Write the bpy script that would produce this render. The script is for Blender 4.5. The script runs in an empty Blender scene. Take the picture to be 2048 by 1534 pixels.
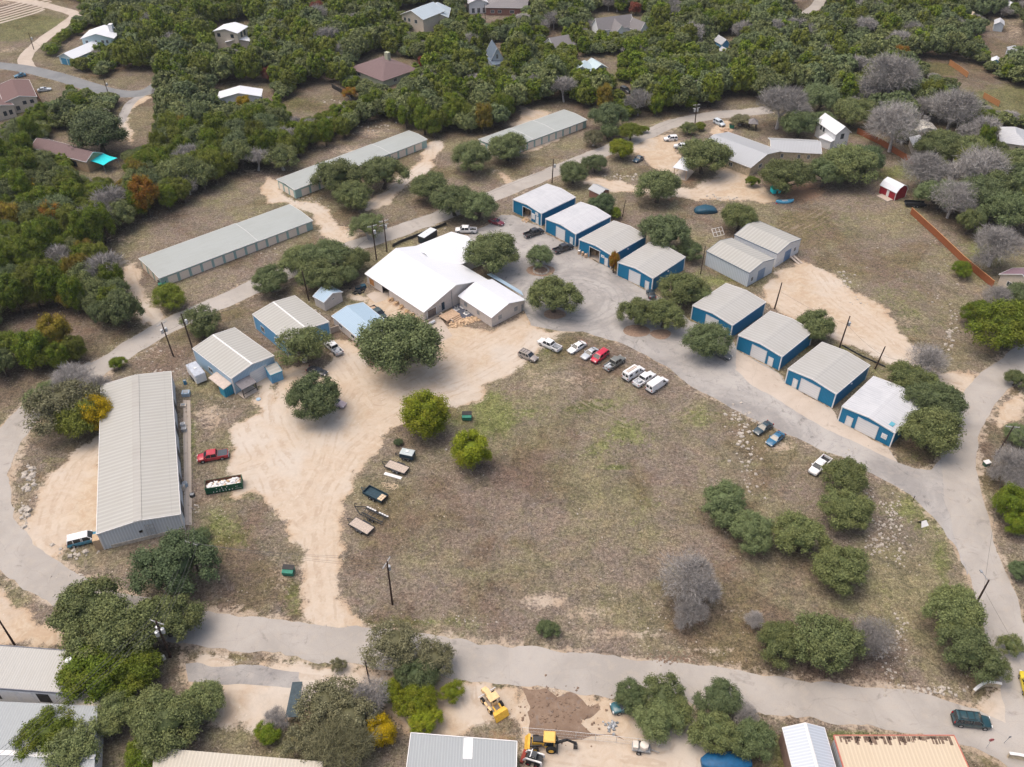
import bpy, math, random
import numpy as np
from mathutils import Vector, Matrix

scene = bpy.context.scene
R = math.radians
# ------------------------------------------------------------------ camera, sky, sun, exposure
CAM_H, PITCH, ROLL, FPX = 120.0, R(39.58), R(-0.40), 1748.7
cam_data = bpy.data.cameras.new('camera')
cam_data.sensor_width = 36.0
cam_data.lens = FPX / 2048.0 * 36.0
cam_data.clip_start = 1.0
cam_data.clip_end = 9000.0
cam = bpy.data.objects.new('camera', cam_data)
scene.collection.objects.link(cam)
cam.matrix_world = Matrix.Translation((0, 0, CAM_H)) @ Matrix.Rotation(math.pi/2 - PITCH, 4, 'X') @ Matrix.Rotation(ROLL, 4, 'Z')
scene.camera = cam

SUN_EL, SUN_AZ = R(70), R(-80)          # azimuth clockwise from +Y
world = bpy.data.worlds.new('World')
scene.world = world
world.use_nodes = True
wn = world.node_tree
wn.nodes.clear()
wo = wn.nodes.new('ShaderNodeOutputWorld')
wb = wn.nodes.new('ShaderNodeBackground')
sky = wn.nodes.new('ShaderNodeTexSky')
sky.sky_type = 'NISHITA'
sky.sun_disc = False
sky.sun_elevation = SUN_EL
sky.sun_rotation = SUN_AZ
sky.air_density = 0.95
sky.dust_density = 7.5
sky.ozone_density = 0.3
wb.inputs['Strength'].default_value = 0.15
wn.links.new(sky.outputs[0], wb.inputs[0])
wn.links.new(wb.outputs[0], wo.inputs[0])
sun_data = bpy.data.lights.new('sun', 'SUN')
sun_data.energy = 0.5
sun_data.angle = R(80)
sun_data.color = (1.0, 0.93, 0.83)
sun = bpy.data.objects.new('sun', sun_data)
scene.collection.objects.link(sun)
sd = Vector((math.sin(SUN_AZ)*math.cos(SUN_EL), math.cos(SUN_AZ)*math.cos(SUN_EL), math.sin(SUN_EL)))
sun.rotation_euler = (-sd).to_track_quat('-Z', 'Y').to_euler()
sun.location = sd * 300
scene.view_settings.view_transform = 'Standard'
scene.view_settings.look = 'None'
scene.view_settings.gamma = 1.0
scene.view_settings.exposure = 0.43
scene.view_settings.use_curve_mapping = False

# ------------------------------------------------------------------ helpers
C = scene.collection
def G(px, py, z=0.0):
    """photo pixel (2048 wide) -> world point on the level z"""
    c, s = math.cos(ROLL), math.sin(ROLL)
    a, b = px - 1024.0, py - 767.0
    u = c*a + s*b
    v = -s*a + c*b
    dy = FPX*math.cos(PITCH) - v*math.sin(PITCH)
    dz = -FPX*math.sin(PITCH) - v*math.cos(PITCH)
    t = (z - CAM_H) / dz
    return Vector((u*t, dy*t, z))
def PX(x, y, z=0.0):
    h = z - CAM_H
    fw = np.cos(PITCH)*y - np.sin(PITCH)*h
    up = np.sin(PITCH)*y + np.cos(PITCH)*h
    u = FPX*x/fw
    v = -FPX*up/fw
    c, s = math.cos(ROLL), math.sin(ROLL)
    return 1024 + c*u - s*v, 767 + s*u + c*v

def tag(o, label=None, cat=None, group=None, kind=None):
    if label: o['label'] = label
    if cat: o['category'] = cat
    if group: o['group'] = group
    if kind: o['kind'] = kind
    return o
def empty(name, loc, yaw=0.0, label=None, cat=None, group=None):
    o = bpy.data.objects.new(name, None)
    o.empty_display_size = 0.5
    C.objects.link(o)
    o.location = loc
    o.rotation_euler = (0, 0, yaw)
    return tag(o, label, cat, group)

class MB:
    def __init__(s):
        s.v, s.f, s.mi = [], [], []
    def add(s, vs, fs, mi=0):
        k = len(s.v)
        s.v += [tuple(p) for p in vs]
        for f in fs:
            s.f.append([i + k for i in f]); s.mi.append(mi)
        return s
    def box(s, x0, x1, y0, y1, z0, z1, mi=0):
        return s.hexa([(x0,y0,z0),(x1,y0,z0),(x1,y1,z0),(x0,y1,z0),(x0,y0,z1),(x1,y0,z1),(x1,y1,z1),(x0,y1,z1)], mi)
    def hexa(s, p, mi=0):
        return s.add(p, [(3,2,1,0),(4,5,6,7),(0,1,5,4),(1,2,6,5),(2,3,7,6),(3,0,4,7)], mi)
    def tube(s, p0, p1, r0, r1=None, n=8, mi=0):
        if r1 is None: r1 = r0
        p0, p1 = Vector(p0), Vector(p1)
        d = p1 - p0
        if d.length < 1e-6: return s
        q = d.to_track_quat('Z', 'Y')
        a = []
        for (p, r) in ((p0, r0), (p1, r1)):
            for i in range(n):
                t = 2*math.pi*i/n
                a.append(p + q @ Vector((r*math.cos(t), r*math.sin(t), 0)))
        fs = [(i, (i+1) % n, n+(i+1) % n, n+i) for i in range(n)]
        fs += [tuple(range(n))[::-1], tuple(range(n, 2*n))]
        return s.add(a, fs, mi)
    def prism(s, poly, z0, z1, mi=0):
        n = len(poly)
        a = [(x, y, z0) for x, y in poly] + [(x, y, z1) for x, y in poly]
        fs = [(i, (i+1) % n, n+(i+1) % n, n+i) for i in range(n)]
        fs += [tuple(range(n))[::-1], tuple(range(n, 2*n))]
        return s.add(a, fs, mi)
    def quad(s, a, b, c, d, mi=0):
        return s.add([a, b, c, d], [(0, 1, 2, 3)], mi)
    def bar(s, p0, p1, w, h, mi=0):
        """rectangular bar between two points"""
        p0, p1 = Vector(p0), Vector(p1)
        d = (p1-p0).normalized()
        up = Vector((0, 0, 1)) if abs(d.z) < .95 else Vector((1, 0, 0))
        sx = d.cross(up).normalized()*w/2
        sy = sx.cross(d).normalized()*h/2
        pts = [p0-sx-sy, p0+sx-sy, p1+sx-sy, p1-sx-sy, p0-sx+sy, p0+sx+sy, p1+sx+sy, p1-sx+sy]
        return s.hexa(pts, mi)
    def build(s, name, mats, parent=None, smooth=None, loc=None):
        me = bpy.data.meshes.new(name)
        me.from_pydata(s.v, [], s.f)
        if not isinstance(mats, (list, tuple)): mats = [mats]
        for m in mats: me.materials.append(m)
        if len(mats) > 1: me.polygons.foreach_set('material_index', s.mi)
        if smooth is not None:
            me.polygons.foreach_set('use_smooth', [True]*len(s.f))
            me.set_sharp_from_angle(angle=R(smooth))
        me.update()
        o = bpy.data.objects.new(name, me)
        C.objects.link(o)
        if parent: o.parent = parent
        if loc is not None: o.location = loc
        return o

# ------------------------------------------------------------------ procedural materials
class NB:
    def __init__(s, name, rough=0.8, metal=0.0, spec=0.3):
        s.m = bpy.data.materials.new(name); s.m.use_nodes = True
        s.t = s.m.node_tree; s.t.nodes.clear()
        s.out = s.n('ShaderNodeOutputMaterial'); s.b = s.n('ShaderNodeBsdfPrincipled')
        s.l(s.b.outputs[0], s.out.inputs[0])
        s.b.inputs['Roughness'].default_value = rough
        s.b.inputs['Metallic'].default_value = metal
        s.b.inputs['Specular IOR Level'].default_value = spec
    def n(s, t, **k):
        o = s.t.nodes.new(t)
        for a, b in k.items(): setattr(o, a, b)
        return o
    def l(s, a, b): s.t.links.new(a, b)
    def set(s, sock, v):
        if hasattr(v, 'is_output'): s.l(v, sock)
        elif isinstance(v, (tuple, list)) and len(v) == 3 and sock.type == 'RGBA': sock.default_value = (*v, 1)
        else: sock.default_value = v
    def math(s, op, a, b=0.0, c=None, clamp=False):
        o = s.n('ShaderNodeMath', operation=op, use_clamp=clamp)
        s.set(o.inputs[0], a); s.set(o.inputs[1], b)
        if c is not None: s.set(o.inputs[2], c)
        return o.outputs[0]
    def mix(s, f, a, b, mode='MIX'):
        o = s.n('ShaderNodeMix', data_type='RGBA', blend_type=mode)
        s.set(o.inputs[0], f); s.set(o.inputs[6], a); s.set(o.inputs[7], b)
        return o.outputs[2]
    def coord(s, which='Object'):
        return s.n('ShaderNodeTexCoord').outputs[which]
    def pos(s): return s.n('ShaderNodeNewGeometry').outputs['Position']
    def noise(s, vec, scale, detail=4, rough=0.55, dist=0.0):
        o = s.n('ShaderNodeTexNoise')
        s.l(vec, o.inputs['Vector'])
        o.inputs['Scale'].default_value = scale; o.inputs['Detail'].default_value = detail
        o.inputs['Roughness'].default_value = rough; o.inputs['Distortion'].default_value = dist
        return o.outputs[0]
    def step(s, v, a, b):
        o = s.n('ShaderNodeMapRange', interpolation_type='SMOOTHSTEP')
        s.set(o.inputs[0], v); o.inputs[1].default_value = a; o.inputs[2].default_value = b
        return o.outputs[0]
    def mapping(s, vec, sc=(1, 1, 1), rot=(0, 0, 0)):
        o = s.n('ShaderNodeMapping'); s.l(vec, o.inputs[0])
        o.inputs['Scale'].default_value = sc; o.inputs['Rotation'].default_value = rot
        return o.outputs[0]
    def bump(s, h, strength=0.4, dist=0.05):
        o = s.n('ShaderNodeBump'); s.l(h, o.inputs['Height'])
        o.inputs['Strength'].default_value = strength; o.inputs['Distance'].default_value = dist
        s.l(o.outputs[0], s.b.inputs['Normal'])
    def col(s, c): s.set(s.b.inputs['Base Color'], c); return s.m

def sc(c, k): return tuple(min(1.0, x*k) for x in c)
def plain(name, c, rough=0.75, var=0.15, scale=2.0, metal=0.0, spec=0.3):
    b = NB(name, rough, metal, spec)
    n = b.noise(b.coord(), scale, 5, 0.6)
    return b.col(b.mix(b.step(n, 0.3, 0.7), sc(c, 1-var), sc(c, 1+var)))
def ribbed(name, c, axis='y', period=0.9, amp=0.10, stain=(0.6, 0.55, 0.48), st=0.25, rough=0.5, metal=0.0, cross=0.0, spec=0.35):
    """sheet metal: ribs repeat along the axis given, faint streaks run across them, patchy weathering"""
    b = NB(name, rough, metal, spec)
    co = b.coord()
    sp = b.n('ShaderNodeSeparateXYZ'); b.l(co, sp.inputs[0])
    if axis == 'xy': a = b.math('ADD', sp.outputs[0], sp.outputs[1])
    else: a = sp.outputs['xyz'.index(axis)]
    w = b.math('SINE', b.math('MULTIPLY', a, 2*math.pi/period))
    w2 = b.step(w, -0.2, 0.9)
    base = b.mix(w2, sc(c, 1-amp), sc(c, 1+amp*0.6))
    stv = (0.25, 3.0, 1) if axis == 'y' else (3.0, 0.25, 1)
    n1 = b.noise(b.mapping(co, stv), 0.9, 5, 0.65)
    n2 = b.noise(co, 0.22, 4, 0.6)
    n3 = b.noise(co, 2.4, 5, 0.7)
    k = b.math('MULTIPLY', b.step(b.math('ADD', b.math('MULTIPLY', n1, 0.6), b.math('MULTIPLY', n2, 0.4)), 0.42, 0.66), st)
    base = b.mix(k, base, tuple(x*y for x, y in zip(c, stain)))
    base = b.mix(b.math('MULTIPLY', b.step(n3, 0.62, 0.8), st*0.8), base, sc(c, 0.6))
    if cross:
        o = sp.outputs[0] if axis == 'y' else sp.outputs[1]
        jn = b.math('PINGPONG', o, 3.1)
        base = b.mix(b.math('MULTIPLY', b.step(jn, 0.10, 0.03), cross), base, sc(c, 0.62))
        jn2 = b.math('PINGPONG', a, 2.7)
        base = b.mix(b.math('MULTIPLY', b.step(jn2, 0.10, 0.03), cross), base, sc(c, 1.15))
    b.bump(w2, 0.5, 0.03)
    return b.col(base)
def paint(name, c, rough=0.3):
    b = NB(name, rough, 0.0, 0.5)
    b.b.inputs['Coat Weight'].default_value = 0.35
    b.b.inputs['Coat Roughness'].default_value = 0.15
    n = b.noise(b.coord(), 1.3, 4, 0.6)
    g = b.noise(b.coord(), 6.0, 3, 0.6)
    x = b.mix(b.math('MULTIPLY', b.step(n, 0.45, 0.75), 0.22), c, (0.30, 0.26, 0.21))
    return b.col(b.mix(b.math('MULTIPLY', b.step(g, 0.5, 0.9), 0.08), x, (0.25, 0.22, 0.19)))
def leafmat(name, A, B, Cc, Dd=None):
    """A..B by leaf, Cc by clump, Dd by tree"""
    b = NB(name, 0.65, 0.0, 0.25)
    at = b.n('ShaderNodeAttribute', attribute_name='tint')
    sp = b.n('ShaderNodeSeparateColor'); b.l(at.outputs['Color'], sp.inputs[0])
    oi = b.n('ShaderNodeObjectInfo').outputs['Random']
    rnd = b.math('FRACT', b.math('ADD', oi, sp.outputs[2]))
    x = b.mix(sp.outputs[0], A, B)
    x = b.mix(b.math('MULTIPLY', b.step(sp.outputs[1], 0.35, 1.0), 0.65), x, Cc)
    if Dd: x = b.mix(b.math('MULTIPLY', b.step(rnd, 0.35, 1.0), 0.75), x, Dd)
    v = b.n('ShaderNodeHueSaturation'); b.l(x, v.inputs['Color'])
    r2 = b.math('FRACT', b.math('MULTIPLY', rnd, 7.31))
    b.l(b.math('ADD', b.math('MULTIPLY', r2, 0.36), 0.70), v.inputs['Value'])
    v.inputs['Saturation'].default_value = 1.12
    return b.col(v.outputs[0])
# ------------------------------------------------------------------ ground sheet with its soils
_rs = np.random.RandomState(7)
_tab = _rs.rand(512, 512)
def vnoise(x, y, s, seed=0):
    x = x/s + seed*17.3; y = y/s + seed*9.1
    xi = np.floor(x).astype(int); yi = np.floor(y).astype(int)
    fx = x-xi; fy = y-yi
    fx = fx*fx*(3-2*fx); fy = fy*fy*(3-2*fy)
    a = _tab[xi % 512, yi % 512]; b = _tab[(xi+1) % 512, yi % 512]
    c = _tab[xi % 512, (yi+1) % 512]; d = _tab[(xi+1) % 512, (yi+1) % 512]
    return (a*(1-fx)+b*fx)*(1-fy) + (c*(1-fx)+d*fx)*fy
def fbm(x, y, s, seed=0, o=4):
    r = 0; a = 1; t = 0
    for i in range(o):
        r = r + a*vnoise(x, y, s/2**i, seed+i*3); t += a; a *= .55
    return r/t
def wpoly(p): return np.array([G(*q)[:2] for q in p])
def sdf(X, Y, poly, reach=6.0):
    """signed distance (inside negative) to a polygon in metres, far points get +reach"""
    out = np.full(X.shape, reach)
    m = (X > poly[:, 0].min()-reach) & (X < poly[:, 0].max()+reach) & (Y > poly[:, 1].min()-reach) & (Y < poly[:, 1].max()+reach)
    x, y = X[m], Y[m]
    d = np.full(x.shape, 1e9); ins = np.zeros(x.shape, bool)
    n = len(poly)
    for i in range(n):
        x0, y0 = poly[i]; x1, y1 = poly[(i+1) % n]
        dx, dy = x1-x0, y1-y0
        L = dx*dx+dy*dy+1e-9
        t = np.clip(((x-x0)*dx+(y-y0)*dy)/L, 0, 1)
        d = np.minimum(d, (x-x0-t*dx)**2+(y-y0-t*dy)**2)
        c = (y0 > y) != (y1 > y)
        with np.errstate(all='ignore'):
            xx = dx*(y-y0)/(dy if abs(dy) > 1e-9 else 1e-9)+x0
        ins ^= c & (x < xx)
    d = np.sqrt(d)
    out[m] = np.where(ins, -d, d)
    return out
def sdl(X, Y, pts, reach=12.0):
    out = np.full(X.shape, reach)
    p = np.array(pts)
    m = (X > p[:, 0].min()-reach) & (X < p[:, 0].max()+reach) & (Y > p[:, 1].min()-reach) & (Y < p[:, 1].max()+reach)
    x, y = X[m], Y[m]; d = np.full(x.shape, 1e9)
    for i in range(len(p)-1):
        x0, y0 = p[i]; dx, dy = p[i+1]-p[i]
        t = np.clip(((x-x0)*dx+(y-y0)*dy)/(dx*dx+dy*dy+1e-9), 0, 1)
        d = np.minimum(d, (x-x0-t*dx)**2+(y-y0-t*dy)**2)
    out[m] = np.sqrt(d)
    return out
def sst(v, a, b):
    t = np.clip((v-a)/(b-a), 0, 1); return t*t*(3-2*t)

ROADS = {
 'lower': ([(195,737),(150,760),(100,790),(40,845),(2,905),(-22,970),(-16,1035),(15,1085),(65,1135),(130,1180),(205,1212),(300,1237),(400,1255),(560,1272),(700,1291),(850,1309),(1000,1326),(1200,1348),(1400,1370),(1600,1399),(1750,1413),(1900,1438),(1990,1475),(2110,1560)], 3.3),
 'upper': ([(135,768),(195,737),(250,703),(300,672),(350,645),(400,622),(460,596),(520,568),(600,533),(700,494),(760,475),(850,443),(900,425),(1000,386),(1100,346),(1200,306),(1290,270),(1350,246),(1420,232),(1500,224),(1540,219)], 3.0),
 'right': ([(2160,668),(2070,706),(2025,735),(1983,768),(1947,812),(1924,860),(1917,920),(1925,985),(1941,1050),(1956,1100),(1976,1150),(2009,1250),(2035,1340),(2055,1420),(2090,1560)], 3.3),
 'estate': ([(-120,118),(-10,130),(40,136),(80,144),(130,157),(180,173),(225,185),(265,188),(298,182),(320,168)], 3.2),
}
GRAVEL = {
 'yard': [(1049,628),(1059,652),(1124,663),(1095,695),(1050,728),(990,765),(957,800),(900,815),(830,835),(794,858),(747,900),(732,928),(704,968),(688,1013),(678,1050),(674,1118),(678,1180),(690,1225),(706,1248),(680,1266),(618,1258),(607,1235),(607,1170),(598,1098),(577,1040),(540,1015),(500,985),(470,990),(455,940),(468,905),(472,870),(462,845),(520,830),(545,790),(560,745),(600,735),(650,735),(665,715),(650,690),(675,680),(700,690),(725,700),(720,730),(800,745),(870,700),(850,648),(880,652),(985,662)],
 'shopdrive': [(505,765),(545,745),(560,790),(556,840),(530,850),(512,800)],
 'drive': [(735,600),(748,585),(775,580),(815,605),(850,640),(882,648),(860,665),(800,660),(760,640),(735,612),(700,590)],
 'west': [(215,850),(200,870),(150,905),(105,950),(75,1000),(45,1060),(38,1075),(48,1100),(78,1130),(108,1155),(108,1120),(130,1095),(165,1085),(196,1075),(205,960),(216,870)],
 'east': [(1605,522),(1640,540),(1671,553),(1690,570),(1711,584),(1745,598),(1773,618),(1790,640),(1806,666),(1836,699),(1861,734),(1900,748),(1946,752),(1935,785),(1865,760),(1830,742),(1760,712),(1690,688),(1600,645),(1545,618),(1520,600),(1530,575),(1560,545)],
 'school': [(1175,352),(1210,358),(1260,372),(1340,385),(1400,370),(1440,352),(1446,335),(1470,330),(1500,345),(1520,375),(1560,405),(1500,402),(1420,400),(1330,394),(1230,380),(1170,366)],
 'schoolpark': [(1262,296),(1300,275),(1335,268),(1352,282),(1345,300),(1365,320),(1352,346),(1320,348),(1298,322)],
 'carpark': [(1420,256),(1450,240),(1475,250),(1460,262),(1430,268)],
 'storage_a': [(250,532),(275,522),(285,560),(300,610),(330,640),(322,655),(290,645),(268,600),(250,565)],
 'storage_b': [(535,352),(556,362),(560,385),(590,402),(650,412),(668,440),(705,470),(728,484),(700,494),(668,488),(648,470),(628,432),(578,406),(540,405),(528,380)],
 'storage_c': [(856,283),(882,280),(888,298),(862,332),(822,362),(792,385),(770,408),(735,420),(728,410),(762,392),(798,352),(838,325),(848,300)],
 'storage_d': [(985,335),(1008,343),(1030,362),(1040,372),(1010,372),(996,352)],
 'storage_e': [(1056,288),(1090,280),(1125,268),(1120,276),(1075,300),(1040,312)],
 'storage_f': [(1045,215),(1085,220),(1100,228),(1060,248),(1000,262),(1040,240)],
 'drive_w': [(258,205),(290,190),(305,196),(262,218),(250,248),(265,262),(275,290),(262,290),(240,258),(238,240)],
 'bottom': [(360,1318),(480,1322),(620,1332),(760,1345),(900,1360),(1000,1372),(1040,1378),(1042,1500),(1030,1600),(1330,1600),(1480,1560),(1400,1480),(1400,1425),(1330,1410),(1200,1395),(1040,1378),(900,1500),(850,1470),(760,1400),(600,1410),(560,1460),(430,1440),(380,1390)],
 'bottomleft': [(-60,1180),(0,1180),(60,1222),(110,1245),(130,1290),(-60,1290)],
 'backyard': [(1042,1490),(1340,1500),(1390,1530),(1380,1640),(1030,1640)],
 'drive_s': [(1370,1400),(1400,1405),(1400,1480),(1395,1620),(1340,1620),(1365,1500)],
 'corner_s': [(1990,1380),(2030,1390),(2048,1430),(2060,1480),(1990,1460),(1935,1420)],
 'pebbles': [(1990,830),(2020,790),(2048,780),(2048,830),(2000,850)],
 'house6': [(826,55),(850,62),(860,75),(838,78)],
 'house11': [(1170,60),(1200,62),(1195,70),(1172,72)],
}
LOT = [(948,462),(985,447),(1003,430),(1026,430),(1083,455),(1092,466),(1150,496),(1160,504),(1223,540),(1236,553),(1304,586),(1330,600),(1382,642),(1400,650),(1461,678),(1474,700),(1557,745),(1572,768),(1663,818),(1679,842),(1778,898),(1795,924),(1830,938),(1862,938),(1878,925),(1884,910),(1925,1000),(1945,1100),(1933,1152),(1920,1110),(1905,1082),(1873,1043),(1821,990),(1736,943),(1686,915),(1643,900),(1568,865),(1524,846),(1494,833),(1449,808),(1381,770),(1340,737),(1311,721),(1231,681),(1164,664),(1124,662),(1062,650),(1049,624),(1040,590),(990,552),(980,535),(950,500),(935,475)]

# (cx, cy, rx_px, ry_px, strength)
GREENS = [(985,828,60,50,1.2),(960,860,40,25,.9),(1060,815,60,30,.5),(1180,815,90,22,.8),(1260,865,60,35,.9),(1390,835,90,40,.55),(1210,895,70,25,.6),(1100,702,22,12,.8),(1230,935,40,6,.9),
 (450,1060,75,50,.75),(590,1200,25,60,.8),(500,1000,60,20,.4),(1830,1020,60,45,.9),(1885,1110,28,60,.8),(1660,700,60,14,.8),(1740,745,50,14,.7),(1790,600,60,90,.45),(1815,640,45,60,.6),(1900,500,60,60,.3),
 (1960,490,40,70,1),(1700,1470,160,14,1),(1580,1500,60,60,1),(830,1245,130,14,.8),(1640,440,110,40,.45),(600,210,45,22,.9),(1232,155,20,22,1),(1850,140,60,16,2.2),(2010,205,80,32,2.2),(430,400,60,20,.35),
 (1790,345,60,20,1),(60,50,75,17,3.0),(20,66,50,14,3.0),(1440,560,60,16,.9),(1400,545,20,14,.8),(930,840,40,20,.6),(1100,720,20,12,.7),(1130,1140,40,60,.25),(1320,1010,60,40,.35),(1280,1060,50,30,.3),(1790,1180,40,60,.3),
 (1980,520,40,30,.8),(1600,985,60,40,.25),(1600,625,25,12,.6),(1715,400,50,40,.35),(385,860,8,120,.7),(100,860,50,50,.3),(110,920,40,12,.6),(2010,1190,22,80,.5),(1200,240,60,18,.4),(1840,905,50,20,.8),(1150,335,60,12,.5),(1500,1290,200,20,.2),
 (1680,600,40,30,.3),(1890,650,60,30,.4),(230,1530,80,40,.5),(1080,1475,120,8,.7),(600,1490,80,30,.5),(1740,1240,50,50,.3),(1210,760,20,12,.4),(1900,410,90,40,.5)]
BARES = [(1250,1268,140,11,.85),(1175,1228,70,20,.75),(1060,1205,40,12,.9),(1110,1200,36,16,1.0),(1085,1190,50,8,.8),(1420,1300,60,10,.8),(0,4,80,9,.7),(20,100,50,7,.6),(1085,1205,48,17,1),(1380,1320,60,12,.6),(1190,1280,60,22,.5),(1150,760,60,30,.55),(1080,760,40,40,.6),(1560,895,40,14,.9),(1660,930,40,12,.6),(1600,870,60,10,.7),(1770,985,60,12,.5),(1230,780,90,22,.35),(560,1150,30,60,.55),(420,985,30,50,.5),(300,700,60,25,.5),
 (420,830,50,40,.75),(250,480,90,14,.55),(700,300,80,12,.7),(620,400,40,20,.5),(1090,225,30,12,.6),(760,1350,40,20,.8),(1820,640,60,16,.6),(1760,690,60,20,.6),(1880,690,30,30,.3),(330,440,100,14,.4),(1450,390,80,20,.7),(1700,400,80,25,.2),
 (740,265,50,12,.7),(1140,440,10,6,1),(1450,420,40,10,.5),(1990,800,40,20,.7),(1330,950,30,8,.3),(1210,985,30,10,.25),(970,1310,400,12,.3),(1850,1400,120,10,.6),(2030,60,30,30,.6),(1880,690,20,50,.3),(1100,290,120,16,.35),(510,345,50,10,.7),(880,1250,120,8,.5)]
REDS = [(1000,1480,60,30,.7),(1090,1500,50,20,.6),(940,1420,30,30,.5),(1250,1440,50,20,.6),(420,1310,60,8,.6),(620,1415,60,20,.5),(1600,385,55,28,1.0),(1075,545,30,14,.9),(1440,375,40,10,.5),(1330,395,50,14,.7),(1290,1240,30,30,.25),(1385,1240,60,50,.45),(1500,1250,60,30,.4),(1110,1420,45,50,.75),(1170,1430,30,25,.8),(860,445,30,10,.6),(690,715,14,30,.7),(1500,330,10,10,.5),(250,1250,60,60,.4),(1380,360,30,12,.7),(1780,735,30,10,.5),(60,190,60,20,.5),(1820,1150,60,60,.15),
 (560,720,40,14,.6),(1960,570,60,40,.3),(1460,500,20,10,.3)]
DARKS = [(1010,960,120,90,.55),(900,1080,140,70,.5),(1000,1180,160,60,.45),(1120,1020,120,60,.3),(760,1130,60,60,.4),(1400,1230,120,70,.4),(1600,1150,160,80,.45),(1380,930,70,60,.3),(1640,430,60,30,.4),(1740,500,90,40,.4),(700,340,60,20,.4),(860,400,80,30,.5),(500,520,110,20,.4),(1120,305,60,10,.4),(880,950,50,60,.4),(1660,1330,140,40,.3),(1300,440,70,60,.5),(1480,1400,60,30,.3),(60,1050,30,60,.4),(280,1100,100,40,.5),(1500,880,60,50,.25),(960,1000,200,120,.3)]

def mask_ell(X, Y, L, pxx, pyy):
    m = np.zeros(X.shape)
    for cx, cy, rx, ry, st in L:
        d = ((pxx-cx)/rx)**2+((pyy-cy)/ry)**2
        m = np.maximum(m, st*np.exp(-d*1.1))
    return m

def axis(a, b, step, far, n):
    core = np.arange(a, b, step)
    g = np.geomspace(step*2, far, n)
    return np.concatenate([a-g[::-1], core, core[-1]+g])
gx = axis(-262, 262, 0.8, 3500, 26)
gy = axis(44, 452, 0.8, 3500, 26)
NX, NY = len(gx), len(gy)
GX, GY = np.meshgrid(gx, gy)
X, Y = GX.ravel(), GY.ravel()
pxx, pyy = PX(X, np.maximum(Y, 20.0))
e1 = (fbm(X, Y, 5.0, 1)-.5); e2 = (fbm(X, Y, 1.6, 5)-.5)
dirt = np.zeros(X.shape)
for k, p in GRAVEL.items():
    d = sdf(X, Y, wpoly(p))
    dirt = np.maximum(dirt, sst(-(d + e1*4.5 + e2*2.6), -1.9, 1.5))
road_near = np.zeros(X.shape)
ROADW = {}
for k, (p, hw) in ROADS.items():
    ROADW[k] = [tuple(q) for q in wpoly(p)]
    d = sdl(X, Y, ROADW[k])
    road_near = np.maximum(road_near, sst(-(d-hw+e1*2.2+e2*2.5), -2.3, 0.2)*(.85 if k in ('lower', 'right') else .55))
dl = sdf(X, Y, wpoly(LOT))
road_near = np.maximum(road_near, sst(-(dl+e1*2.2+e2*2.5), -2.0, 0.2)*.7)
green = mask_ell(X, Y, GREENS, pxx, pyy)
bare = np.maximum(mask_ell(X, Y, BARES, pxx, pyy), road_near)
red = mask_ell(X, Y, REDS, pxx, pyy)
dark = mask_ell(X, Y, DARKS, pxx, pyy)
soilmap = {'X': X, 'Y': Y}

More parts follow.
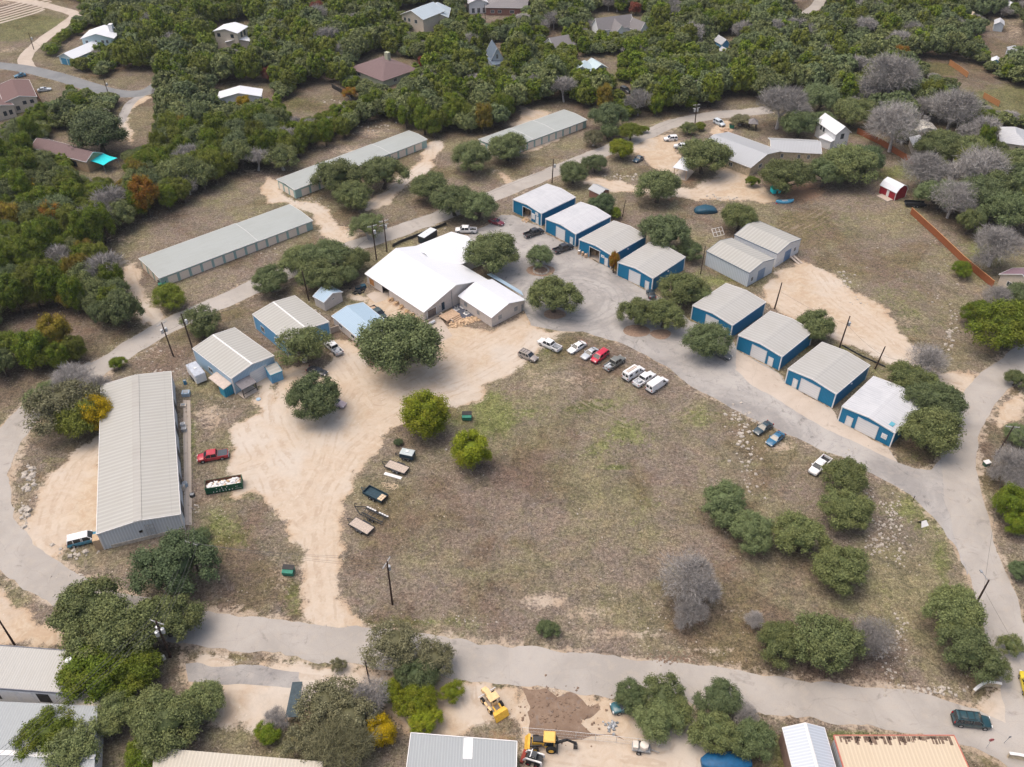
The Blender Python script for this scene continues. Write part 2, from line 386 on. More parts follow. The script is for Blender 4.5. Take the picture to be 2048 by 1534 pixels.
def sc3(b, c, k):
    o = b.n('ShaderNodeVectorMath', operation='SCALE'); b.l(c, o.inputs[0]); o.inputs['Scale'].default_value = k
    return o.outputs[0]
def ground_material():
    b = NB('ground_soils', 0.95, 0.0, 0.1)
    P = b.pos()
    A = b.n('ShaderNodeAttribute', attribute_name='soil_a')
    B = b.n('ShaderNodeAttribute', attribute_name='soil_b')
    sa = b.n('ShaderNodeSeparateColor'); b.l(A.outputs['Color'], sa.inputs[0])
    sb = b.n('ShaderNodeSeparateColor'); b.l(B.outputs['Color'], sb.inputs[0])
    dirt, green, bare = sa.outputs
    red, dark, wood = sb.outputs
    nf = b.noise(P, 2.2, 4, 0.8)          # grass tufts
    nm = b.noise(P, 0.9, 5, 0.7)
    nl = b.noise(P, 0.16, 5, 0.62)
    m1 = b.noise(P, 0.42, 6, 0.72, 0.4)
    nx = b.noise(P, 0.05, 4, 0.6)
    ns = b.noise(P, 4.6, 3, 0.8)
    tuft = b.step(b.math('ADD', b.math('MULTIPLY', nf, 0.6), b.math('MULTIPLY', nm, 0.4)), 0.38, 0.62)
    tf = b.step(b.math('ADD', b.math('MULTIPLY', ns, 0.5), b.math('MULTIPLY', nf, 0.5)), 0.36, 0.64)
    g1 = b.mix(tf, (0.100, 0.081, 0.063), (0.365, 0.308, 0.245))
    g2 = b.mix(tf, (0.115, 0.090, 0.073), (0.33, 0.27, 0.222))
    m1 = b.noise(P, 0.42, 6, 0.72, 0.4); m2 = b.noise(P, 0.11, 6, 0.7, 0.8); m3 = b.noise(P, 1.3, 4, 0.75)
    grass = b.mix(b.step(m2, 0.42, 0.58), g1, g2)
    dk1 = b.mix(tf, (0.085, 0.072, 0.05), (0.235, 0.20, 0.145))
    grass = b.mix(b.math('MULTIPLY', b.step(m1, 0.50, 0.66), 0.7), grass, dk1)
    pl = b.mix(tf, (0.21, 0.175, 0.155), (0.50, 0.44, 0.395))
    grass = b.mix(b.math('MULTIPLY', b.step(m1, 0.47, 0.34), 0.6), grass, pl)
    grass = b.mix(b.math('MULTIPLY', b.step(m3, 0.56, 0.72), 0.45), grass, (0.10, 0.078, 0.06))
    st = b.noise(b.mapping(P, (0.35, 1.6, 1), (0, 0, 0.5)), 0.9, 5, 0.75, 1.0)
    grass = b.mix(b.math('MULTIPLY', b.step(st, 0.60, 0.72), 0.45), grass, (0.47, 0.385, 0.30))
    g3 = b.mix(tf, (0.105, 0.098, 0.048), (0.31, 0.285, 0.17))
    grass = b.mix(b.math('MULTIPLY', b.step(nx, 0.42, 0.60), 0.7), grass, g3)
    big = b.noise(P, 0.038, 5, 0.68, 0.7)
    # darker litter and thatch
    dk = b.mix(tf, (0.095, 0.068, 0.055), (0.25, 0.195, 0.165))
    dm = b.step(b.math('ADD', dark, b.math('MULTIPLY', b.math('SUBTRACT', nm, 0.5), 0.9)), 0.15, 0.75)
    grass = b.mix(b.math('MULTIPLY', dm, 0.75), grass, dk)
    # green growth
    gr = b.mix(tf, (0.075, 0.092, 0.026), (0.235, 0.26, 0.10))
    gm = b.step(b.math('ADD', green, b.math('MULTIPLY', b.math('SUBTRACT', b.math('ADD', b.math('MULTIPLY', nl, 0.5), b.math('MULTIPLY', nm, 0.5)), 0.5), 3.6)), 0.25, 0.95)
    grass = b.mix(b.math('MULTIPLY', gm, 0.8), grass, gr)
    # wood floor
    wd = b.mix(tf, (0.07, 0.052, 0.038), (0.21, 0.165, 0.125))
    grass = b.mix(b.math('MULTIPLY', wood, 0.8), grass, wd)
    mo = b.math('ADD', b.math('MULTIPLY', m1, 0.45), b.math('MULTIPLY', m3, 0.55))
    grass = b.mix(b.math('MULTIPLY', b.step(mo, 0.505, 0.44), 0.62), grass, sc3(b, grass, 0.50))
    grass = b.mix(b.math('MULTIPLY', b.step(mo, 0.515, 0.58), 0.60), grass, sc3(b, grass, 1.6))
    grass = b.mix(b.math('MULTIPLY', b.step(m2, 0.49, 0.42), 0.45), grass, sc3(b, grass, 0.62))
    hu = b.noise(P, 0.27, 5, 0.7, 0.5)
    grass = b.mix(b.math('MULTIPLY', b.step(hu, 0.52, 0.60), 0.35), grass, b.mix(1.0, grass, (1.08, 0.97, 0.93), 'MULTIPLY'))
    grass = b.mix(b.math('MULTIPLY', b.step(hu, 0.48, 0.41), 0.28), grass, b.mix(1.0, grass, (0.92, 1.03, 0.70), 'MULTIPLY'))
    sp2 = b.noise(P, 3.4, 2, 0.6)
    grass = b.mix(b.math('MULTIPLY', b.step(sp2, 0.56, 0.64), 0.36), grass, sc3(b, grass, 0.45))
    grass = b.mix(b.math('MULTIPLY', b.step(sp2, 0.42, 0.35), 0.34), grass, sc3(b, grass, 1.6))
    grass = b.mix(b.math('MULTIPLY', b.step(big, 0.50, 0.60), 0.75), grass, b.mix(1.0, grass, (0.78, 0.70, 0.645), 'MULTIPLY'))
    grass = b.mix(b.math('MULTIPLY', b.step(big, 0.48, 0.39), 0.60), grass, b.mix(1.0, grass, (1.16, 1.16, 1.09), 'MULTIPLY'))
    # bare soil
    rd = b.mix(nm, (0.34, 0.17, 0.09), (0.42, 0.27, 0.17))
    rm = b.step(b.math('ADD', red, b.math('MULTIPLY', b.math('SUBTRACT', nm, 0.5), 1.5)), 0.3, 1.0)
    grass = b.mix(b.math('MULTIPLY', rm, 0.75), grass, rd)
    so = b.mix(b.step(nl, 0.35, 0.65), (0.47, 0.37, 0.275), (0.52, 0.44, 0.355))
    so = b.mix(b.math('MULTIPLY', b.step(nf, 0.56, 0.8), 0.4), so, (0.27, 0.20, 0.15))
    bm = b.step(b.math('ADD', bare, b.math('MULTIPLY', b.math('SUBTRACT', b.math('ADD', b.math('MULTIPLY', nm, 0.5), b.math('ADD', b.math('MULTIPLY', nf, 0.25), b.math('MULTIPLY', m1, 0.25))), 0.5), 4.0)), 0.40, 0.95)
    x = b.mix(b.math('MULTIPLY', bm, 0.9), grass, so)
    # crushed limestone yards
    lo = b.noise(b.mapping(P, (1, 1, 1)), 0.33, 6, 0.72, 1.2)
    ye = b.mix(b.step(lo, 0.35, 0.66), (0.43, 0.33, 0.235), (0.495, 0.415, 0.32))
    ye = b.mix(b.step(nx, 0.45, 0.65), ye, b.mix(nm, (0.45, 0.40, 0.34), (0.52, 0.47, 0.41)))
    ye = b.mix(b.math('MULTIPLY', b.step(lo, 0.60, 0.78), 0.22), ye, (0.50, 0.31, 0.19))
    ye = b.mix(b.math('MULTIPLY', b.step(nf, 0.6, 0.85), 0.35), ye, (0.36, 0.29, 0.22))
    lo2 = b.noise(P, 0.55, 6, 0.75, 1.5)
    ye = b.mix(b.math('MULTIPLY', b.step(lo2, 0.52, 0.62), 0.28), ye, sc3(b, ye, 0.72))
    ye = b.mix(b.math('MULTIPLY', b.step(lo2, 0.47, 0.40), 0.3), ye, sc3(b, ye, 1.18))
    L_ = b.n('ShaderNodeAttribute', attribute_name='lane').outputs['Fac']
    wob = b.math('ADD', L_, b.math('MULTIPLY', b.math('SUBTRACT', b.noise(P, 0.5, 3, 0.6), 0.5), 0.9))
    near = b.step(wob, 5.5, 1.5)
    tr = b.step(b.math('SINE', b.math('MULTIPLY', wob, 4.3)), 0.25, 0.95)
    tr = b.math('MULTIPLY', b.math('MULTIPLY', tr, near), b.step(b.noise(P, 0.3, 4, 0.7), 0.42, 0.60))
    ye = b.mix(b.math('MULTIPLY', near, 0.30), ye, (0.56, 0.51, 0.45))
    ye = b.mix(b.math('MULTIPLY', tr, 0.42), ye, (0.36, 0.275, 0.20))
    x = b.mix(b.math('MULTIPLY', tr, 0.5), x, (0.36, 0.30, 0.235))
    fr = b.math('MULTIPLY', b.step(dirt, 0.95, 0.55), b.step(b.noise(P, 0.13, 4, 0.6), 0.42, 0.58))
    ye = b.mix(b.math('MULTIPLY', fr, 0.65), ye, (0.43, 0.31, 0.205))
    ym = b.step(b.math('ADD', dirt, b.math('MULTIPLY', b.math('SUBTRACT', b.math('ADD', b.math('MULTIPLY', nm, 0.4), b.math('MULTIPLY', nf, 0.6)), 0.5), 2.3)), 0.30, 0.72)
    x = b.mix(ym, x, ye)
    # pebbles
    vo = b.n('ShaderNodeTexVoronoi'); b.l(P, vo.inputs['Vector']); vo.inputs['Scale'].default_value = 1.1
    pk = b.math('MULTIPLY', b.step(vo.outputs['Distance'], 0.16, 0.08), b.step(nl, 0.5, 0.6))
    x = b.mix(b.math('MULTIPLY', pk, 0.6), x, (0.62, 0.57, 0.50))
    h = b.math('ADD', b.math('MULTIPLY', tf, b.math('SUBTRACT', 1.0, ym)), b.math('MULTIPLY', nm, 0.6))
    b.bump(h, 0.6, 0.16)
    return b.col(x)
GROUND = ground_material()

LANES = [[(652,1262),(645,1200),(632,1120),(628,1050),(650,980),(700,900),(770,840),(850,800),(960,760),(1040,715),(1085,672)],
 [(600,1000),(640,930),(660,860),(700,800),(720,770),(700,740),(680,712)],[(560,1010),(530,930),(500,870),(480,820)],[(610,1040),(560,960),(520,930),(470,945)],
 [(760,800),(830,770),(900,735),(960,690),(1040,650)],[(540,790),(545,850),(570,900),(610,950)],[(150,1130),(90,1080),(110,1000),(150,930),(205,880)],
 [(1185,360),(1300,385),(1400,385),(1460,350)],[(1640,545),(1680,600),(1760,660),(1850,745),(1930,770)],[(1560,600),(1640,650),(1760,700),(1850,750)],
 [(1130,745),(1180,800),(1260,835),(1340,830),(1400,790),(1430,780)],[(1370,1420),(1375,1480),(1360,1560)],[(940,1330),(950,1400),(990,1460)],[(250,535),(275,600),(310,645)],[(550,360),(600,405),(660,450),(690,485)],[(870,285),(860,330),(800,370),(750,412)],
 [(1440,430),(1560,470),(1620,440),(1700,395)],[(420,1340),(560,1350),(700,1360)],[(1100,1500),(1200,1510),(1330,1530)]]
lane = np.full(X.shape, 9.0)
for p_ in LANES: lane = np.minimum(lane, sdl(X, Y, [tuple(G(*q)[:2]) for q in p_], 9.0))
def grid_mesh(name, sel=None, dz=0.0, wood=None):
    """the sheet, or the cells of it picked by sel, with its soil attributes"""
    idx = np.arange(NX*NY).reshape(NY, NX)
    q = np.stack([idx[:-1, :-1], idx[:-1, 1:], idx[1:, 1:], idx[1:, :-1]], -1).reshape(-1, 4)
    if sel is not None: q = q[sel[q].max(1)]
    used, inv = np.unique(q, return_inverse=True)
    q = inv.reshape(-1, 4)
    co = np.stack([X[used], Y[used], np.full(len(used), dz)], -1)
    me = bpy.data.meshes.new(name)
    me.vertices.add(len(used)); me.vertices.foreach_set('co', co.ravel())
    me.loops.add(q.size); me.loops.foreach_set('vertex_index', q.ravel().astype(np.int32))
    me.polygons.add(len(q)); me.polygons.foreach_set('loop_start', np.arange(0, q.size, 4).astype(np.int32))
    me.polygons.foreach_set('loop_total', np.full(len(q), 4, np.int32))
    me.update()
    for nm, ch in (('soil_a', (dirt, green, bare)), ('soil_b', (red, dark, wood))):
        a = me.attributes.new(nm, 'FLOAT_COLOR', 'POINT')
        arr = np.stack([c[used] for c in ch]+[np.ones(len(used))], -1)
        a.data.foreach_set('color', arr.ravel().astype(np.float32))
    a = me.attributes.new('lane', 'FLOAT', 'POINT'); a.data.foreach_set('value', lane[used].astype(np.float32))
    me.materials.append(GROUND)
    o = bpy.data.objects.new(name, me); C.objects.link(o)
    tag(o, kind='structure')
    return o

# paved surfaces -------------------------------------------------------------
def asphalt_material(name, c0, c1, dust, crack=0.5):
    b = NB(name, 0.9, 0.0, 0.2)
    P = b.pos()
    nl = b.noise(P, 0.10, 5, 0.6, 0.6); nm = b.noise(P, 0.7, 5, 0.7); nf = b.noise(P, 6.0, 2, 0.7)
    x = b.mix(b.step(nl, 0.3, 0.7), c0, c1)
    x = b.mix(b.math('MULTIPLY', b.step(nm, 0.45, 0.75), 0.35), x, dust)
    x = b.mix(b.math('MULTIPLY', b.step(nf, 0.45, 0.75), 0.25), x, sc(c0, 0.72))
    n5 = b.noise(P, 0.23, 5, 0.7, 1.5)
    x = b.mix(b.math('MULTIPLY', b.step(n5, 0.56, 0.72), crack), x, sc(c0, 0.55))
    vo = b.n('ShaderNodeTexVoronoi', feature='DISTANCE_TO_EDGE')
    wv = b.n('ShaderNodeVectorMath', operation='ADD'); b.l(P, wv.inputs[0])
    ns = b.n('ShaderNodeTexNoise'); b.l(P, ns.inputs['Vector']); ns.inputs['Scale'].default_value = 0.35
    b.l(ns.outputs['Color'], wv.inputs[1]); b.l(wv.outputs[0], vo.inputs['Vector']); vo.inputs['Scale'].default_value = 0.13
    x = b.mix(b.math('MULTIPLY', b.step(vo.outputs['Distance'], 0.010, 0.002), 0.22*crack), x, (0.15, 0.14, 0.135))
    if crack > .7:
        gp = b.n('ShaderNodeVectorMath', operation='DISTANCE'); b.l(P, gp.inputs[0]); gp.inputs[1].default_value = tuple(G(1150,600))
        rr_ = b.math('ADD', gp.outputs['Value'], b.math('MULTIPLY', b.noise(P, 0.15, 3, 0.6), 3.0))
        rg = b.math('MULTIPLY', b.step(b.math('SINE', b.math('MULTIPLY', rr_, 3.2)), 0.2, 0.95), b.math('MULTIPLY', b.step(rr_, 6.0, 9.0), b.step(rr_, 19.0, 14.0)))
        x = b.mix(b.math('MULTIPLY', rg, 0.38), x, (0.24, 0.235, 0.23))
        bl = b.noise(P, 0.5, 6, 0.78, 1.2)
        x = b.mix(b.math('MULTIPLY', b.step(bl, 0.53, 0.66), 0.5), x, (0.19, 0.188, 0.195))
    b.bump(nf, 0.3, 0.03)
    return b.col(x)
ASPH = asphalt_material('chip_seal', (0.325, 0.305, 0.28), (0.41, 0.385, 0.355), (0.45, 0.39, 0.32), 0.5)
ASPH2 = asphalt_material('old_asphalt', (0.26, 0.25, 0.242), (0.41, 0.395, 0.375), (0.45, 0.405, 0.355), 0.8)
ASPH3 = asphalt_material('dark_asphalt', (0.17, 0.18, 0.19), (0.22, 0.23, 0.235), (0.3, 0.29, 0.27), 0.2)
CONC = asphalt_material('worn_concrete', (0.42, 0.36, 0.30), (0.50, 0.44, 0.38), (0.38, 0.31, 0.25), 0.5)

def road_strip(name, pts, hw, z, mat, amp=0.35, seed=0):
    """ribbon along a smoothed polyline with frayed edges"""
    p = [Vector((a, b)) for a, b in pts]
    fine = []
    for i in range(len(p)-1):
        a = p[max(i-1, 0)]; b_ = p[i]; c = p[i+1]; d = p[min(i+2, len(p)-1)]
        n = max(2, int((c-b_).length/0.9))
        for k in range(n):
            t = k/n
            fine.append(0.5*((2*b_)+(c-a)*t+(2*a-5*b_+4*c-d)*t*t+(3*b_-a-3*c+d)*t**3))
    fine.append(p[-1])
    vs = []; fs = []
    for i, q in enumerate(fine):
        t = (fine[min(i+1, len(fine)-1)]-fine[max(i-1, 0)]).normalized()
        nrm = Vector((-t.y, t.x))
        for j, s_ in enumerate((-1, -.5, 0, .5, 1)):
            w = hw
            if abs(s_) == 1:
                w += amp*2.2*(vnoise(np.array([i*0.9]), np.array([j*40.0]), 4.0, seed)[0]-.5)+amp*1.3*(vnoise(np.array([i*0.9]), np.array([j*40.0+9]), 1.2, seed+2)[0]-.5)
            c = q+nrm*w*s_
            vs.append((c.x, c.y, z))
        if i:
            for j in range(4):
                a = (i-1)*5+j
                fs.append((a, a+1, a+6, a+5))
    m = MB(); m.add(vs, fs)
    return tag(m.build(name, mat), kind='structure')
def sheet(name, poly, z, mat, amp=0.35, seed=0, step=0.8, kind='structure'):
    """filled outline with frayed edges"""
    import bmesh
    pts = []
    n = len(poly)
    for i in range(n):
        a = Vector(poly[i]); b_ = Vector(poly[(i+1) % n])
        k = max(1, int((b_-a).length/step))
        for j in range(k):
            q = a.lerp(b_, j/k)
            q.x += amp*2*(vnoise(np.array([q.x]), np.array([q.y]), 2.5, seed)[0]-.5)+amp*(vnoise(np.array([q.x]), np.array([q.y]), .9, seed+1)[0]-.5)
            q.y += amp*2*(vnoise(np.array([q.x]), np.array([q.y]), 2.5, seed+4)[0]-.5)
            pts.append(q)
    bm = bmesh.new()
    vs = [bm.verts.new((q.x, q.y, z)) for q in pts]
    es = [bm.edges.new((vs[i], vs[(i+1) % len(vs)])) for i in range(len(vs))]
    bmesh.ops.triangle_fill(bm, edges=es, use_beauty=True)
    bmesh.ops.recalc_face_normals(bm, faces=bm.faces[:])
    if bm.faces and sum(f.normal.z for f in bm.faces) < 0: bmesh.ops.reverse_faces(bm, faces=bm.faces[:])
    me = bpy.data.meshes.new(name); bm.to_mesh(me); bm.free()
    me.materials.append(mat)
    o = bpy.data.objects.new(name, me); C.objects.link(o)
    if kind: tag(o, kind=kind)
    return o
sheet('asphalt_lot', wpoly(LOT), 0.010, ASPH2, 0.35, 3)
road_strip('road', ROADW['upper'], ROADS['upper'][1], 0.014, ASPH, 0.3, 11)
road_strip('road', ROADW['right'], ROADS['right'][1], 0.022, ASPH, 0.25, 12)
road_strip('road', ROADW['lower'], ROADS['lower'][1], 0.018, ASPH, 0.5, 13)
road_strip('road', ROADW['estate'], ROADS['estate'][1], 0.014, ASPH3, 0.1, 14)
road_strip('road', [tuple(G(*q)[:2]) for q in [(300,178),(285,190),(262,206),(250,225),(238,248)]], 1.6, 0.010, ASPH2, 0.3, 15)
road_strip('road', [tuple(G(*q)[:2]) for q in [(1590,40),(1620,22),(1638,5),(1648,-30)]], 2.6, 0.012, ASPH, 0.1, 16)
road_strip('road', [tuple(G(*q)[:2]) for q in [(60,138),(50,120),(62,100),(95,72),(130,48),(150,30),(120,18),(60,4),(-20,-8)]], 2.6, 0.012, CONC, 0.2, 17)
sheet('pavement', wpoly([(1571,768),(1663,818),(1679,842),(1778,898),(1795,924),(1765,912),(1640,850),(1560,802),(1500,768),(1470,740),(1474,702),(1557,747)]), 0.014, CONC, 0.3, 21)
sheet('pavement', wpoly([(732,590),(748,583),(782,586),(770,600),(752,606)]), 0.012, CONC, 0.1, 22)
sheet('pavement', wpoly([(366,800),(381,800),(384,1050),(369,1050)]), 0.012, CONC, 0.05, 23)
sheet('pavement', wpoly([(848,643),(880,633),(905,672),(872,690)]), 0.012, CONC, 0.1, 24)
SOILB = asphalt_material('dug_earth', (0.15, 0.10, 0.072), (0.25, 0.18, 0.13), (0.38, 0.30, 0.23), 0.8)
sheet('dug_soil', wpoly([(1047,1374),(1085,1372),(1112,1386),(1150,1384),(1168,1408),(1198,1404),(1200,1424),(1168,1444),(1215,1468),(1246,1480),(1150,1474),(1048,1464),(1041,1430)]), 0.016, SOILB, 1.3, 31, .5)
sheet('path', wpoly([(370,1328),(480,1330),(600,1340),(600,1372),(540,1375),(450,1368),(380,1362)]), 0.012, ASPH2, 0.5, 25)
# ------------------------------------------------------------------ building materials
BLUE = ribbed('blue_siding', (0.004, 0.175, 0.345), 'xy', 0.32, 0.14, (0.75, 0.8, 0.8), 0.45, 0.5)
WHITE = plain('white_trim', (0.72, 0.72, 0.715), 0.5, 0.05)
DOORW = ribbed('white_door', (0.72, 0.73, 0.74), 'z', 0.55, 0.05, (0.8, 0.8, 0.8), 0.1, 0.5)
TANROOF = ribbed('beige_roof', (0.40, 0.40, 0.385), 'y', 0.9, 0.08, (0.8, 0.78, 0.74), 0.45, 0.55, cross=0.35)
TANROOF2 = ribbed('ribbed_beige_roof', (0.395, 0.395, 0.37), 'y', 0.95, 0.11, (0.86, 0.84, 0.80), 0.45, 0.5, cross=0.25)
PALEROOF = ribbed('whitewashed_roof', (0.51, 0.525, 0.55), 'y', 0.6, 0.05, (0.72, 0.74, 0.76), 0.7, 0.6, cross=0.25)
WHITEROOF = ribbed('white_roof', (0.68, 0.71, 0.755), 'y', 0.5, 0.03, (0.86, 0.86, 0.88), 0.35, 0.45)
GREYROOF = ribbed('grey_metal_roof', (0.40, 0.42, 0.44), 'y', 0.45, 0.08, (0.8, 0.8, 0.8), 0.3, 0.45)
STOREROOF = ribbed('storage_roof', (0.355, 0.385, 0.375), 'y', 0.5, 0.06, (0.78, 0.76, 0.72), 0.4, 0.5)
BLUEROOF = ribbed('pale_blue_roof', (0.33, 0.45, 0.56), 'y', 0.5, 0.06, (0.8, 0.8, 0.8), 0.25, 0.5)
PALEBLUE = ribbed('pale_blue_siding', (0.36, 0.52, 0.66), 'xy', 0.35, 0.10, (0.8, 0.8, 0.8), 0.2, 0.5)
DEEPBLUE = ribbed('sky_blue_siding', (0.13, 0.36, 0.60), 'xy', 0.35, 0.10, (0.8, 0.8, 0.8), 0.2, 0.5)
TEALDK = ribbed('teal_blue_shed', (0.03, 0.28, 0.42), 'xy', 0.4, 0.15, (0.8, 0.8, 0.8), 0.2, 0.5)
GREYSIDE = ribbed('pale_grey_siding', (0.56, 0.62, 0.67), 'xy', 0.5, 0.12, (0.8, 0.8, 0.8), 0.2, 0.5)
LILAC = ribbed('lilac_grey_siding', (0.44, 0.45, 0.52), 'z', 0.3, 0.08, (0.8, 0.8, 0.8), 0.2, 0.5)
TEAL = ribbed('faded_teal_siding', (0.33, 0.48, 0.46), 'xy', 0.4, 0.08, (0.8, 0.8, 0.75), 0.3, 0.6)
BEIGEDOOR = ribbed('beige_roll_door', (0.85, 0.75, 0.64), 'z', 0.35, 0.08, (0.8, 0.8, 0.8), 0.2, 0.6)
CREAMW = plain('cream_wall', (0.60, 0.53, 0.44), 0.85, 0.08)
PINKW = plain('pale_stucco', (0.60, 0.55, 0.51), 0.85, 0.07)
STONEW = plain('limestone_wall', (0.50, 0.42, 0.30), 0.9, 0.25, 1.5)
WHITEW = plain('white_wall', (0.70, 0.71, 0.72), 0.7, 0.06)
TANW = plain('tan_wall', (0.46, 0.34, 0.22), 0.85, 0.12)
BRICK = plain('brick_wall', (0.26, 0.13, 0.10), 0.9, 0.3, 5)
BROWNSH = plain('brown_shingles', (0.17, 0.12, 0.12), 0.9, 0.22, 6)
REDSH = plain('reddish_shingles', (0.155, 0.10, 0.095), 0.9, 0.2, 6)
GREYSH = plain('grey_shingles', (0.21, 0.20, 0.205), 0.9, 0.2, 6)
SLATE = plain('blue_slate', (0.12, 0.16, 0.21), 0.8, 0.2, 5)
GLASS = plain('window_glass', (0.05, 0.065, 0.08), 0.12, 0.3, 1, 0, 0.6)
DARK = plain('bay_shade_black', (0.025, 0.022, 0.022), 0.9, 0.4, 1.2)
BLACK = plain('black_metal', (0.028, 0.03, 0.034), 0.45, 0.3)
GREYM = plain('grey_metal', (0.30, 0.32, 0.34), 0.45, 0.15, 3, 0.3)
STEEL = plain('galvanised', (0.55, 0.57, 0.59), 0.4, 0.12, 3, 0.4)
WOODP = plain('weathered_plank', (0.47, 0.40, 0.34), 0.9, 0.2, 4)
DECKW = plain('deck_board', (0.50, 0.36, 0.25), 0.85, 0.2, 4)
REDWOOD = ribbed('rusty_board_fence', (0.30, 0.098, 0.038), 'x', 0.3, 0.22, (0.6, 0.6, 0.6), 0.5, 0.8)
ORWOOD = ribbed('orange_board_fence', (0.46, 0.22, 0.09), 'x', 0.3, 0.22, (0.6, 0.6, 0.6), 0.5, 0.8)
POLEW = plain('creosoted_wood', (0.055, 0.034, 0.026), 0.9, 0.35, 3)
ROCK = plain('limestone', (0.40, 0.365, 0.32), 0.95, 0.25, 2)
ORROCK = plain('orange_stone', (0.52, 0.38, 0.25), 0.95, 0.3, 2)
RED = plain('barn_red', (0.30, 0.018, 0.030), 0.6, 0.15)
TURQ = plain('turquoise_cloth', (0.02, 0.62, 0.66), 0.7, 0.08)
CORALTRIM = plain('coral_trim', (0.50, 0.17, 0.13), 0.6, 0.08)
BARNTAN = ribbed('tan_ribbed_roof', (0.56, 0.47, 0.35), 'x', 0.55, 0.07, (0.85, 0.85, 0.8), 0.35, 0.6)
GUTTER = plain('gutter_grey', (0.16, 0.17, 0.2), 0.6, 0.1)

def frame(FL, FR, B, E, zb=0.0):
    """rectangle from photo pixels of three eave corners at height E"""
    a, b = G(*FL, zb+E), G(*FR, zb+E)
    d = b-a; W = d.length; yaw = math.atan2(d.y, d.x)
    n = Vector((-math.sin(yaw), math.cos(yaw), 0))
    k, q = B
    q = G(*q, zb+E) if not isinstance(q, (int, float)) else None
    D = B[1] if q is None else (q-(b if k == 'BR' else a)).dot(n)
    if D < 1: print('BAD FRAME', FL, FR, B, W, D)
    return Vector((a.x, a.y, zb)), yaw, W, D

def gable_top(W, rise, x): return rise*(1-abs(2*x/W-1))

def wall_mesh(W, D, E, rise, holes=(), shape='gable'):
    """four walls; holes = (face, u0, u1, ztop) real openings"""
    m = MB()
    def strip(face, L, top):
        hs = sorted([h for h in holes if h[0] == face], key=lambda h: h[1])
        cuts = [0.0]
        for h in hs: cuts += [h[1], h[2]]
        cuts.append(L)
        if shape == 'gable' and face in 'fb': cuts = sorted(set(cuts+[L/2]))
        def P(u, z):
            return {'f': (u, 0, z), 'b': (u, D, z), 'l': (0, u, z), 'r': (W, u, z)}[face]
        for i in range(len(cuts)-1):
            u0, u1 = cuts[i], cuts[i+1]
            if u1-u0 < 1e-4: continue
            zb = 0.0
            for h in hs:
                if h[1]-1e-4 <= u0 and u1 <= h[2]+1e-4: zb = h[3]
            q = [P(u0, zb), P(u1, zb), P(u1, top(u1)), P(u0, top(u0))]
            if face in 'bl': q = q[::-1]
            m.quad(*q)
    if shape == 'gable': tf = lambda u: E+gable_top(W, rise, u)
    elif shape == 'mono': tf = lambda u: E
    else: tf = lambda u: E
    strip('f', W, tf)
    strip('b', W, (lambda u: E+rise) if shape == 'mono' else tf)
    side = (lambda u: E+rise*u/D) if shape == 'mono' else (lambda u: E)
    strip('l', D, side); strip('r', D, side)
    return m

def roof_mesh(W, D, E, rise, ov=0.15, th=0.10, shape='gable'):
    m = MB()
    if shape == 'gable':
        s = rise/(W/2)
        for k in (0, 1):
            xs = (-ov, W/2) if k == 0 else (W/2, W+ov)
            zs = (E-ov*s, E+rise) if k == 0 else (E+rise, E-ov*s)
            p = [(xs[0], -ov, zs[0]), (xs[1], -ov, zs[1]), (xs[1], D+ov, zs[1]), (xs[0], D+ov, zs[0])]
            m.hexa(p+[(x, y, z+th) for x, y, z in p])
    elif shape == 'mono':
        s = rise/D
        p = [(-ov, -ov, E-ov*s), (W+ov, -ov, E-ov*s), (W+ov, D+ov, E+rise+ov*s), (-ov, D+ov, E+rise+ov*s)]
        m.hexa(p+[(x, y, z+th) for x, y, z in p])
    elif shape == 'hip':
        h = min(W, D)/2
        if D >= W: r0, r1 = (W/2, h), (W/2, D-h)
        else: r0, r1 = (h, D/2), (W-h, D/2)
        s = rise/h
        b = [(-ov, -ov, E-ov*s), (W+ov, -ov, E-ov*s), (W+ov, D+ov, E-ov*s), (-ov, D+ov, E-ov*s)]
        t = [(*r0, E+rise), (*r1, E+rise)]
        v = b+t
        f = [(0, 1, 4), (1, 2, 5, 4), (2, 3, 5), (3, 0, 4, 5)] if D >= W else [(0, 1, 5, 4), (1, 2, 5), (2, 3, 4, 5), (3, 0, 4)]
        m.add([(x, y, z+th) for x, y, z in v], f)
        m.add(v, [tuple(reversed(q)) for q in f])
        for i in range(4):
            a, c = v[i], v[(i+1) % 4]
            m.quad(a, c, (c[0], c[1], c[2]+th), (a[0], a[1], a[2]+th))
    return m

def fpt(face, W, D, u, z, off):
    return {'f': (u, -off, z), 'b': (W-u, D+off, z), 'l': (-off, D-u, z), 'r': (W+off, u, z)}[face]
def panel(m, face, W, D, u0, u1, z0, z1, off, mi=0, back=-0.02):
    a = [fpt(face, W, D, u, z, back) for u, z in ((u0, z0), (u1, z0), (u1, z1), (u0, z1))]
    b = [fpt(face, W, D, u, z, off) for u, z in ((u0, z0), (u1, z0), (u1, z1), (u0, z1))]
    return m.hexa([a[0], a[1], b[1], b[0], a[3], a[2], b[2], b[3]], mi)

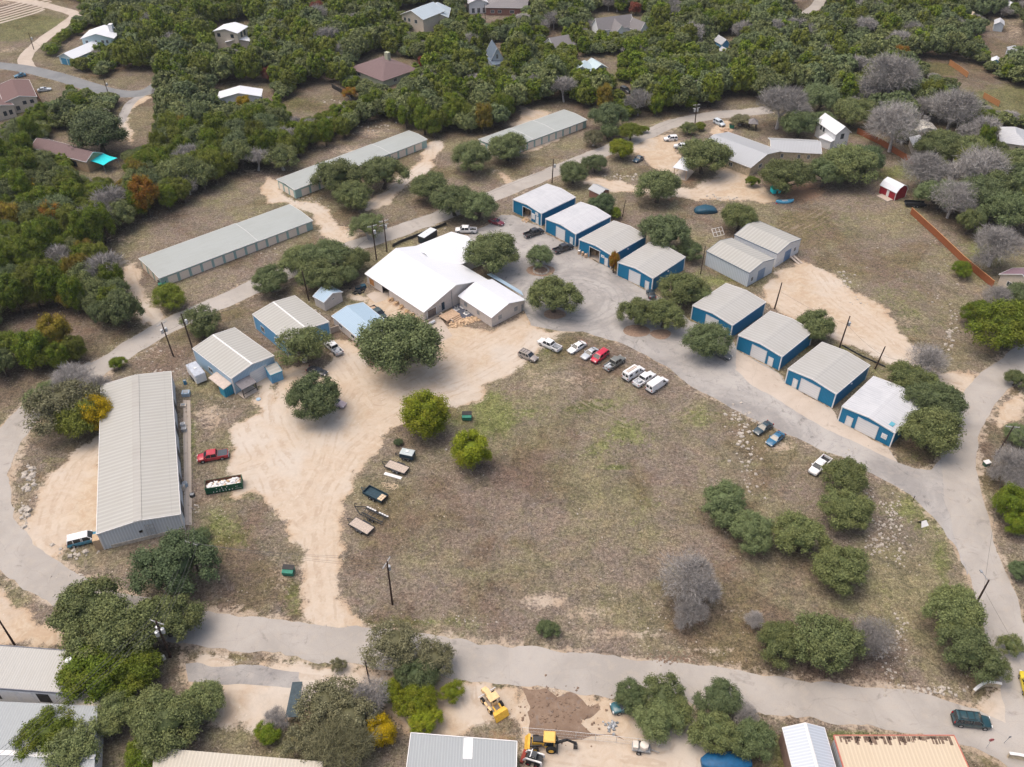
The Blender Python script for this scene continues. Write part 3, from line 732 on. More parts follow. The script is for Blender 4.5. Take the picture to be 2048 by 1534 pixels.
def add_window(root, face, W, D, u0, u1, z0, z1, trim=None, glass=None):
    m = MB(); t = 0.09
    panel(m, face, W, D, u0-t, u1+t, z1, z1+t, .05); panel(m, face, W, D, u0-t, u1+t, z0-t, z0, .05)
    panel(m, face, W, D, u0-t, u0, z0, z1, .05); panel(m, face, W, D, u1, u1+t, z0, z1, .05)
    um = (u0+u1)/2
    panel(m, face, W, D, um-.025, um+.025, z0, z1, .04)
    f = m.build('window', trim or WHITE, root)
    g = MB(); panel(g, face, W, D, u0, u1, z0, z1, .02)
    g.build('pane', glass or GLASS, f)
def add_door(root, face, W, D, u0, u1, z1, mat=None, name='door', z0=0.02, trim=None):
    m = MB(); panel(m, face, W, D, u0, u1, z0, z1, .05)
    d = m.build(name, mat or WHITE, root)
    if name == 'door':
        h = MB(); panel(h, face, W, D, u0+.12, u0+.2, 1.0, 1.1, .12); h.build('handle', GREYM, d)
    return d

def building(name, label, cat, FL, FR, B, E, rise, wall, roof, trim=None, shape='gable', doors=(), windows=(), holes=(), ov=0.15, th=0.1, zb=0.0, group=None, ridge=True, posts=True, fascia=0.18, frm=None):
    o, yaw, W, D = frm or frame(FL, FR, B, E, zb)
    root = empty(name, o, yaw, label, cat, group)
    hs = [(f, u0*(W if f in 'fb' else D), u1*(W if f in 'fb' else D), z) for f, u0, u1, z in holes]
    wall_mesh(W, D, E, rise if shape != 'hip' else 0, hs, shape).build('wall', wall, root)
    r = roof_mesh(W, D, E, rise, ov, th, shape).build('roof', roof, root)
    if trim:
        m = MB(); s = rise/(W/2) if shape == 'gable' else 0
        e = 0.03; fh = fascia
        if shape == 'gable':
            for y0, y1 in ((-ov-e, -ov+.06), (D+ov-.06, D+ov+e)):
                m.hexa([(-ov-e, y0, E-ov*s-fh+th), (W/2, y0, E+rise-fh+th), (W/2, y1, E+rise-fh+th), (-ov-e, y1, E-ov*s-fh+th),
                        (-ov-e, y0, E-ov*s+th+e), (W/2, y0, E+rise+th+e), (W/2, y1, E+rise+th+e), (-ov-e, y1, E-ov*s+th+e)])
                m.hexa([(W/2, y0, E+rise-fh+th), (W+ov+e, y0, E-ov*s-fh+th), (W+ov+e, y1, E-ov*s-fh+th), (W/2, y1, E+rise-fh+th),
                        (W/2, y0, E+rise+th+e), (W+ov+e, y0, E-ov*s+th+e), (W+ov+e, y1, E-ov*s+th+e), (W/2, y1, E+rise+th+e)])
            for x0, x1 in ((-ov-e, -ov+.05), (W+ov-.05, W+ov+e)):
                m.box(x0, x1, -ov+.07, D+ov-.07, E-ov*s-fh+th, E-ov*s+th+.02)
        elif shape == 'mono':
            s2 = rise/D
            for x0, x1 in ((-ov-e, -ov+.05), (W+ov-.05, W+ov+e)):
                m.hexa([(x0, -ov, E-ov*s2-fh+th), (x1, -ov, E-ov*s2-fh+th), (x1, D+ov, E+rise+ov*s2-fh+th), (x0, D+ov, E+rise+ov*s2-fh+th),
                        (x0, -ov, E-ov*s2+th+e), (x1, -ov, E-ov*s2+th+e), (x1, D+ov, E+rise+ov*s2+th+e), (x0, D+ov, E+rise+ov*s2+th+e)])
            m.box(-ov+.06, W+ov-.06, -ov-e, -ov+.05, E-ov*s2-fh+th, E-ov*s2+th+.02)
            m.box(-ov+.06, W+ov-.06, D+ov-.05, D+ov+e, E+rise+ov*s2-fh+th, E+rise+ov*s2+th+.02)
        else:
            h = min(W, D)/2; s3 = rise/h; z = E-ov*s3
            m.box(-ov-e, W+ov+e, -ov-e, -ov, z-.08, z+th); m.box(-ov-e, W+ov+e, D+ov, D+ov+e, z-.08, z+th)
            m.box(-ov-e, -ov, -ov+.01, D+ov-.01, z-.08, z+th); m.box(W+ov, W+ov+e, -ov+.01, D+ov-.01, z-.08, z+th)
        if posts:
            for x in (0, W):
                for y in (0, D):
                    m.box(x-.11, x+.11, y-.11, y+.11, 0.0, E-.12)
        m.build('trim', trim, root)
        if shape == 'gable' and ridge:
            c = MB(); c.hexa([(W/2-.22, -ov, E+rise+th-.05), (W/2+.22, -ov, E+rise+th-.05), (W/2+.22, D+ov, E+rise+th-.05), (W/2-.22, D+ov, E+rise+th-.05),
                              (W/2-.05, -ov, E+rise+th+.05), (W/2+.05, -ov, E+rise+th+.05), (W/2+.05, D+ov, E+rise+th+.05), (W/2-.05, D+ov, E+rise+th+.05)])
            c.build('ridge_cap', trim if ridge is True else ridge, r)
    for d in doors:
        f, u0, u1, z1, mt, nm = d[:6]
        L = W if f in 'fb' else D
        add_door(root, f, W, D, u0*L, u1*L, z1, mt, nm, d[6] if len(d) > 6 else 0.02)
    for w in windows:
        f, u0, u1, z0, z1 = w[:5]
        L = W if f in 'fb' else D
        add_window(root, f, W, D, u0*L, u1*L, z0, z1, w[5] if len(w) > 5 else trim or WHITE)
    root['_W'] = W; root['_D'] = D
    return root
def px_child(root, px, py, z=0):
    return Vector(G(px, py, z))

# ------------------------------------------------------------------ eight blue workshops
EB = 3.81
FRAMEW = plain('worn_white_frame', (0.55, 0.56, 0.57), .6, .12)
def blue(key, FL, FR, BR, label, roof, doors=(), holes=(), extra=None):
    r = building('blue_workshop', label, 'workshop', FL, FR, ('BR', BR), EB, 0.62, BLUE, roof, WHITE, doors=doors, holes=holes, ov=0.12, group='blue metal workshops with white trim', ridge=False, fascia=0.26)
    W, D = r['_W'], r['_D']
    for d in doors:
        m = MB(); u0, u1, z = d[1]*W, d[2]*W, d[3]; t = .10
        panel(m, 'f', W, D, u0-t, u0, .02, z, .11); panel(m, 'f', W, D, u1, u1+t, .02, z, .11); panel(m, 'f', W, D, u0-t, u1+t, z, z+t, .11)
        m.build('door_frame', FRAMEW, r)
    for h in holes:   # frame round the open bay; sheet behind painted near-black as interior shade
        m = MB(); u0, u1, z = h[1]*W, h[2]*W, h[3]
        panel(m, 'f', W, D, u0-.12, u0, 0, z, .06); panel(m, 'f', W, D, u1, u1+.12, 0, z, .06); panel(m, 'f', W, D, u0-.12, u1+.12, z, z+.14, .06)
        m.build('door_frame', WHITE, r)
        f = MB(); f.box(u0-1.5, u1+1.5, 0.1, 6.5, 0.03, 0.05); f.build('floor_slab', CONC, r)
        g = MB(); g.box(u0-1.9, u1+1.9, 6.5, 6.6, 0.03, 3.5); g.build('bay_shade_sheet', DARK, r)
        q = MB(); rr = random.Random(5)
        for i in range(16):
            x = u0-1+rr.random()*(u1-u0+2); y = 1.5+rr.random()*3.5; s_ = .2+.3*rr.random()
            q.box(x-s_, x+s_, y-s_, y+s_, 0.06, 0.3+rr.random()*1.3)
        q.build('stored_goods', TANW, r)
    return r
SD = lambda a, b: ('f', a, b, 2.2, WHITE, 'door')
OH = lambda a, b: ('f', a, b, 3.2, DOORW, 'overhead_door')
b4a = blue('4a', (1026.5,399), (1083,427), (1151,395), 'blue workshop with pale roof at the far row end, open bay and round sign', PALEROOF, [SD(.82,.90)], [('f', .35, .64, 3.2)])
b3a = blue('3a', (1092,438), (1151.5,468), (1221,433), 'pale-roofed blue workshop with closed white doors behind the two dark pickups', PALEROOF, [OH(.36,.65), SD(.83,.915)])
b2a = blue('2a', (1159,479), (1223.5,510.5), (1292,472), 'beige-roofed blue workshop with open bay door and orange drums outside', TANROOF, [SD(.81,.90)], [('f', .33, .64, 3.2)])
b1a = blue('1a', (1236.5,524.5), (1306,556.5), (1376,517), 'beige-roofed blue workshop beside the tall orange shrub, white doors closed', TANROOF, [OH(.34,.655), SD(.81,.91)])
b1b = blue('1b', (1386,611), (1465,650.5), (1533,605.5), 'blue workshop half hidden by the oak with a car parked beneath', TANROOF, [OH(.36,.66), SD(.80,.88)])
b2b = blue('2b', (1477.5,670.5), (1564,713), (1631,665), 'blue workshop with bushy oak pressed against its rear corner', TANROOF, [OH(.34,.67), SD(.74,.84)])
b3b = blue('3b', (1577,738), (1672.5,787.5), (1737.5,730.5), 'beige-roofed blue workshop next to the whitewashed-roof one at the road end', TANROOF, [SD(.15,.235), OH(.30,.69)])
b4b = blue('4b', (1685,813), (1790,865.5), (1850,802), 'blue workshop nearest the junction with whitewashed roof and white window', PALEROOF, [SD(.135,.245), OH(.33,.71)])
for r, items in ((b4a, [('noticeboard', .665, .775, .9, 2.6), ('round_sign', .79, .89, 2.5, 3.4)]), (b2a, [('sign_board', .69, .79, 1.9, 2.6)]), (b4b, [('window', .80, .90, 1.2, 2.4)])):
    W, D = r['_W'], r['_D']
    for nm, u0, u1, z0, z1 in items:
        m = MB(); panel(m, 'f', W, D, u0*W, u1*W, z0, z1, .07)
        p = m.build(nm, WHITE, r)
        k = MB(); rr = random.Random(int(u0*100))
        for i in range(7):   # too small in the photo to read: marks where it has marks
            a = u0*W+.15+rr.random()*((u1-u0)*W-.45); z = z0+.15+(z1-z0-.35)*rr.random()
            panel(k, 'f', W, D, a, a+.08+.12*rr.random(), z, z+.07, .08, 0, .06)
        k.build('mark', GREYM, p)
m = MB(); W, D = b4b['_W'], b4b['_D']
m.hexa([(W-1.9, 1.0, EB+.27), (W-1.0, 1.0, EB+.17), (W-1.0, 2.2, EB+.17), (W-1.9, 2.2, EB+.27), (W-1.9, 1.0, EB+.40), (W-1.0, 1.0, EB+.30), (W-1.0, 2.2, EB+.30), (W-1.9, 2.2, EB+.40)])
m.build('roof_patch', plain('faded_blue_patch', (0.10, 0.33, 0.42), 0.6, 0.2), b4b)
for r in (b2a, b3b, b1a, b4b):   # wall lamp
    W, D = r['_W'], r['_D']
    m = MB(); panel(m, 'r', W, D, D*.45, D*.45+.35, 2.9, 3.15, .25); m.build('wall_vent', WHITE, r)

# ------------------------------------------------------------------ big shed on the left with its row of side doors
L1 = building('long_shed', 'very long pale metal shed with ribbed beige roof beside the curved road', 'shed', (195,1067), (359,1028), ('BR', (357,741)), 4.2, 0.85, GREYSIDE, TANROOF2, WHITE,
    doors=[('r', .07+.178*i, .125+.178*i, 2.3, BLACK, 'side_door') for i in range(5)], windows=[], ov=0.2, ridge=False, fascia=0.22)
W, D = L1['_W'], L1['_D']
m = MB(); panel(m, 'f', W, D, 1.2, W, 0.0, .75, .12); m.build('foundation', plain('rough_concrete', (0.46,0.43,0.38), .95, .2), L1)
m = MB()
for x in (W*.56, W*.60, W*.66): m.tube((x, -.25, .8), (x, -.25, 3.9), .05)
for z in (1.6, 2.6, 3.5): m.tube((W*.56, -.25, z), (W*.66, -.25, z), .04)
m.build('ladder', GREYM, L1)
m = MB()
for i in range(7): m.box(W*.47+i*.02, W*.47+.5, -.3, -.02, 2.2, 2.5)
m.build('wall_unit', BLACK, L1)
m = MB(); m.box(-1.4, 0.2, .1, 1.8, 0, 2.5); m.build('side_lean_to', TANW, L1)

m = MB(); W, D = L1['_W'], L1['_D']
m.hexa([(W/2-.75, -.2, 4.98), (W/2+.75, -.2, 4.98), (W/2+.75, D+.2, 4.98), (W/2-.75, D+.2, 4.98), (W/2-.7, -.2, 5.165), (W/2+.7, -.2, 5.165), (W/2+.7, D+.2, 5.165), (W/2-.7, D+.2, 5.165)])
m.build('ridge_cap', ribbed('pale_ridge', (0.39,0.385,0.36), 'y', .95, .06), L1)
# workshops in the yard
L2 = building('yard_workshop', 'pale blue yard workshop with ribbed roof, lean-to and porch by the box trailer', 'workshop', (463,757), (547,712), ('BL', (392.5,694.5)), 4.3, 0.85, PALEBLUE, TANROOF2, WHITE,
    doors=[('f', .40, .80, 3.3, DOORW, 'overhead_door')], windows=[('l', .35, .45, 1.1, 2.2)], ov=0.12, fascia=0.2)
W, D = L2['_W'], L2['_D']
m = MB(); m.hexa([(-2.2, .4, 2.3), (-.05, .4, 2.7), (-.05, 6.2, 2.7), (-2.2, 6.2, 2.3), (-2.2, .4, 2.4), (-.05, .4, 2.8), (-.05, 6.2, 2.8), (-2.2, 6.2, 2.4)]); m.build('lean_to_roof', plain('felt_roof', (0.5,0.43,0.38), .9, .1), L2)
m = MB(); m.box(-2.1, -.1, .5, .6, 0, 2.35); m.box(-2.1, -2.0, .6, 2.5, 0, 2.3); m.build('lean_to_wall', TEALDK, L2)
m = MB(); m.hexa([(.4, -2.6, 2.3), (4.0, -2.6, 2.3), (4.0, -.03, 2.8), (.4, -.03, 2.8), (.4, -2.6, 2.4), (4.0, -2.6, 2.4), (4.0, -.03, 2.9), (.4, -.03, 2.9)]); m.build('porch_roof', plain('grey_felt', (0.20,0.19,0.2), .9, .15), L2)
m = MB(); m.box(.5, .65, -2.5, -2.35, 0, 2.3); m.box(3.75, 3.9, -2.5, -2.35, 0, 2.3); m.box(.66, 3.74, -2.48, -2.38, .9, 1.0); m.build('porch_post', BLACK, L2)
m = MB(); m.box(.3, 4.0, -2.7, -.1, .02, .14); m.build('porch_slab', CONC, L2)
L3 = building('yard_workshop', 'larger blue workshop with ribbed roof behind the oak, fence at its corner', 'workshop', (572,684), (657,644), ('BR', (582,595.5)), 4.0, 0.8, DEEPBLUE, TANROOF2, WHITE,
    doors=[('f', .30, .6, 3.0, DOORW, 'overhead_door')], windows=[('l', .2, .3, 1.0, 2.4), ('l', .62, .72, 1.0, 2.4)], ov=0.12, fascia=0.2)
L4 = building('cottage_shed', 'low building with pale blue roof beside the rounded oak in the yard', 'shed', (726,683), (787,655), ('BR', (719.5,609)), 2.5, 0.9, PINKW, BLUEROOF, WHITE,
    windows=[('l', .2, .3, 1.0, 1.8), ('l', .6, .7, 1.0, 1.8)], doors=[('r', .5, .58, 2.1, WHITE, 'door')], ov=0.25, ridge=BLUEROOF, posts=False)
L5 = building('garden_shed', 'small cream shed with pale blue gable roof below the power pole', 'shed', (648,603.5), (683,584), ('BL', (629.5,591.5)), 2.7, 1.1, PINKW, BLUEROOF, WHITE, ov=0.25, ridge=False, posts=False, windows=[('f', .45, .55, 2.0, 2.3)])
L6 = building('blue_locker_shed', 'small bright blue lean-to shed in front of the pale blue workshop', 'shed', (541,751), (564,742), ('BR', (558,727)), 2.3, 0.5, DEEPBLUE, TANROOF2, TEALDK, shape='mono', ov=0.1, posts=False)

# main hall ---------------------------------------------------------------
hb = G(848,639); hm = G(911,606.5)
hd = hm-hb; HW = hd.length*2; hyaw = math.atan2(hd.y, hd.x)
fl = G(848,623,2.7); bl = G(731,548,2.7)
HD = (bl-fl).dot(Vector((-math.sin(hyaw), math.cos(hyaw), 0)))
MAIN = building('main_hall', 'large hall with bright white roof and pale walls in the centre of the site', 'hall', None, None, None, 2.7, 3.0, PINKW, WHITEROOF, WHITE, frm=(Vector((fl.x, fl.y, 0)), hyaw, HW, HD), ov=0.3, ridge=False, posts=False,
    holes=[('l', .60, .72, 2.4)], doors=[('f', .27, .315, 2.6, plain('dark_blue_door', (0.02,0.05,0.08), .4, .2), 'door', .5)], windows=[('f', .235, .25, 1.6, 2.2)])
W, D = HW, HD
m = MB(); panel(m, 'f', W, D, W*.05, W*.18, .25, 2.35, .05); m.build('roller_door', plain('brown_store_door', (0.20,0.16,0.14), .7, .35, 2), MAIN)
m = MB(); panel(m, 'f', W, D, W*.04, W*.05, .2, 2.45, .08); panel(m, 'f', W, D, W*.18, W*.19, .2, 2.45, .08); panel(m, 'f', W, D, W*.05, W*.18, 2.35, 2.45, .08); m.build('door_frame', WHITE, MAIN)
m = MB(); panel(m, 'l', W, D, D*.05, D*.13, .3, 2.0, .05); m.build('rusty_panel', plain('orange_plywood', (0.50,0.24,0.09), .8, .3), MAIN)
m = MB(); m.tube((W*.43, -.15, 0), (W*.43, -.15, 4.6), .07); m.build('downpipe', GREYM, MAIN)
# wings as parts of the hall
def wing(name, FLp, FRp, Bp, E, rise, mats, wins=(), **k):
    o, yaw, w, d = frame(FLp, FRp, Bp, E)
    n = empty(name, (0, 0, 0)); n.parent = MAIN
    M_ = Matrix.Translation(Vector((fl.x, fl.y, 0))) @ Matrix.Rotation(hyaw, 4, 'Z')
    n.matrix_local = M_.inverted() @ (Matrix.Translation(o) @ Matrix.Rotation(yaw, 4, 'Z'))
    wall_mesh(w, d, E, rise).build('wall', mats[0], n)
    r = roof_mesh(w, d, E, rise, .3, .1).build('roof', mats[1], n)
    for f, u0, u1, z0, z1 in wins:
        L = w if f in 'fb' else d
        m = MB(); panel(m, f, w, d, u0*L, u1*L, z0, z1, .05); m.build('window', GREYM, n)
    return n, w, d
wing('east_wing', (983,634), (1049,600), ('BL', (914.5,594)), 2.9, 1.5, (PINKW, WHITEROOF), [('l', .15, .24, 1.1, 2.2), ('l', .55, .63, 1.1, 2.2), ('f', .2, .3, 1.1, 2.2), ('f', .68, .78, 1.1, 2.2), ('f', .9, .96, 0.1, 2.0)])
# north wing: gable end faces the upper lot
_o = G(968,508,2.9); _b = G(902,465,2.9); _c = G(847,492,2.9)
def wing3(name, a, b, c, E, rise, mats):
    """a,b ends of the gable wall; c lies along the depth from b"""
    if (b-a).cross(c-b).z < 0: a, b = b, a; c = c+(b-a)
    d = b-a; w = d.length; yaw = math.atan2(d.y, d.x)
    n_ = Vector((-math.sin(yaw), math.cos(yaw), 0)); dep = abs((c-b).dot(n_))
    n = empty(name, (0, 0, 0)); n.parent = MAIN
    M_ = Matrix.Translation(Vector((fl.x, fl.y, 0))) @ Matrix.Rotation(hyaw, 4, 'Z')
    n.matrix_local = M_.inverted() @ (Matrix.Translation(Vector((a.x, a.y, 0))) @ Matrix.Rotation(yaw, 4, 'Z'))
    wall_mesh(w, dep, E, rise).build('wall', mats[0], n)
    roof_mesh(w, dep, E, rise, .3, .1).build('roof', mats[1], n)
_dd = (_c-_b)
wing3('north_wing', _o, _b, _b+_dd*1.35, 2.9, 1.9, (PINKW, WHITEROOF))
# lean-to strip along the back of the east wing
m = MB()
a, b_, c, d = G(974,549,2.2), G(983,547,2.0), G(1043,583,2.0), G(1047,592,2.2)
inv = (Matrix.Translation(Vector((fl.x, fl.y, 0))) @ Matrix.Rotation(hyaw, 4, 'Z')).inverted()
q = [inv @ Vector(v) for v in (a, d, c, b_)]
m.hexa([(v.x, v.y, v.z) for v in q]+[(v.x, v.y, v.z+.1) for v in q]); m.build('lean_to_roof', BLUEROOF, MAIN)
for px_, py_ in ((985,562),(1008,576),(1040,594)): pass

# storage rows --------------------------------------------------------------
def storage(label, FL, FR, BR, E, nd, steps):
    o, yaw, W, D = frame(FL, FR, ('BR', BR), E)
    root = empty('storage_row', o, yaw, label, 'storage units', 'rows of self storage units')
    wall_mesh(W, D, E, 0, (), 'flat').build('wall', TEAL, root)
    r = MB(); t = MB(); n = len(steps)
    cuts = [0]+[s_*W for s_ in steps]+[W]
    for i in range(len(cuts)-1):
        x0, x1 = cuts[i], cuts[i+1]
        e = E+.18*((len(cuts)-2-i) if i else 0) if False else E+.12*((len(cuts)-2-i) % 3)
        a = -.2 if i == 0 else 0; b = .2 if i == len(cuts)-2 else 0
        p = [(x0+a, -.2, e), (x1+b, -.2, e), (x1+b, D/2, e+.35), (x0+a, D/2, e+.35)]
        r.hexa(p+[(x, y, z+.08) for x, y, z in p])
        p = [(x0+a, D/2, e+.35), (x1+b, D/2, e+.35), (x1+b, D+.2, e), (x0+a, D+.2, e)]
        r.hexa(p+[(x, y, z+.08) for x, y, z in p])
        t.box(x0+a, x1+b, -.27, -.2, e-.1, e+.1); t.box(x0+a, x1+b, D+.2, D+.27, e-.1, e+.1)
        for x in ((x0+a-.06) if i == 0 else x0-.03, (x1+b)):
            t.hexa([(x, -.26, e-.02), (x+.07, -.26, e-.02), (x+.07, D/2, e+.33), (x, D/2, e+.33), (x, -.26, e+.12), (x+.07, -.26, e+.12), (x+.07, D/2, e+.47), (x, D/2, e+.47)])
            t.hexa([(x, D/2, e+.33), (x+.07, D/2, e+.33), (x+.07, D+.26, e-.02), (x, D+.26, e-.02), (x, D/2, e+.47), (x+.07, D/2, e+.47), (x+.07, D+.26, e+.12), (x, D+.26, e+.12)])
    r.build('roof', STOREROOF, root); t.build('trim', WHITE, root)
    u0, u1 = W*.035, W*.965
    pitch = (u1-u0)/nd
    for i in range(nd):
        m = MB(); panel(m, 'f', W, D, u0+i*pitch+.35, u0+(i+1)*pitch-.35, .05, E-.42, .04)
        m.build('roll_door', BEIGEDOOR, root)
    for f in ('l',):
        for i in range(3):
            m = MB(); panel(m, f, W, D, D*(.06+.31*i), D*(.06+.31*i+.22), .05, E-.42, .04)
            m.build('roll_door', BEIGEDOOR, root)
    return root
storage('nearest storage row with flat grey roof and a dozen beige doors on teal walls', (319.5,556.5), (623.5,441.5), (576,411), 2.6, 13, [.62])
storage('middle storage row with stepped roof, oaks growing in front of its doors', (589.5,381), (853,279), (816.5,262.5), 2.6, 14, [.36, .70])
storage('farthest storage row beyond the oaks, roof in two steps', (1003,303), (1173,240), (1124,221.5), 2.6, 11, [.35, .62])

# grey pair on the right ------------------------------------------------------
building('grey_shed', 'pale grey shed nearest the pole with long side wall and ribbed roof', 'shed', (1499,546), (1549,518), ('BL', (1409,505)), 4.0, 1.1, GREYSIDE, TANROOF2, SLATE, ridge=False, posts=False, ov=.12, fascia=.14,
    doors=[('f', .38, .66, 3.0, plain('slate_blue_door', (0.17,0.25,0.37), .5, .1), 'sliding_door')], windows=[('f', .12, .2, 1.0, 2.2, WHITE)])
building('grey_shed', 'pale grey shed behind its twin with timber steps at its blue door', 'shed', (1555,508), (1602,478.5), ('BL', (1468,471)), 4.0, 1.1, WHITEW, TANROOF2, SLATE, ridge=False, posts=False, ov=.12, fascia=.14,
    doors=[('f', .36, .62, 3.0, plain('blue_door', (0.16,0.25,0.40), .5, .1), 'sliding_door'), ('f', .1, .2, 2.1, WHITE, 'door')], windows=[('f', .76, .84, 1.4, 2.4, WHITE)])

# school-like building upper right ---------------------------------------------
building('long_house', 'long stone building with grey metal roof beside the upper car park', 'house', (1501,334), (1560,302), ('BL', (1434,277)), 3.0, 1.6, STONEW, GREYROOF, WHITE, ridge=False, posts=False, ov=.4,
    windows=[('l', .25, .32, 1, 2.1), ('l', .6, .67, 1, 2.1), ('f', .3, .4, 1, 2.1)], doors=[('l', .45, .5, 2.1, BLACK, 'door'), ('l', .1, .14, 2.1, TURQ, 'door')])
building('stone_annex', 'stone annex with grey metal roof set at an angle behind the round oak', 'house', (1641,306), (1633,281), ('BL', (1548,318)), 3.0, 1.4, STONEW, GREYROOF, WHITE, ridge=False, posts=False, ov=.4,
    windows=[('l', .2, .25, .9, 2.1), ('l', .55, .6, .9, 2.1), ('l', .75, .8, .9, 2.1)])
building('white_house', 'two-storey white house with white metal roof beyond the stone annex', 'house', (1673,267), (1700,263), ('BL', (1636,241)), 5.2, 2.0, WHITEW, WHITEROOF, WHITE, ridge=False, posts=False, ov=.4,
    windows=[('l', .2, .27, 3.2, 4.6, BLACK), ('l', .35, .42, 3.2, 4.6, BLACK), ('f', .4, .6, 3.2, 4.7, BLACK), ('l', .6, .67, .9, 2.2, BLACK)])
building('white_house_annex', 'low white flat-roofed annex against the white house', 'house', (1640,275), (1662,283), ('BR', (1672,268)), 2.8, .4, WHITEW, WHITEROOF, WHITE, shape='mono', ov=.3, posts=False)
building('cream_house', 'cream-roofed house showing through bare trees on the right', 'house', (1833,262), (1876,262), ('BR', (1872,247)), 3.0, 1.2, CREAMW, ribbed('cream_roof', (0.66,0.64,0.58), 'y', .5, .05), WHITE, ridge=False, posts=False, ov=.3)
building('cream_house', 'pale house roof glimpsed below the cream roof among oak branches', 'house', (1828,292), (1860,294), ('BR', (1868,278)), 2.6, .8, CREAMW, PALEROOF, WHITE, ridge=False, posts=False, ov=.3)
building('edge_house', 'cream house with white-grey hipped roof at the right edge', 'house', (2003,283), (2055,290), ('BR', (2062,262)), 3.2, 2.0, CREAMW, PALEROOF, WHITE, shape='hip', posts=False, ov=.4, windows=[('f', .25, .33, 1, 2, BLACK), ('f', .6, .68, 1, 2, BLACK)])
building('purple_roof_house', 'cream house with purplish shingle roof behind the rusty fence end', 'house', (2003,548), (2075,585), ('BL', (1962,505)), 3.0, 2.6, CREAMW, plain('purple_shingles', (0.19,0.13,0.16), .9, .2, 6), WHITE, posts=False, ridge=False, ov=.4,
    windows=[('f', .22, .34, .9, 2.1), ('f', .62, .74, .9, 2.1), ('l', .1, .2, .9, 2.1)])
# red barn with gambrel roof
o, yaw, W, D = frame((1793,385), (1815,377.5), ('BL', (1766,368)), 2.6)
bar = empty('red_barn', o, yaw, 'little dark red barn shed with white curved roof by the bare trees', 'shed')
m = MB()
prof = [(0, 2.6), (W*.16, 3.6), (W*.5, 4.3), (W*.84, 3.6), (W, 2.6)]
for y in (0, D):
    m.add([(0, y, 0), (W, y, 0)]+[(x, y, z) for x, z in prof[::-1]], [tuple(range(7))])
m.quad((0, 0, 0), (0, D, 0), (0, D, 2.6), (0, 0, 2.6)); m.quad((W, 0, 0), (W, D, 0), (W, D, 2.6), (W, 0, 2.6))
m.build('wall', RED, bar)
m = MB()
pf = [(-.25, 2.35)]+prof[1:4]+[(W+.25, 2.35)]
for i in range(4):
    a, b_ = pf[i], pf[i+1]
    p = [(a[0], -.25, a[1]), (b_[0], -.25, b_[1]), (b_[0], D+.25, b_[1]), (a[0], D+.25, a[1])]
    m.hexa([(x, y, z+.02) for x, y, z in p]+[(x, y, z+.14) for x, y, z in p])
m.build('roof', WHITEROOF, bar)
m = MB(); panel(m, 'l', W, D, D*.45, D*.6, .1, 2.1, .05); m.build('door', WHITE, bar)
m = MB()
for x in (0, W): m.box(x-.08, x+.08, -.06, .06, 0, 2.5)
m.build('trim', WHITE, bar)
m = MB(); m.box(-2.2, -.05, .4, D*.8, .02, .25); m.build('porch', WOODP, bar)
# small shed above the row
building('shelter_shed', 'small shed with grey curved roof behind the farthest blue workshop', 'shed', (1200,388), (1218,380), ('BL', (1176,379)), 2.5, .8, BRICK, GREYROOF, None, ov=.3, windows=[('f', .3, .7, .8, 1.8, WHITE)])
# carport
def pavilion(name, label, cat, FL, FR, B, E, rise, roofm, postm, floor=None, shape='gable'):
    o, yaw, W, D = frame(FL, FR, B, E)
    r = empty(name, o, yaw, label, cat)
    roof_mesh(W, D, E, rise, .3, .12, shape).build('roof', roofm, r)
    for x in (.15, W-.15):
        for y in (.15, D-.15):
            m = MB(); m.box(x-.1, x+.1, y-.1, y+.1, 0, E); m.build('post', postm, r)
    if floor:
        m = MB(); m.box(-.2, W+.2, -.2, D+.2, .015, .08); m.build('floor', floor, r)
    return r
pv = pavilion('carport', 'open timber carport with flat white roof beside the upper drive', 'carport', (1348,335), (1374,341), ('BR', (1390,322)), 3.2, .25, WHITEROOF, DECKW, CONC, 'mono')
pavilion('gazebo', 'small open gazebo with dark hipped roof behind the long stone building', 'gazebo', (1499,246), (1515,247), ('BR', (1517,240)), 2.6, 1.0, GREYSH, POLEW, None, 'hip')

# houses in the woods --------------------------------------------------------
NW_WALL = plain('pale_aqua_wall', (0.48, 0.60, 0.64), .7, .06)
building('aqua_house', 'low garage wing with white metal roof and blue doors on the upper left', 'house', (117,112), (146,117), ('BL', (164,80)), 3.0, 1.6, NW_WALL, WHITEROOF, WHITE, posts=False, ridge=False, ov=.4,
    doors=[('f', .12, .48, 2.4, plain('garage_blue', (0.05,0.25,0.42), .5, .1), 'garage_door'), ('f', .55, .88, 2.4, plain('garage_blue2', (0.05,0.25,0.42), .5, .1), 'garage_door')])
r = building('aqua_house', 'two-storey white-roofed house with square chimney on the upper left', 'house', (163,77), (226,76), ('BR', (216,60)), 5.6, 1.8, NW_WALL, WHITEROOF, WHITE, posts=False, ridge=False, ov=.5,
    windows=[('f', .1, .18, 3.6, 4.8), ('f', .4, .46, 3.6, 4.8), ('f', .6, .68, 3.6, 4.8), ('f', .75, .82, 3.6, 4.8)])
m = MB(); W, D = r['_W'], r['_D']; m.box(W*.76, W*.88, D*.55, D*.75, 5, 9); m.build('chimney', WHITEW, r)
building('hill_house', 'pale house with boxy upper storey and white metal roof in dense woods', 'house', (428,62), (474,66), ('BR', (480,52)), 6.6, 1.2, CREAMW, WHITEROOF, WHITE, posts=False, ridge=False, ov=.4,
    windows=[('f', .12, .24, 4.6, 5.8, BLACK), ('f', .7, .82, 4.6, 5.8, BLACK), ('r', .3, .45, 4.2, 6, BLACK), ('r', .6, .75, 4.2, 6, BLACK)])
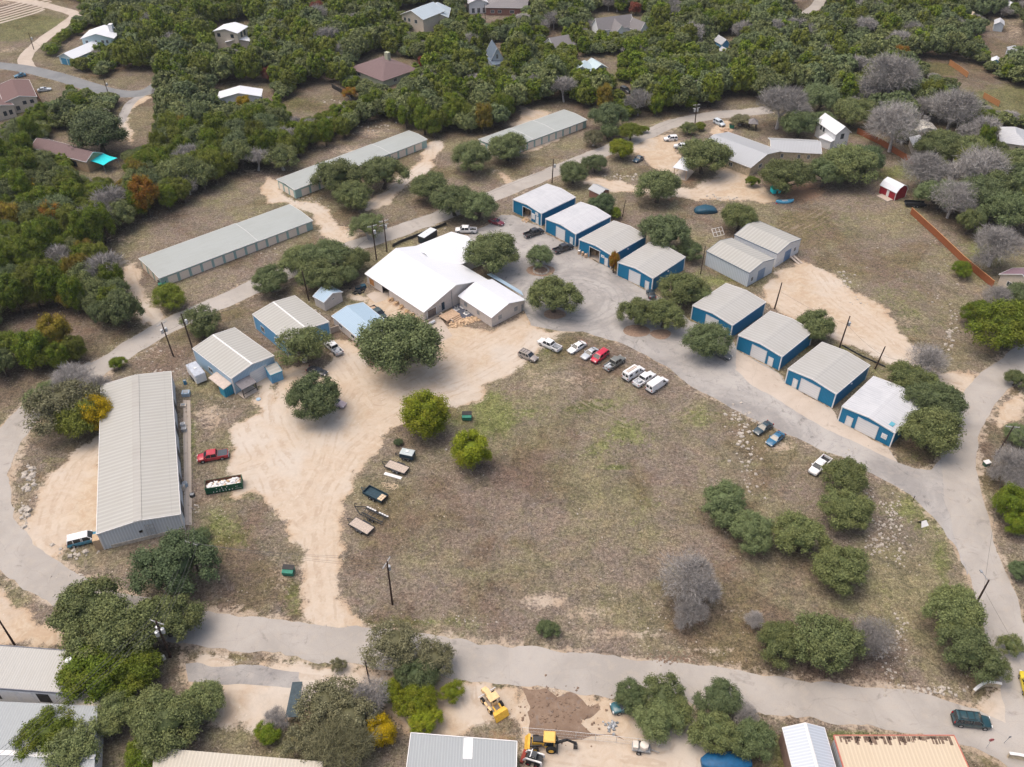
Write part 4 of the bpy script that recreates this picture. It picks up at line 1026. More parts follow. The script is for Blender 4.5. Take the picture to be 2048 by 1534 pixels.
building('hill_house_porch', 'low white metal porch roof below the boxy upper storey', 'porch', (452,84), (498,82), ('BR', (503,68)), 3.0, 1.0, CREAMW, WHITEROOF, WHITE, posts=False, ridge=False, ov=.4)
building('stucco_house', 'cream stucco house with reddish roof cut by the left edge', 'house', (8,205), (72,193), ('BR', (58,160)), 4.4, 1.2, CREAMW, REDSH, WHITE, posts=False, ridge=False, ov=.3,
    windows=[('f', .1, .2, 1.0, 2.3, BLACK), ('f', .3, .4, 1.0, 2.3, BLACK), ('f', .55, .65, 2.6, 3.6, BLACK), ('f', .78, .88, 2.6, 3.6, BLACK)])
building('stucco_wing', 'front wing of the cream stucco house at the left edge', 'house', (-20,222), (26,210), ('BR', (10,178)), 4.0, 1.0, CREAMW, REDSH, WHITE, posts=False, ridge=False, ov=.3, windows=[('f', .5, .62, 1.2, 2.6, BLACK), ('f', .75, .87, 1.2, 2.6, BLACK)])
building('tan_house', 'tan house with brown shingle roof beside the turquoise shade sail', 'house', (172,322), (203,306), ('BL', (101,276)), 3.8, 1.6, TANW, BROWNSH, WHITE, posts=False, ridge=False, ov=.4,
    windows=[('l', .12, .2, 1.0, 2.6, BLACK), ('l', .42, .52, 1.0, 2.6, BLACK), ('l', .72, .8, 1.0, 2.6, BLACK)])
building('ranch_house', 'white-roofed ranch house with bright yellow tree in front', 'house', (437,197), (520,192), ('BR', (541,178)), 3.2, 1.6, WHITEW, WHITEROOF, WHITE, posts=False, ridge=False, ov=.5, windows=[('r', .3, .5, 1, 2.2, BLACK)])
h6 = building('hipped_house', 'house with wide purplish-brown hipped roof surrounded by woods', 'house', (766,160), (832,137), ('BR', (764,114)), 3.0, 2.6, plain('sage_wall', (0.42,0.45,0.34), .8, .08), BROWNSH, None, shape='hip', ov=.7, windows=[('l', .2, .3, 1, 2.1, WHITE), ('f', .3, .4, 1, 2.1, WHITE)])
m = MB(); W, D = h6['_W'], h6['_D']; m.box(W*.75, W*.84, D*.6, D*.7, 3, 7); m.build('chimney', plain('sage_brick', (0.40,0.42,0.31), .9, .1), h6)
building('tall_house', 'tall pale house with blue-grey metal roof near the top centre', 'house', (803,28), (846,38), ('BR', (873,18)), 6.4, 2.4, CREAMW, ribbed('bluegrey_roof', (0.42,0.50,0.56), 'y', .5, .08), WHITE, posts=False, ridge=False, ov=.5,
    windows=[('f', .1, .2, 4, 5.4), ('f', .3, .4, 4, 5.4), ('f', .6, .72, 4, 5.4), ('f', .15, .25, 1, 2.3), ('l', .3, .4, 4, 5.4)])
building('tall_house_wing', 'side wing with long metal roof right of the tall pale house', 'house', (846,34), (895,34), ('BR', (882,16)), 4.6, 2.2, CREAMW, ribbed('bluegrey_roof2', (0.42,0.50,0.56), 'y', .5, .08), WHITE, posts=False, ridge=False, ov=.5)
building('porch_house', 'white porch house cut by the top edge left of the brick house', 'house', (938,6), (974,4), ('BR', (978,-14)), 4.6, 1.6, WHITEW, PALEROOF, WHITE, posts=False, ridge=False, ov=.5, windows=[('f', .15, .3, .3, 2.3, WHITE), ('f', .45, .6, .3, 2.3, WHITE), ('f', .75, .88, .3, 2.3, WHITE)])
building('brick_house', 'brick house with grey shingle roof at the top centre', 'house', (972,14), (1052,15), ('BR', (1048,-14)), 3.4, 2.6, BRICK, GREYSH, WHITE, posts=False, shape='hip', ov=.5, windows=[('f', .12, .2, 1, 2.1), ('f', .3, .38, 1, 2.1), ('f', .6, .7, 1, 2.1)])
building('blue_cabin', 'narrow cabin with steep dark blue gable roof alone in the woods', 'house', (983,118), (1006,116), ('BR', (995,100)), 3.6, 4.0, GREYSIDE, SLATE, WHITE, posts=False, ridge=False, ov=.4, windows=[('f', .42, .58, 3.6, 5.2)])
building('blue_cabin_porch', 'dark blue porch roof at the foot of the steep cabin', 'porch', (986,130), (1012,126), ('BR', (1010,116)), 2.4, .9, GREYSIDE, SLATE, None, shape='mono', ov=.3)
GW = ('white gabled house with grey shingle roof in the upper woods', 'white wing with grey gable facing right beside the long white house')
building('white_gabled_house', GW[0], 'house', (1184,50), (1197,60), ('BR', (1262,48)), 3.6, 3.6, WHITEW, GREYSH, WHITE, posts=False, ridge=False, ov=.3, windows=[('l', .2, .3, 1, 2.2, BLACK)])
building('white_gabled_house', GW[1], 'house', (1231,68), (1253,66), ('BL', (1214,56)), 3.2, 3.2, WHITEW, GREYSH, WHITE, posts=False, ridge=False, ov=.3, windows=[('f', .4, .6, 1.2, 2.4, BLACK)])
building('white_gabled_house', 'white gabled cottage with grey roof and yellow tree to its left', 'house', (1090,84), (1108,95), ('BR', (1140,78)), 3.2, 2.6, WHITEW, GREYSH, WHITE, posts=False, ridge=False, ov=.3)
building('white_gabled_house', 'sliver of white gable behind trees right of the long white house', 'house', (1280,62), (1296,58), ('BL', (1276,48)), 3.4, 3.0, WHITEW, GREYSH, WHITE, posts=False, ridge=False, ov=.3)
building('metal_roof_house', 'house with low pale metal roof beside the green lawn in the woods', 'house', (1149,139), (1180,141), ('BR', (1184,130)), 3.0, 1.4, GREYSIDE, ribbed('aqua_grey_roof', (0.45,0.56,0.60), 'y', .5, .08), WHITE, posts=False, ridge=False, ov=.5)
building('metal_roof_wing', 'angled wing with white roof edge beside the low pale metal roof', 'house', (1190,138), (1213,134), ('BR', (1208,120)), 3.0, 1.4, GREYSIDE, ribbed('aqua_grey_roof2', (0.45,0.56,0.60), 'y', .5, .08), WHITE, posts=False, ridge=False, ov=.5)
building('small_blue_house', 'small blue-walled house with pale roof high in the right woods', 'house', (1444,88), (1458,86), ('BR', (1448,77)), 3.6, 1.6, DEEPBLUE, GREYROOF, WHITE, posts=False, ridge=False, ov=.3)
building('small_blue_house', 'lower outbuilding with pale roof just below the small blue house', 'house', (1453,110), (1467,108), ('BR', (1462,97)), 2.8, 1.2, DEEPBLUE, GREYROOF, WHITE, posts=False, ridge=False, ov=.3)
building('far_house', 'far house with white roof near the top right corner', 'house', (2013,14), (2036,15), ('BR', (2032,6)), 2.4, 1.2, CREAMW, WHITEROOF, WHITE, posts=False, ridge=False, ov=.3)
building('far_house', 'little tan gable poking out of the woods near the top right', 'house', (1939,34), (1953,33), ('BR', (1950,26)), 2.4, 1.8, CREAMW, plain('sand_roof', (0.55,0.48,0.38), .9, .1), None, ov=.3)
building('far_shed', 'small white and blue shed among trees left of the right lawn', 'shed', (1984,122), (2000,124), ('BR', (2004,118)), 2.6, .8, DEEPBLUE, WHITEROOF, None, ov=.3)
building('far_shed', 'pale metal roof half buried in the right woods', 'shed', (2020,104), (2046,106), ('BR', (2048,97)), 2.6, .8, GREYSIDE, GREYROOF, None, ov=.3)
building('far_house', 'pale roof on the bright clearing at the upper right', 'house', (1990,48), (2008,50), ('BR', (2010,42)), 2.8, 1.0, GREYSIDE, PALEROOF, None, ov=.3)
building('far_house', 'white roofed house hidden in trees at the top left', 'house', (176,-1), (192,1), ('BR', (196,-12)), 3.0, 1.2, NW_WALL, GREYROOF, None, ov=.3)

# bottom edge -----------------------------------------------------------------
def raw_shed(name, label, corners, E, wall, roof, front_h=0.0, trim=None, extra=None):
    """roof outline given by four photo pixels at eave height (BL, BR, FR, FL), front pair raised or lowered"""
    P = [G(*c, E) for c in corners[:2]]+[G(*c, E+front_h) for c in corners[2:]]
    o = Vector((P[3].x, P[3].y, 0)); d = P[2]-P[3]; yaw = math.atan2(d.y, d.x)
    M_ = (Matrix.Translation(o) @ Matrix.Rotation(yaw, 4, 'Z')).inverted()
    q = [M_ @ p for p in P]
    r = empty(name, o, yaw, label, 'building')
    m = MB(); m.hexa([tuple(v) for v in (q[3], q[2], q[1], q[0])]+[(v.x, v.y, v.z+.15) for v in (q[3], q[2], q[1], q[0])])
    m.build('roof', roof, r)
    c = sum(q, Vector())/4
    s_ = [Vector((c.x+(v.x-c.x)*.975, c.y+(v.y-c.y)*.975, v.z-.02)) for v in q]
    w = MB()
    for i in range(4):
        a, b_ = s_[i], s_[(i+1) % 4]
        w.quad((b_.x, b_.y, 0), (a.x, a.y, 0), tuple(a), tuple(b_))
    w.build('wall', wall, r)
    if trim:
        t = MB()
        for i in range(4):
            a, b_ = q[i], q[(i+1) % 4]
            t.bar((a.x, a.y, a.z+.1), (b_.x, b_.y, b_.z+.1), .12, .3)
        t.build('trim', trim, r)
    return r, q
XROOF = ribbed('grey_corrugated', (0.42, 0.42, 0.40), 'x', 0.4, 0.10, (0.85, 0.83, 0.8), 0.35, 0.5)
XROOF2 = ribbed('grey_corrugated_pale', (0.33, 0.36, 0.375), 'x', 0.4, 0.08, (0.85, 0.83, 0.8), 0.35, 0.5)
XBEIGE = ribbed('beige_corrugated', (0.50, 0.47, 0.40), 'x', 0.5, 0.10, (0.85, 0.83, 0.8), 0.45, 0.5)
XPALE = ribbed('pale_standing_seam', (0.50, 0.55, 0.61), 'y', 0.45, 0.10, (0.9, 0.9, 0.9), 0.2, 0.4)
b1, q = raw_shed('corner_warehouse', 'grey corrugated warehouse with white shuttered wall at the bottom left', [(-140,1281), (186,1306), (134,1388), (-220,1362)], 4.5, WHITEW, XROOF, -.6, GUTTER)
fw = (q[2]-q[3]); L = fw.length
for i in range(9):
    u = L-1.5-i*2.6
    if u < 1: break
    m = MB(); a = q[3]+fw*(u/L); m.box(a.x-1.0, a.x+.9, q[3].y+.05, q[3].y+.35, 1.0, 3.2)
    m.build('shutter', WHITE if i not in (1, 4) else BLACK, b1)
m = MB(); v = Matrix.Rotation(-b1.rotation_euler.z, 4, 'Z') @ (G(146,1335,4.4)-b1.location)
m.box(v.x-.9, v.x+.9, v.y-.7, v.y+.7, 4.3, 4.55); p = m.build('vent_flashing', WHITE, b1)
m = MB(); m.tube((v.x, v.y, 4.5), (v.x, v.y, 6.0), .38, .38, 14); m.tube((v.x, v.y, 6.0), (v.x, v.y, 6.45), .55, .5, 14); m.build('vent_pipe', STEEL, b1, 40)
b2, q = raw_shed('lower_warehouse', 'second corrugated warehouse below the corner one, ridge cap running left', [(-160,1396), (196,1413), (185,1620), (-160,1620)], 4.0, WHITEW, XROOF2, 0, None)
m = MB(); a = Matrix.Rotation(-b2.rotation_euler.z, 4, 'Z')
m.bar(a @ (G(-160,1498,4.2)-b2.location), a @ (G(190,1514,4.2)-b2.location), .7, .14); m.build('ridge_cap', WHITE, b2)
raw_shed('lilac_shed', 'lilac-walled shed with beige ribbed roof half hidden under oak branches', [(150,1388), (232,1392), (186,1458), (142,1456)], 3.4, LILAC, XBEIGE, 0, None)
raw_shed('low_shed', 'long low shed with stained ribbed roof along the bottom edge', [(308,1496), (646,1524), (640,1640), (300,1640)], 3.5, GREYSIDE, XBEIGE, 0, None)
b4, q = raw_shed('bottom_shed', 'grey ribbed shed with white edge left of the backhoe', [(822,1467), (1034,1484), (1030,1640), (800,1640)], 4.0, GREYSIDE, XROOF2, 0, WHITE)
bs = building('seam_roof_shed', 'narrow shed with bright pale standing-seam roof at the bottom right', 'shed', (1607,1620), (1695,1620), ('BR', (1649,1457)), 3.6, 1.3, plain('brown_wall', (0.22,0.15,0.12), .8, .2), XPALE, WHITE, ov=.1, posts=False)
b6, q = raw_shed('tan_roof_shed', 'wide tan ribbed roof with coral red edges at the bottom right', [(1667,1472), (1907,1472), (1975,1620), (1712,1620)], 4.2, GREYSIDE, BARNTAN, 0, CORALTRIM)
rr = random.Random(3); a = (Matrix.Translation(b6.location) @ Matrix.Rotation(b6.rotation_euler.z, 4, 'Z')).inverted()
m = MB()
for i in range(70):
    if rr.random() < .25: continue
    x = 1676+i*3.2; v = a @ G(x, 1471.5, 4.36); w_ = .07+.16*rr.random(); l_ = .3+1.1*rr.random()
    m.box(v.x-w_, v.x+w_, v.y-l_, v.y-.08, 4.357, 4.365)
m.build('rust_streak', plain('rust_brown', (0.17,0.12,0.09), .9, .3), b6)
# ------------------------------------------------------------------ vehicles
TYRE = plain('tyre_rubber', (0.02, 0.02, 0.021), 0.85, 0.2)
RIM = plain('wheel_rim', (0.42, 0.43, 0.44), 0.35, 0.1, 3, 0.6)
VGLASS = plain('vehicle_glass', (0.02, 0.026, 0.032), 0.08, 0.2, 1, 0, 0.7)
LAMPW = plain('headlamp_lens', (0.65, 0.66, 0.66), 0.15, 0.05)
LAMPR = plain('tail_lamp', (0.35, 0.01, 0.01), 0.2, 0.05)
PLAST = plain('black_plastic', (0.03, 0.03, 0.032), 0.6, 0.2)
_paints = {}
def P_(c, name='car_paint'):
    if c not in _paints: _paints[c] = paint(name, c)
    return _paints[c]
def loft(m, st, mi=0):
    """st: (x, half width, z bottom, z top) cross sections with rounded shoulders"""
    rings = []
    for x, w, z0, z1 in st:
        h = z1-z0
        r = [(x, -w*.94, z0), (x, -w, z0+h*.25), (x, -w, z0+h*.62), (x, -w*.95, z0+h*.88), (x, -w*.80, z1),
             (x, w*.80, z1), (x, w*.95, z0+h*.88), (x, w, z0+h*.62), (x, w, z0+h*.25), (x, w*.94, z0)]
        rings.append(r)
    n = 10
    v = [p for r in rings for p in r]; f = []
    for i in range(len(rings)-1):
        for j in range(n):
            a = i*n+j; b_ = i*n+(j+1) % n
            f.append((a, b_, b_+n, a+n))
    f.append(tuple(range(n))[::-1]); f.append(tuple(range((len(rings)-1)*n, len(rings)*n)))
    m.add(v, [q[::-1] for q in f], mi)
def frus(m, b, t, zb, zt, wb, wt, mi=0):
    """b,t = (x rear, x front) at base and top"""
    m.hexa([(b[0], -wb, zb), (b[1], -wb, zb), (b[1], wb, zb), (b[0], wb, zb), (t[0], -wt, zt), (t[1], -wt, zt), (t[1], wt, zt), (t[0], wt, zt)], mi)
def wheels(root, L, w, xs, r=.37):
    for x in xs:
        for s_ in (-1, 1):
            m = MB(); y = s_*(w-.10)
            m.tube((x, y-.12, r), (x, y+.12, r), r, r, 16)
            wh = m.build('wheel', TYRE, root, 40)
            q = MB(); q.tube((x, y+s_*.125, r), (x, y+s_*.14, r), r*.6, r*.5, 10)
            q.build('rim', RIM, wh)
def lamps(root, xf, xr, w, zf, zr):
    for s_ in (-1, 1):
        m = MB(); m.box(xf-.12, xf+.02, s_*w*.72-.17, s_*w*.72+.17, zf-.09, zf+.09); m.build('headlight', LAMPW, root)
        m = MB(); m.box(xr-.02, xr+.1, s_*w*.80-.11, s_*w*.80+.11, zr-.16, zr+.16); m.build('tail_light', LAMPR, root)
PIL = []
def pillars(root, b, t, zb, zt, wb, wt, mat, extra=()):
    m = MB(); PIL.clear(); PIL.append(m)
    for s_ in (-1, 1):
        for xb, xt in [(b[0], t[0]), (b[1], t[1])]+[(e, e) for e in extra]:
            m.bar((xb, s_*wb, zb), (xt, s_*wt, zt), .09, .09)
def roof_slab(root, t, wt, z, mat, name='roof', rack=False):
    m = PIL[0]; a, b_ = t
    m.hexa([(a-.08, -wt-.04, z-.05), (b_+.1, -wt-.04, z-.05), (b_+.1, wt+.04, z-.05), (a-.08, wt+.04, z-.05),
            (a+.05, -wt+.10, z+.045), (b_-.1, -wt+.10, z+.045), (b_-.1, wt-.10, z+.045), (a+.05, wt-.10, z+.045)])
    r = m.build(name, mat, root)
    if rack:
        q = MB()
        for s_ in (-1, 1): q.box(a+.1, b_-.3, s_*(wt-.12)-.03, s_*(wt-.12)+.03, z+.07, z+.12)
        for k in range(3): x = a+.3+k*(b_-a-.9)/2; q.box(x-.03, x+.03, -wt+.15, wt-.15, z+.08, z+.12)
        q.build('roof_rack', PLAST, root)
    return r
def vehicle(name, label, cat, kind, rear, front, c, group=None, L=None, roofc=None, bed='dark', rack=False, lower=None, z=0.0, shadow=None):
    a, b_ = G(*rear, .6), G(*front, .6)
    mid = (a+b_)/2; d = b_-a; yaw = math.atan2(d.y, d.x)
    root = empty(name, (mid.x, mid.y, z), yaw, label, cat, group)
    mt = P_(c)
    if kind == 'sedan':
        L = L or 4.7; h = L/2; w = .90
        m = MB(); loft(m, [(-h, w*.80, .38, .82), (-h+.18, w*.94, .26, .96), (-h+.9, w, .22, 1.0), (-.6, w, .20, .98), (.9, w, .20, .95), (h-.9, w*.98, .22, .88), (h-.25, w*.88, .26, .76), (h, w*.68, .34, .62)])
        m.build('body', mt, root, 35)
        b, t = (-h+.55, h-1.45), (-h+1.35, h-2.35)
        m = MB(); frus(m, b, t, .93, 1.40, w*.90, w*.66); m.build('windows', VGLASS, root)
        pillars(root, b, t, .93, 1.40, w*.90, w*.66, mt, [-.1]); roof_slab(root, t, w*.66, 1.42, mt)
        wheels(root, L, w, (-h+.95, h-.95), .33); lamps(root, h, -h, w, .66, .8)
        mz, mx = .98, h-1.75
    elif kind in ('suv', 'bigsuv', 'minivan'):
        L = L or {'suv': 4.6, 'bigsuv': 5.4, 'minivan': 4.9}[kind]; h = L/2; w = .92 if kind != 'bigsuv' else .99
        H = {'suv': 1.72, 'bigsuv': 1.90, 'minivan': 1.75}[kind]
        hl = 1.0 if kind != 'minivan' else .7
        m = MB(); loft(m, [(-h, w*.90, .40, 1.02), (-h+.12, w*.98, .32, 1.12), (-.6, w, .28, 1.12), (h-hl-.4, w, .28, 1.10), (h-.5, w*.96, .30, 1.00), (h-.12, w*.86, .34, .90), (h, w*.76, .40, .78)])
        m.build('body', P_(lower) if lower else mt, root, 35)
        b, t = (-h+.08, h-hl-.25), (-h+.35, h-hl-1.05)
        m = MB(); frus(m, b, t, 1.08, H-.04, w*.94, w*.78); m.build('windows', VGLASS, root)
        pillars(root, b, t, 1.08, H-.04, w*.94, w*.78, mt, [-.15, h-hl-1.25-.9, -h+1.15]); roof_slab(root, t, w*.78, H, P_(roofc) if roofc else mt, rack=rack)
        wheels(root, L, w, (-h+1.0, h-.95), .38); lamps(root, h, -h, w, .82, 1.0)
        MB().box(-h-.06, -h+.05, -w*.85, w*.85, .38, .56).build('bumper', PLAST, root); MB().box(h-.10, h+.05, -w*.74, w*.74, .36, .52).build('bumper', PLAST, root)
        mz, mx = 1.12, h-hl-.5
    elif kind == 'pickup':
        L = L or 5.8; h = L/2; w = .98; H = 1.85
        xb = -h+1.95                                                # front of the bed
        m = MB(); loft(m, [(xb, w, .36, 1.16), (xb+1.0, w, .34, 1.16), (h-1.6, w, .34, 1.14), (h-.6, w*.96, .36, 1.08), (h-.15, w*.90, .38, 1.00), (h, w*.82, .44, .86)])
        m.box(-h+.04, xb, -w*.92, w*.92, .45, .62)
        for s_ in (-1, 1):
            y0, y1 = sorted((s_*w*.995, s_*w*.86))
            m.box(-h, xb+.01, y0, y1, .48, 1.14)
        m.box(-h-.01, -h+.09, -w*.86, w*.86, .55, 1.13)
        m.box(xb-.08, xb+.02, -w*.86, w*.86, .60, 1.12)
        m.build('body', mt, root, 35)
        m = MB(); m.box(-h+.09, xb-.08, -w*.86, w*.86, .60, .66)
        m.build('bed_liner', PLAST, root)
        if bed == 'cover':
            m = MB(); m.box(-h+.05, xb-.02, -w*.90, w*.90, 1.12, 1.17); m.build('bed_cover', plain('vinyl_cover', (0.06,0.075,0.09), .5, .1), root)
        elif bed in ('wood', 'junk', 'tools'):
            m = MB(); rr = random.Random(int(mid.x*10))
            for i in range(12):
                x = -h+.3+rr.random()*1.3; y = (rr.random()-.5)*1.2; s_ = .12+.15*rr.random()
                m.box(x-s_*1.8, x+s_*1.8, y-s_, y+s_, .66, .8+.4*rr.random())
            m.build('cargo', {'wood': DECKW, 'junk': STEEL, 'tools': GREYM}[bed], root)
        b, t = (xb+.02, h-1.25), (xb+.28, h-2.0)
        m = MB(); frus(m, b, t, 1.12, H-.04, w*.93, w*.76); m.build('windows', VGLASS, root)
        pillars(root, b, t, 1.12, H-.04, w*.93, w*.76, mt, [(b[0]+b[1])/2-.1]); roof_slab(root, t, w*.76, H, mt)
        wheels(root, L, w, (-h+1.15, h-1.0), .41); lamps(root, h, -h, w, .86, .95)
        MB().box(-h-.16, -h-.01, -w*.9, w*.9, .48, .64).build('bumper', GREYM, root); MB().box(h-.08, h+.08, -w*.82, w*.82, .44, .62).build('bumper', GREYM, root)
        mz, mx = 1.16, h-1.65
    elif kind in ('van',):
        L = L or 5.6; h = L/2; w = 1.0; H = 2.15
        m = MB(); loft(m, [(-h, w*.90, .42, 1.10), (-h+.1, w, .34, 1.16), (h-1.1, w, .34, 1.16), (h-.4, w*.95, .36, 1.06), (h-.08, w*.86, .40, .96), (h, w*.78, .46, .86)])
        frus(m, (-h+.03, h-.85), (-h+.12, h-1.75), 1.12, H, w*.97, w*.84)
        frus(m, (-h+.12, h-1.75), (-h+.35, h-2.0), H-.001, H+.07, w*.84, w*.68)
        m.build('body', mt, root, 28)
        gs = []
        def on(x, z, s_, e=.015):   # point on the tapered side
            k = (z-1.12)/(H-1.12); return (x, s_*(w*(.97+(.84-.97)*k)+e), z)
        zf = [1.28, 1.85]
        def fx(z): k = (z-1.12)/(H-1.12); return (h-.85)+(-.90)*k
        wi = [w*.88, w*.76]
        g = MB(); gs.append(g); g.hexa([(fx(zf[0])-.05, -wi[0], zf[0]), (fx(zf[0])+.02, -wi[0], zf[0]), (fx(zf[0])+.02, wi[0], zf[0]), (fx(zf[0])-.05, wi[0], zf[0]),
                (fx(zf[1])-.05, -wi[1], zf[1]), (fx(zf[1])+.02, -wi[1], zf[1]), (fx(zf[1])+.02, wi[1], zf[1]), (fx(zf[1])-.05, wi[1], zf[1])])
        sidew = [(h-1.95, h-1.35)]+([(h-3.3, h-2.4), (-h+.5, -h+1.4)] if bed == 'glass' else [])
        for s_ in (-1, 1):
            for x0, x1 in sidew:
                q = [on(x0, 1.3, s_, -.02), on(x1, 1.3, s_, -.02), on(x1-(.3 if x1 > h-1.5 else 0), 1.85, s_, -.02), on(x0, 1.85, s_, -.02)]
                p = [on(x0, 1.3, s_), on(x1, 1.3, s_), on(x1-(.3 if x1 > h-1.5 else 0), 1.85, s_), on(x0, 1.85, s_)]
                g = MB(); gs.append(g); g.hexa([q[0], q[1], p[1], p[0], q[3], q[2], p[2], p[3]] if s_ > 0 else [p[0], p[1], q[1], q[0], p[3], p[2], q[2], q[3]])
            g = MB(); gs.append(g); g.box(-h+.01, -h+.12, s_*.44-.30, s_*.44+.30, 1.3, 1.85)
        for g in gs: g.build('window', VGLASS, root)
        if rack:
            q = MB()
            for s_ in (-.25, .25): q.box(-h+.5, h-2.2, s_-.05, s_+.05, H+.12, H+.2)
            for k in range(9): q.box(-h+.6+k*.33, -h+.66+k*.33, -.25, .25, H+.13, H+.18)
            q.build('roof_ladder', DECKW, root)
        wheels(root, L, w, (-h+1.2, h-.95), .38); lamps(root, h, -h, w, .82, .95)
        MB().box(-h-.1, -h+.04, -w*.9, w*.9, .36, .55).build('bumper', PLAST, root); MB().box(h-.1, h+.06, -w*.8, w*.8, .38, .56).build('bumper', PLAST, root)
        mz, mx = 1.2, h-1.3
    for s_ in (-1, 1):
        m = MB(); y0, y1 = sorted((s_*w*.96, s_*(w+.2))); m.box(mx-.08, mx+.08, y0, y1, mz, mz+.18); m.build('mirror', mt if kind != 'van' else PLAST, root)
    return root
WHT, SIL, BLK = (0.80, 0.81, 0.82), (0.42, 0.46, 0.50), (0.018, 0.022, 0.028)
LINE = 'vehicles parked along the grass edge'
vehicle('classic_wagon', 'old blue station wagon with white top nosing under the long shed corner', 'car', 'bigsuv', (134,1087), (203,1070), (0.78,0.80,0.81), lower=(0.04,0.21,0.32), L=5.6)
vehicle('pickup_truck', 'red pickup with dark bed cover beside the green skip', 'pickup', 'pickup', (452,908), (399,917), (0.42,0.015,0.035), bed='cover')
vehicle('pickup_truck', 'dark green pickup carrying timber between hall and pale blue roof', 'pickup', 'pickup', (741,615), (770,638), (0.02,0.045,0.05), bed='wood')
vehicle('service_truck', 'white service pickup loaded with gear beside the cottage shed', 'pickup', 'pickup', (683,710), (651,682), WHT, bed='junk')
vehicle('sedan', 'black sedan parked under the spreading oak in the yard', 'car', 'sedan', (617,738), (652,747), BLK)
vehicle('hatchback', 'pale car mostly hidden under the dark round oak', 'car', 'sedan', (655,800), (687,810), (0.55,0.45,0.48))
vehicle('pickup_truck', 'white pickup with dark bed by the upper road', 'pickup', 'pickup', (950,461), (914,460), WHT, bed='none')
vehicle('hatchback', 'dark red car in the top corner of the lot', 'car', 'sedan', (983,441), (1004,447), (0.17,0.008,0.03), L=4.3)
vehicle('pickup_truck', 'black pickup in front of the pale-roofed workshop', 'pickup', 'pickup', (1053,471), (1082,461), BLK)
vehicle('pickup_truck', 'dark pickup parked by the white door of the pale-roofed workshop', 'pickup', 'pickup', (1112,502), (1141,492), (0.02,0.025,0.035))
vehicle('suv', 'tan-grey compact estate car with roof rack at the dirt edge', 'car', 'suv', (1042,706), (1071,719), (0.30,0.27,0.25), LINE, rack=True)
vehicle('pickup_truck', 'white pickup with open dark bed, first of the grass-edge line', 'pickup', 'pickup', (1116,698), (1082,682), WHT, LINE, bed='tools')
vehicle('coupe', 'white muscle coupe with dark bonnet scoop', 'car', 'sedan', (1169,685), (1138,704), WHT, LINE, L=5.0)
vehicle('sedan', 'silver sedan beside the red minivan', 'car', 'sedan', (1193,698), (1166,716), SIL, LINE)
vehicle('minivan', 'bright red minivan in the grass-edge line', 'van', 'minivan', (1214,703), (1185,724), (0.50,0.01,0.045), LINE)
vehicle('pickup_truck', 'grey-green pickup next to the red minivan', 'pickup', 'pickup', (1215,736), (1243,717), (0.16,0.17,0.16), LINE, bed='junk')
vehicle('panel_van', 'white van with wooden ladder on its roof', 'van', 'van', (1251,757), (1283,737), WHT, LINE, rack=True, bed='glass')
vehicle('pickup_truck', 'white pickup between the two white vans', 'pickup', 'pickup', (1271,770), (1306,747), WHT, LINE, bed='junk')
vehicle('panel_van', 'plain white van, last of the line nearest the lane', 'van', 'van', (1298,781), (1330,759), WHT, LINE)
vehicle('sedan', 'black sedan on bare soil by the lane', 'car', 'sedan', (1538,848), (1514,864), (0.02,0.05,0.07))
vehicle('sedan', 'deep blue sedan beside the black one', 'car', 'sedan', (1562,868), (1539,887), (0.01,0.12,0.24))
vehicle('pickup_truck', 'white pickup nosed up to the small oaks below the lane', 'pickup', 'pickup', (1655,916), (1624,947), WHT)
vehicle('large_suv', 'dark green sport utility driving on the lower road', 'car', 'bigsuv', (1912,1438), (1974,1445), (0.01,0.05,0.062), L=5.3, rack=True)
vehicle('hatchback', 'yellow car cut by the right edge on the right road', 'car', 'sedan', (2062,1395), (2050,1345), (0.65,0.52,0.02))
vehicle('sedan', 'grey car under the oak beside the half hidden workshop', 'car', 'sedan', (1430,702), (1456,713), (0.11,0.12,0.13))
vehicle('suv', 'white hatchback at the top of the upper car park', 'car', 'suv', (1351,277), (1332,278), WHT, L=4.4)
vehicle('suv', 'silver car half under the oak in the upper car park', 'car', 'suv', (1372,294), (1352,292), (0.62,0.66,0.68), L=4.6)
vehicle('suv', 'pale blue estate car above the long stone building', 'car', 'suv', (1431,242), (1446,250), (0.55,0.62,0.68), L=4.6)
vehicle('hatchback', 'navy hatchback beside the oak at the upper car park', 'car', 'sedan', (1283,314), (1270,322), (0.02,0.07,0.12), L=4.2)
vehicle('sedan', 'silver sedan beside the cream stucco house', 'car', 'sedan', (74,181), (103,177), (0.50,0.56,0.62))
vehicle('hatchback', 'blue car under the tree at the upper left', 'car', 'sedan', (48,149), (32,152), (0.02,0.16,0.28), L=4.2)
vehicle('suv', 'black car alone on the woodland track', 'car', 'suv', (1246,178), (1256,183), BLK)
vehicle('hatchback', 'dark blue car tail beside the shrub at the workshop corner', 'car', 'sedan', (1304,592), (1300,583), (0.01,0.03,0.05), L=3.8)
vehicle('suv', 'teal car nose showing under the oak by the lower road', 'car', 'suv', (1264,1409), (1238,1415), (0.01,0.10,0.13), L=4.4)

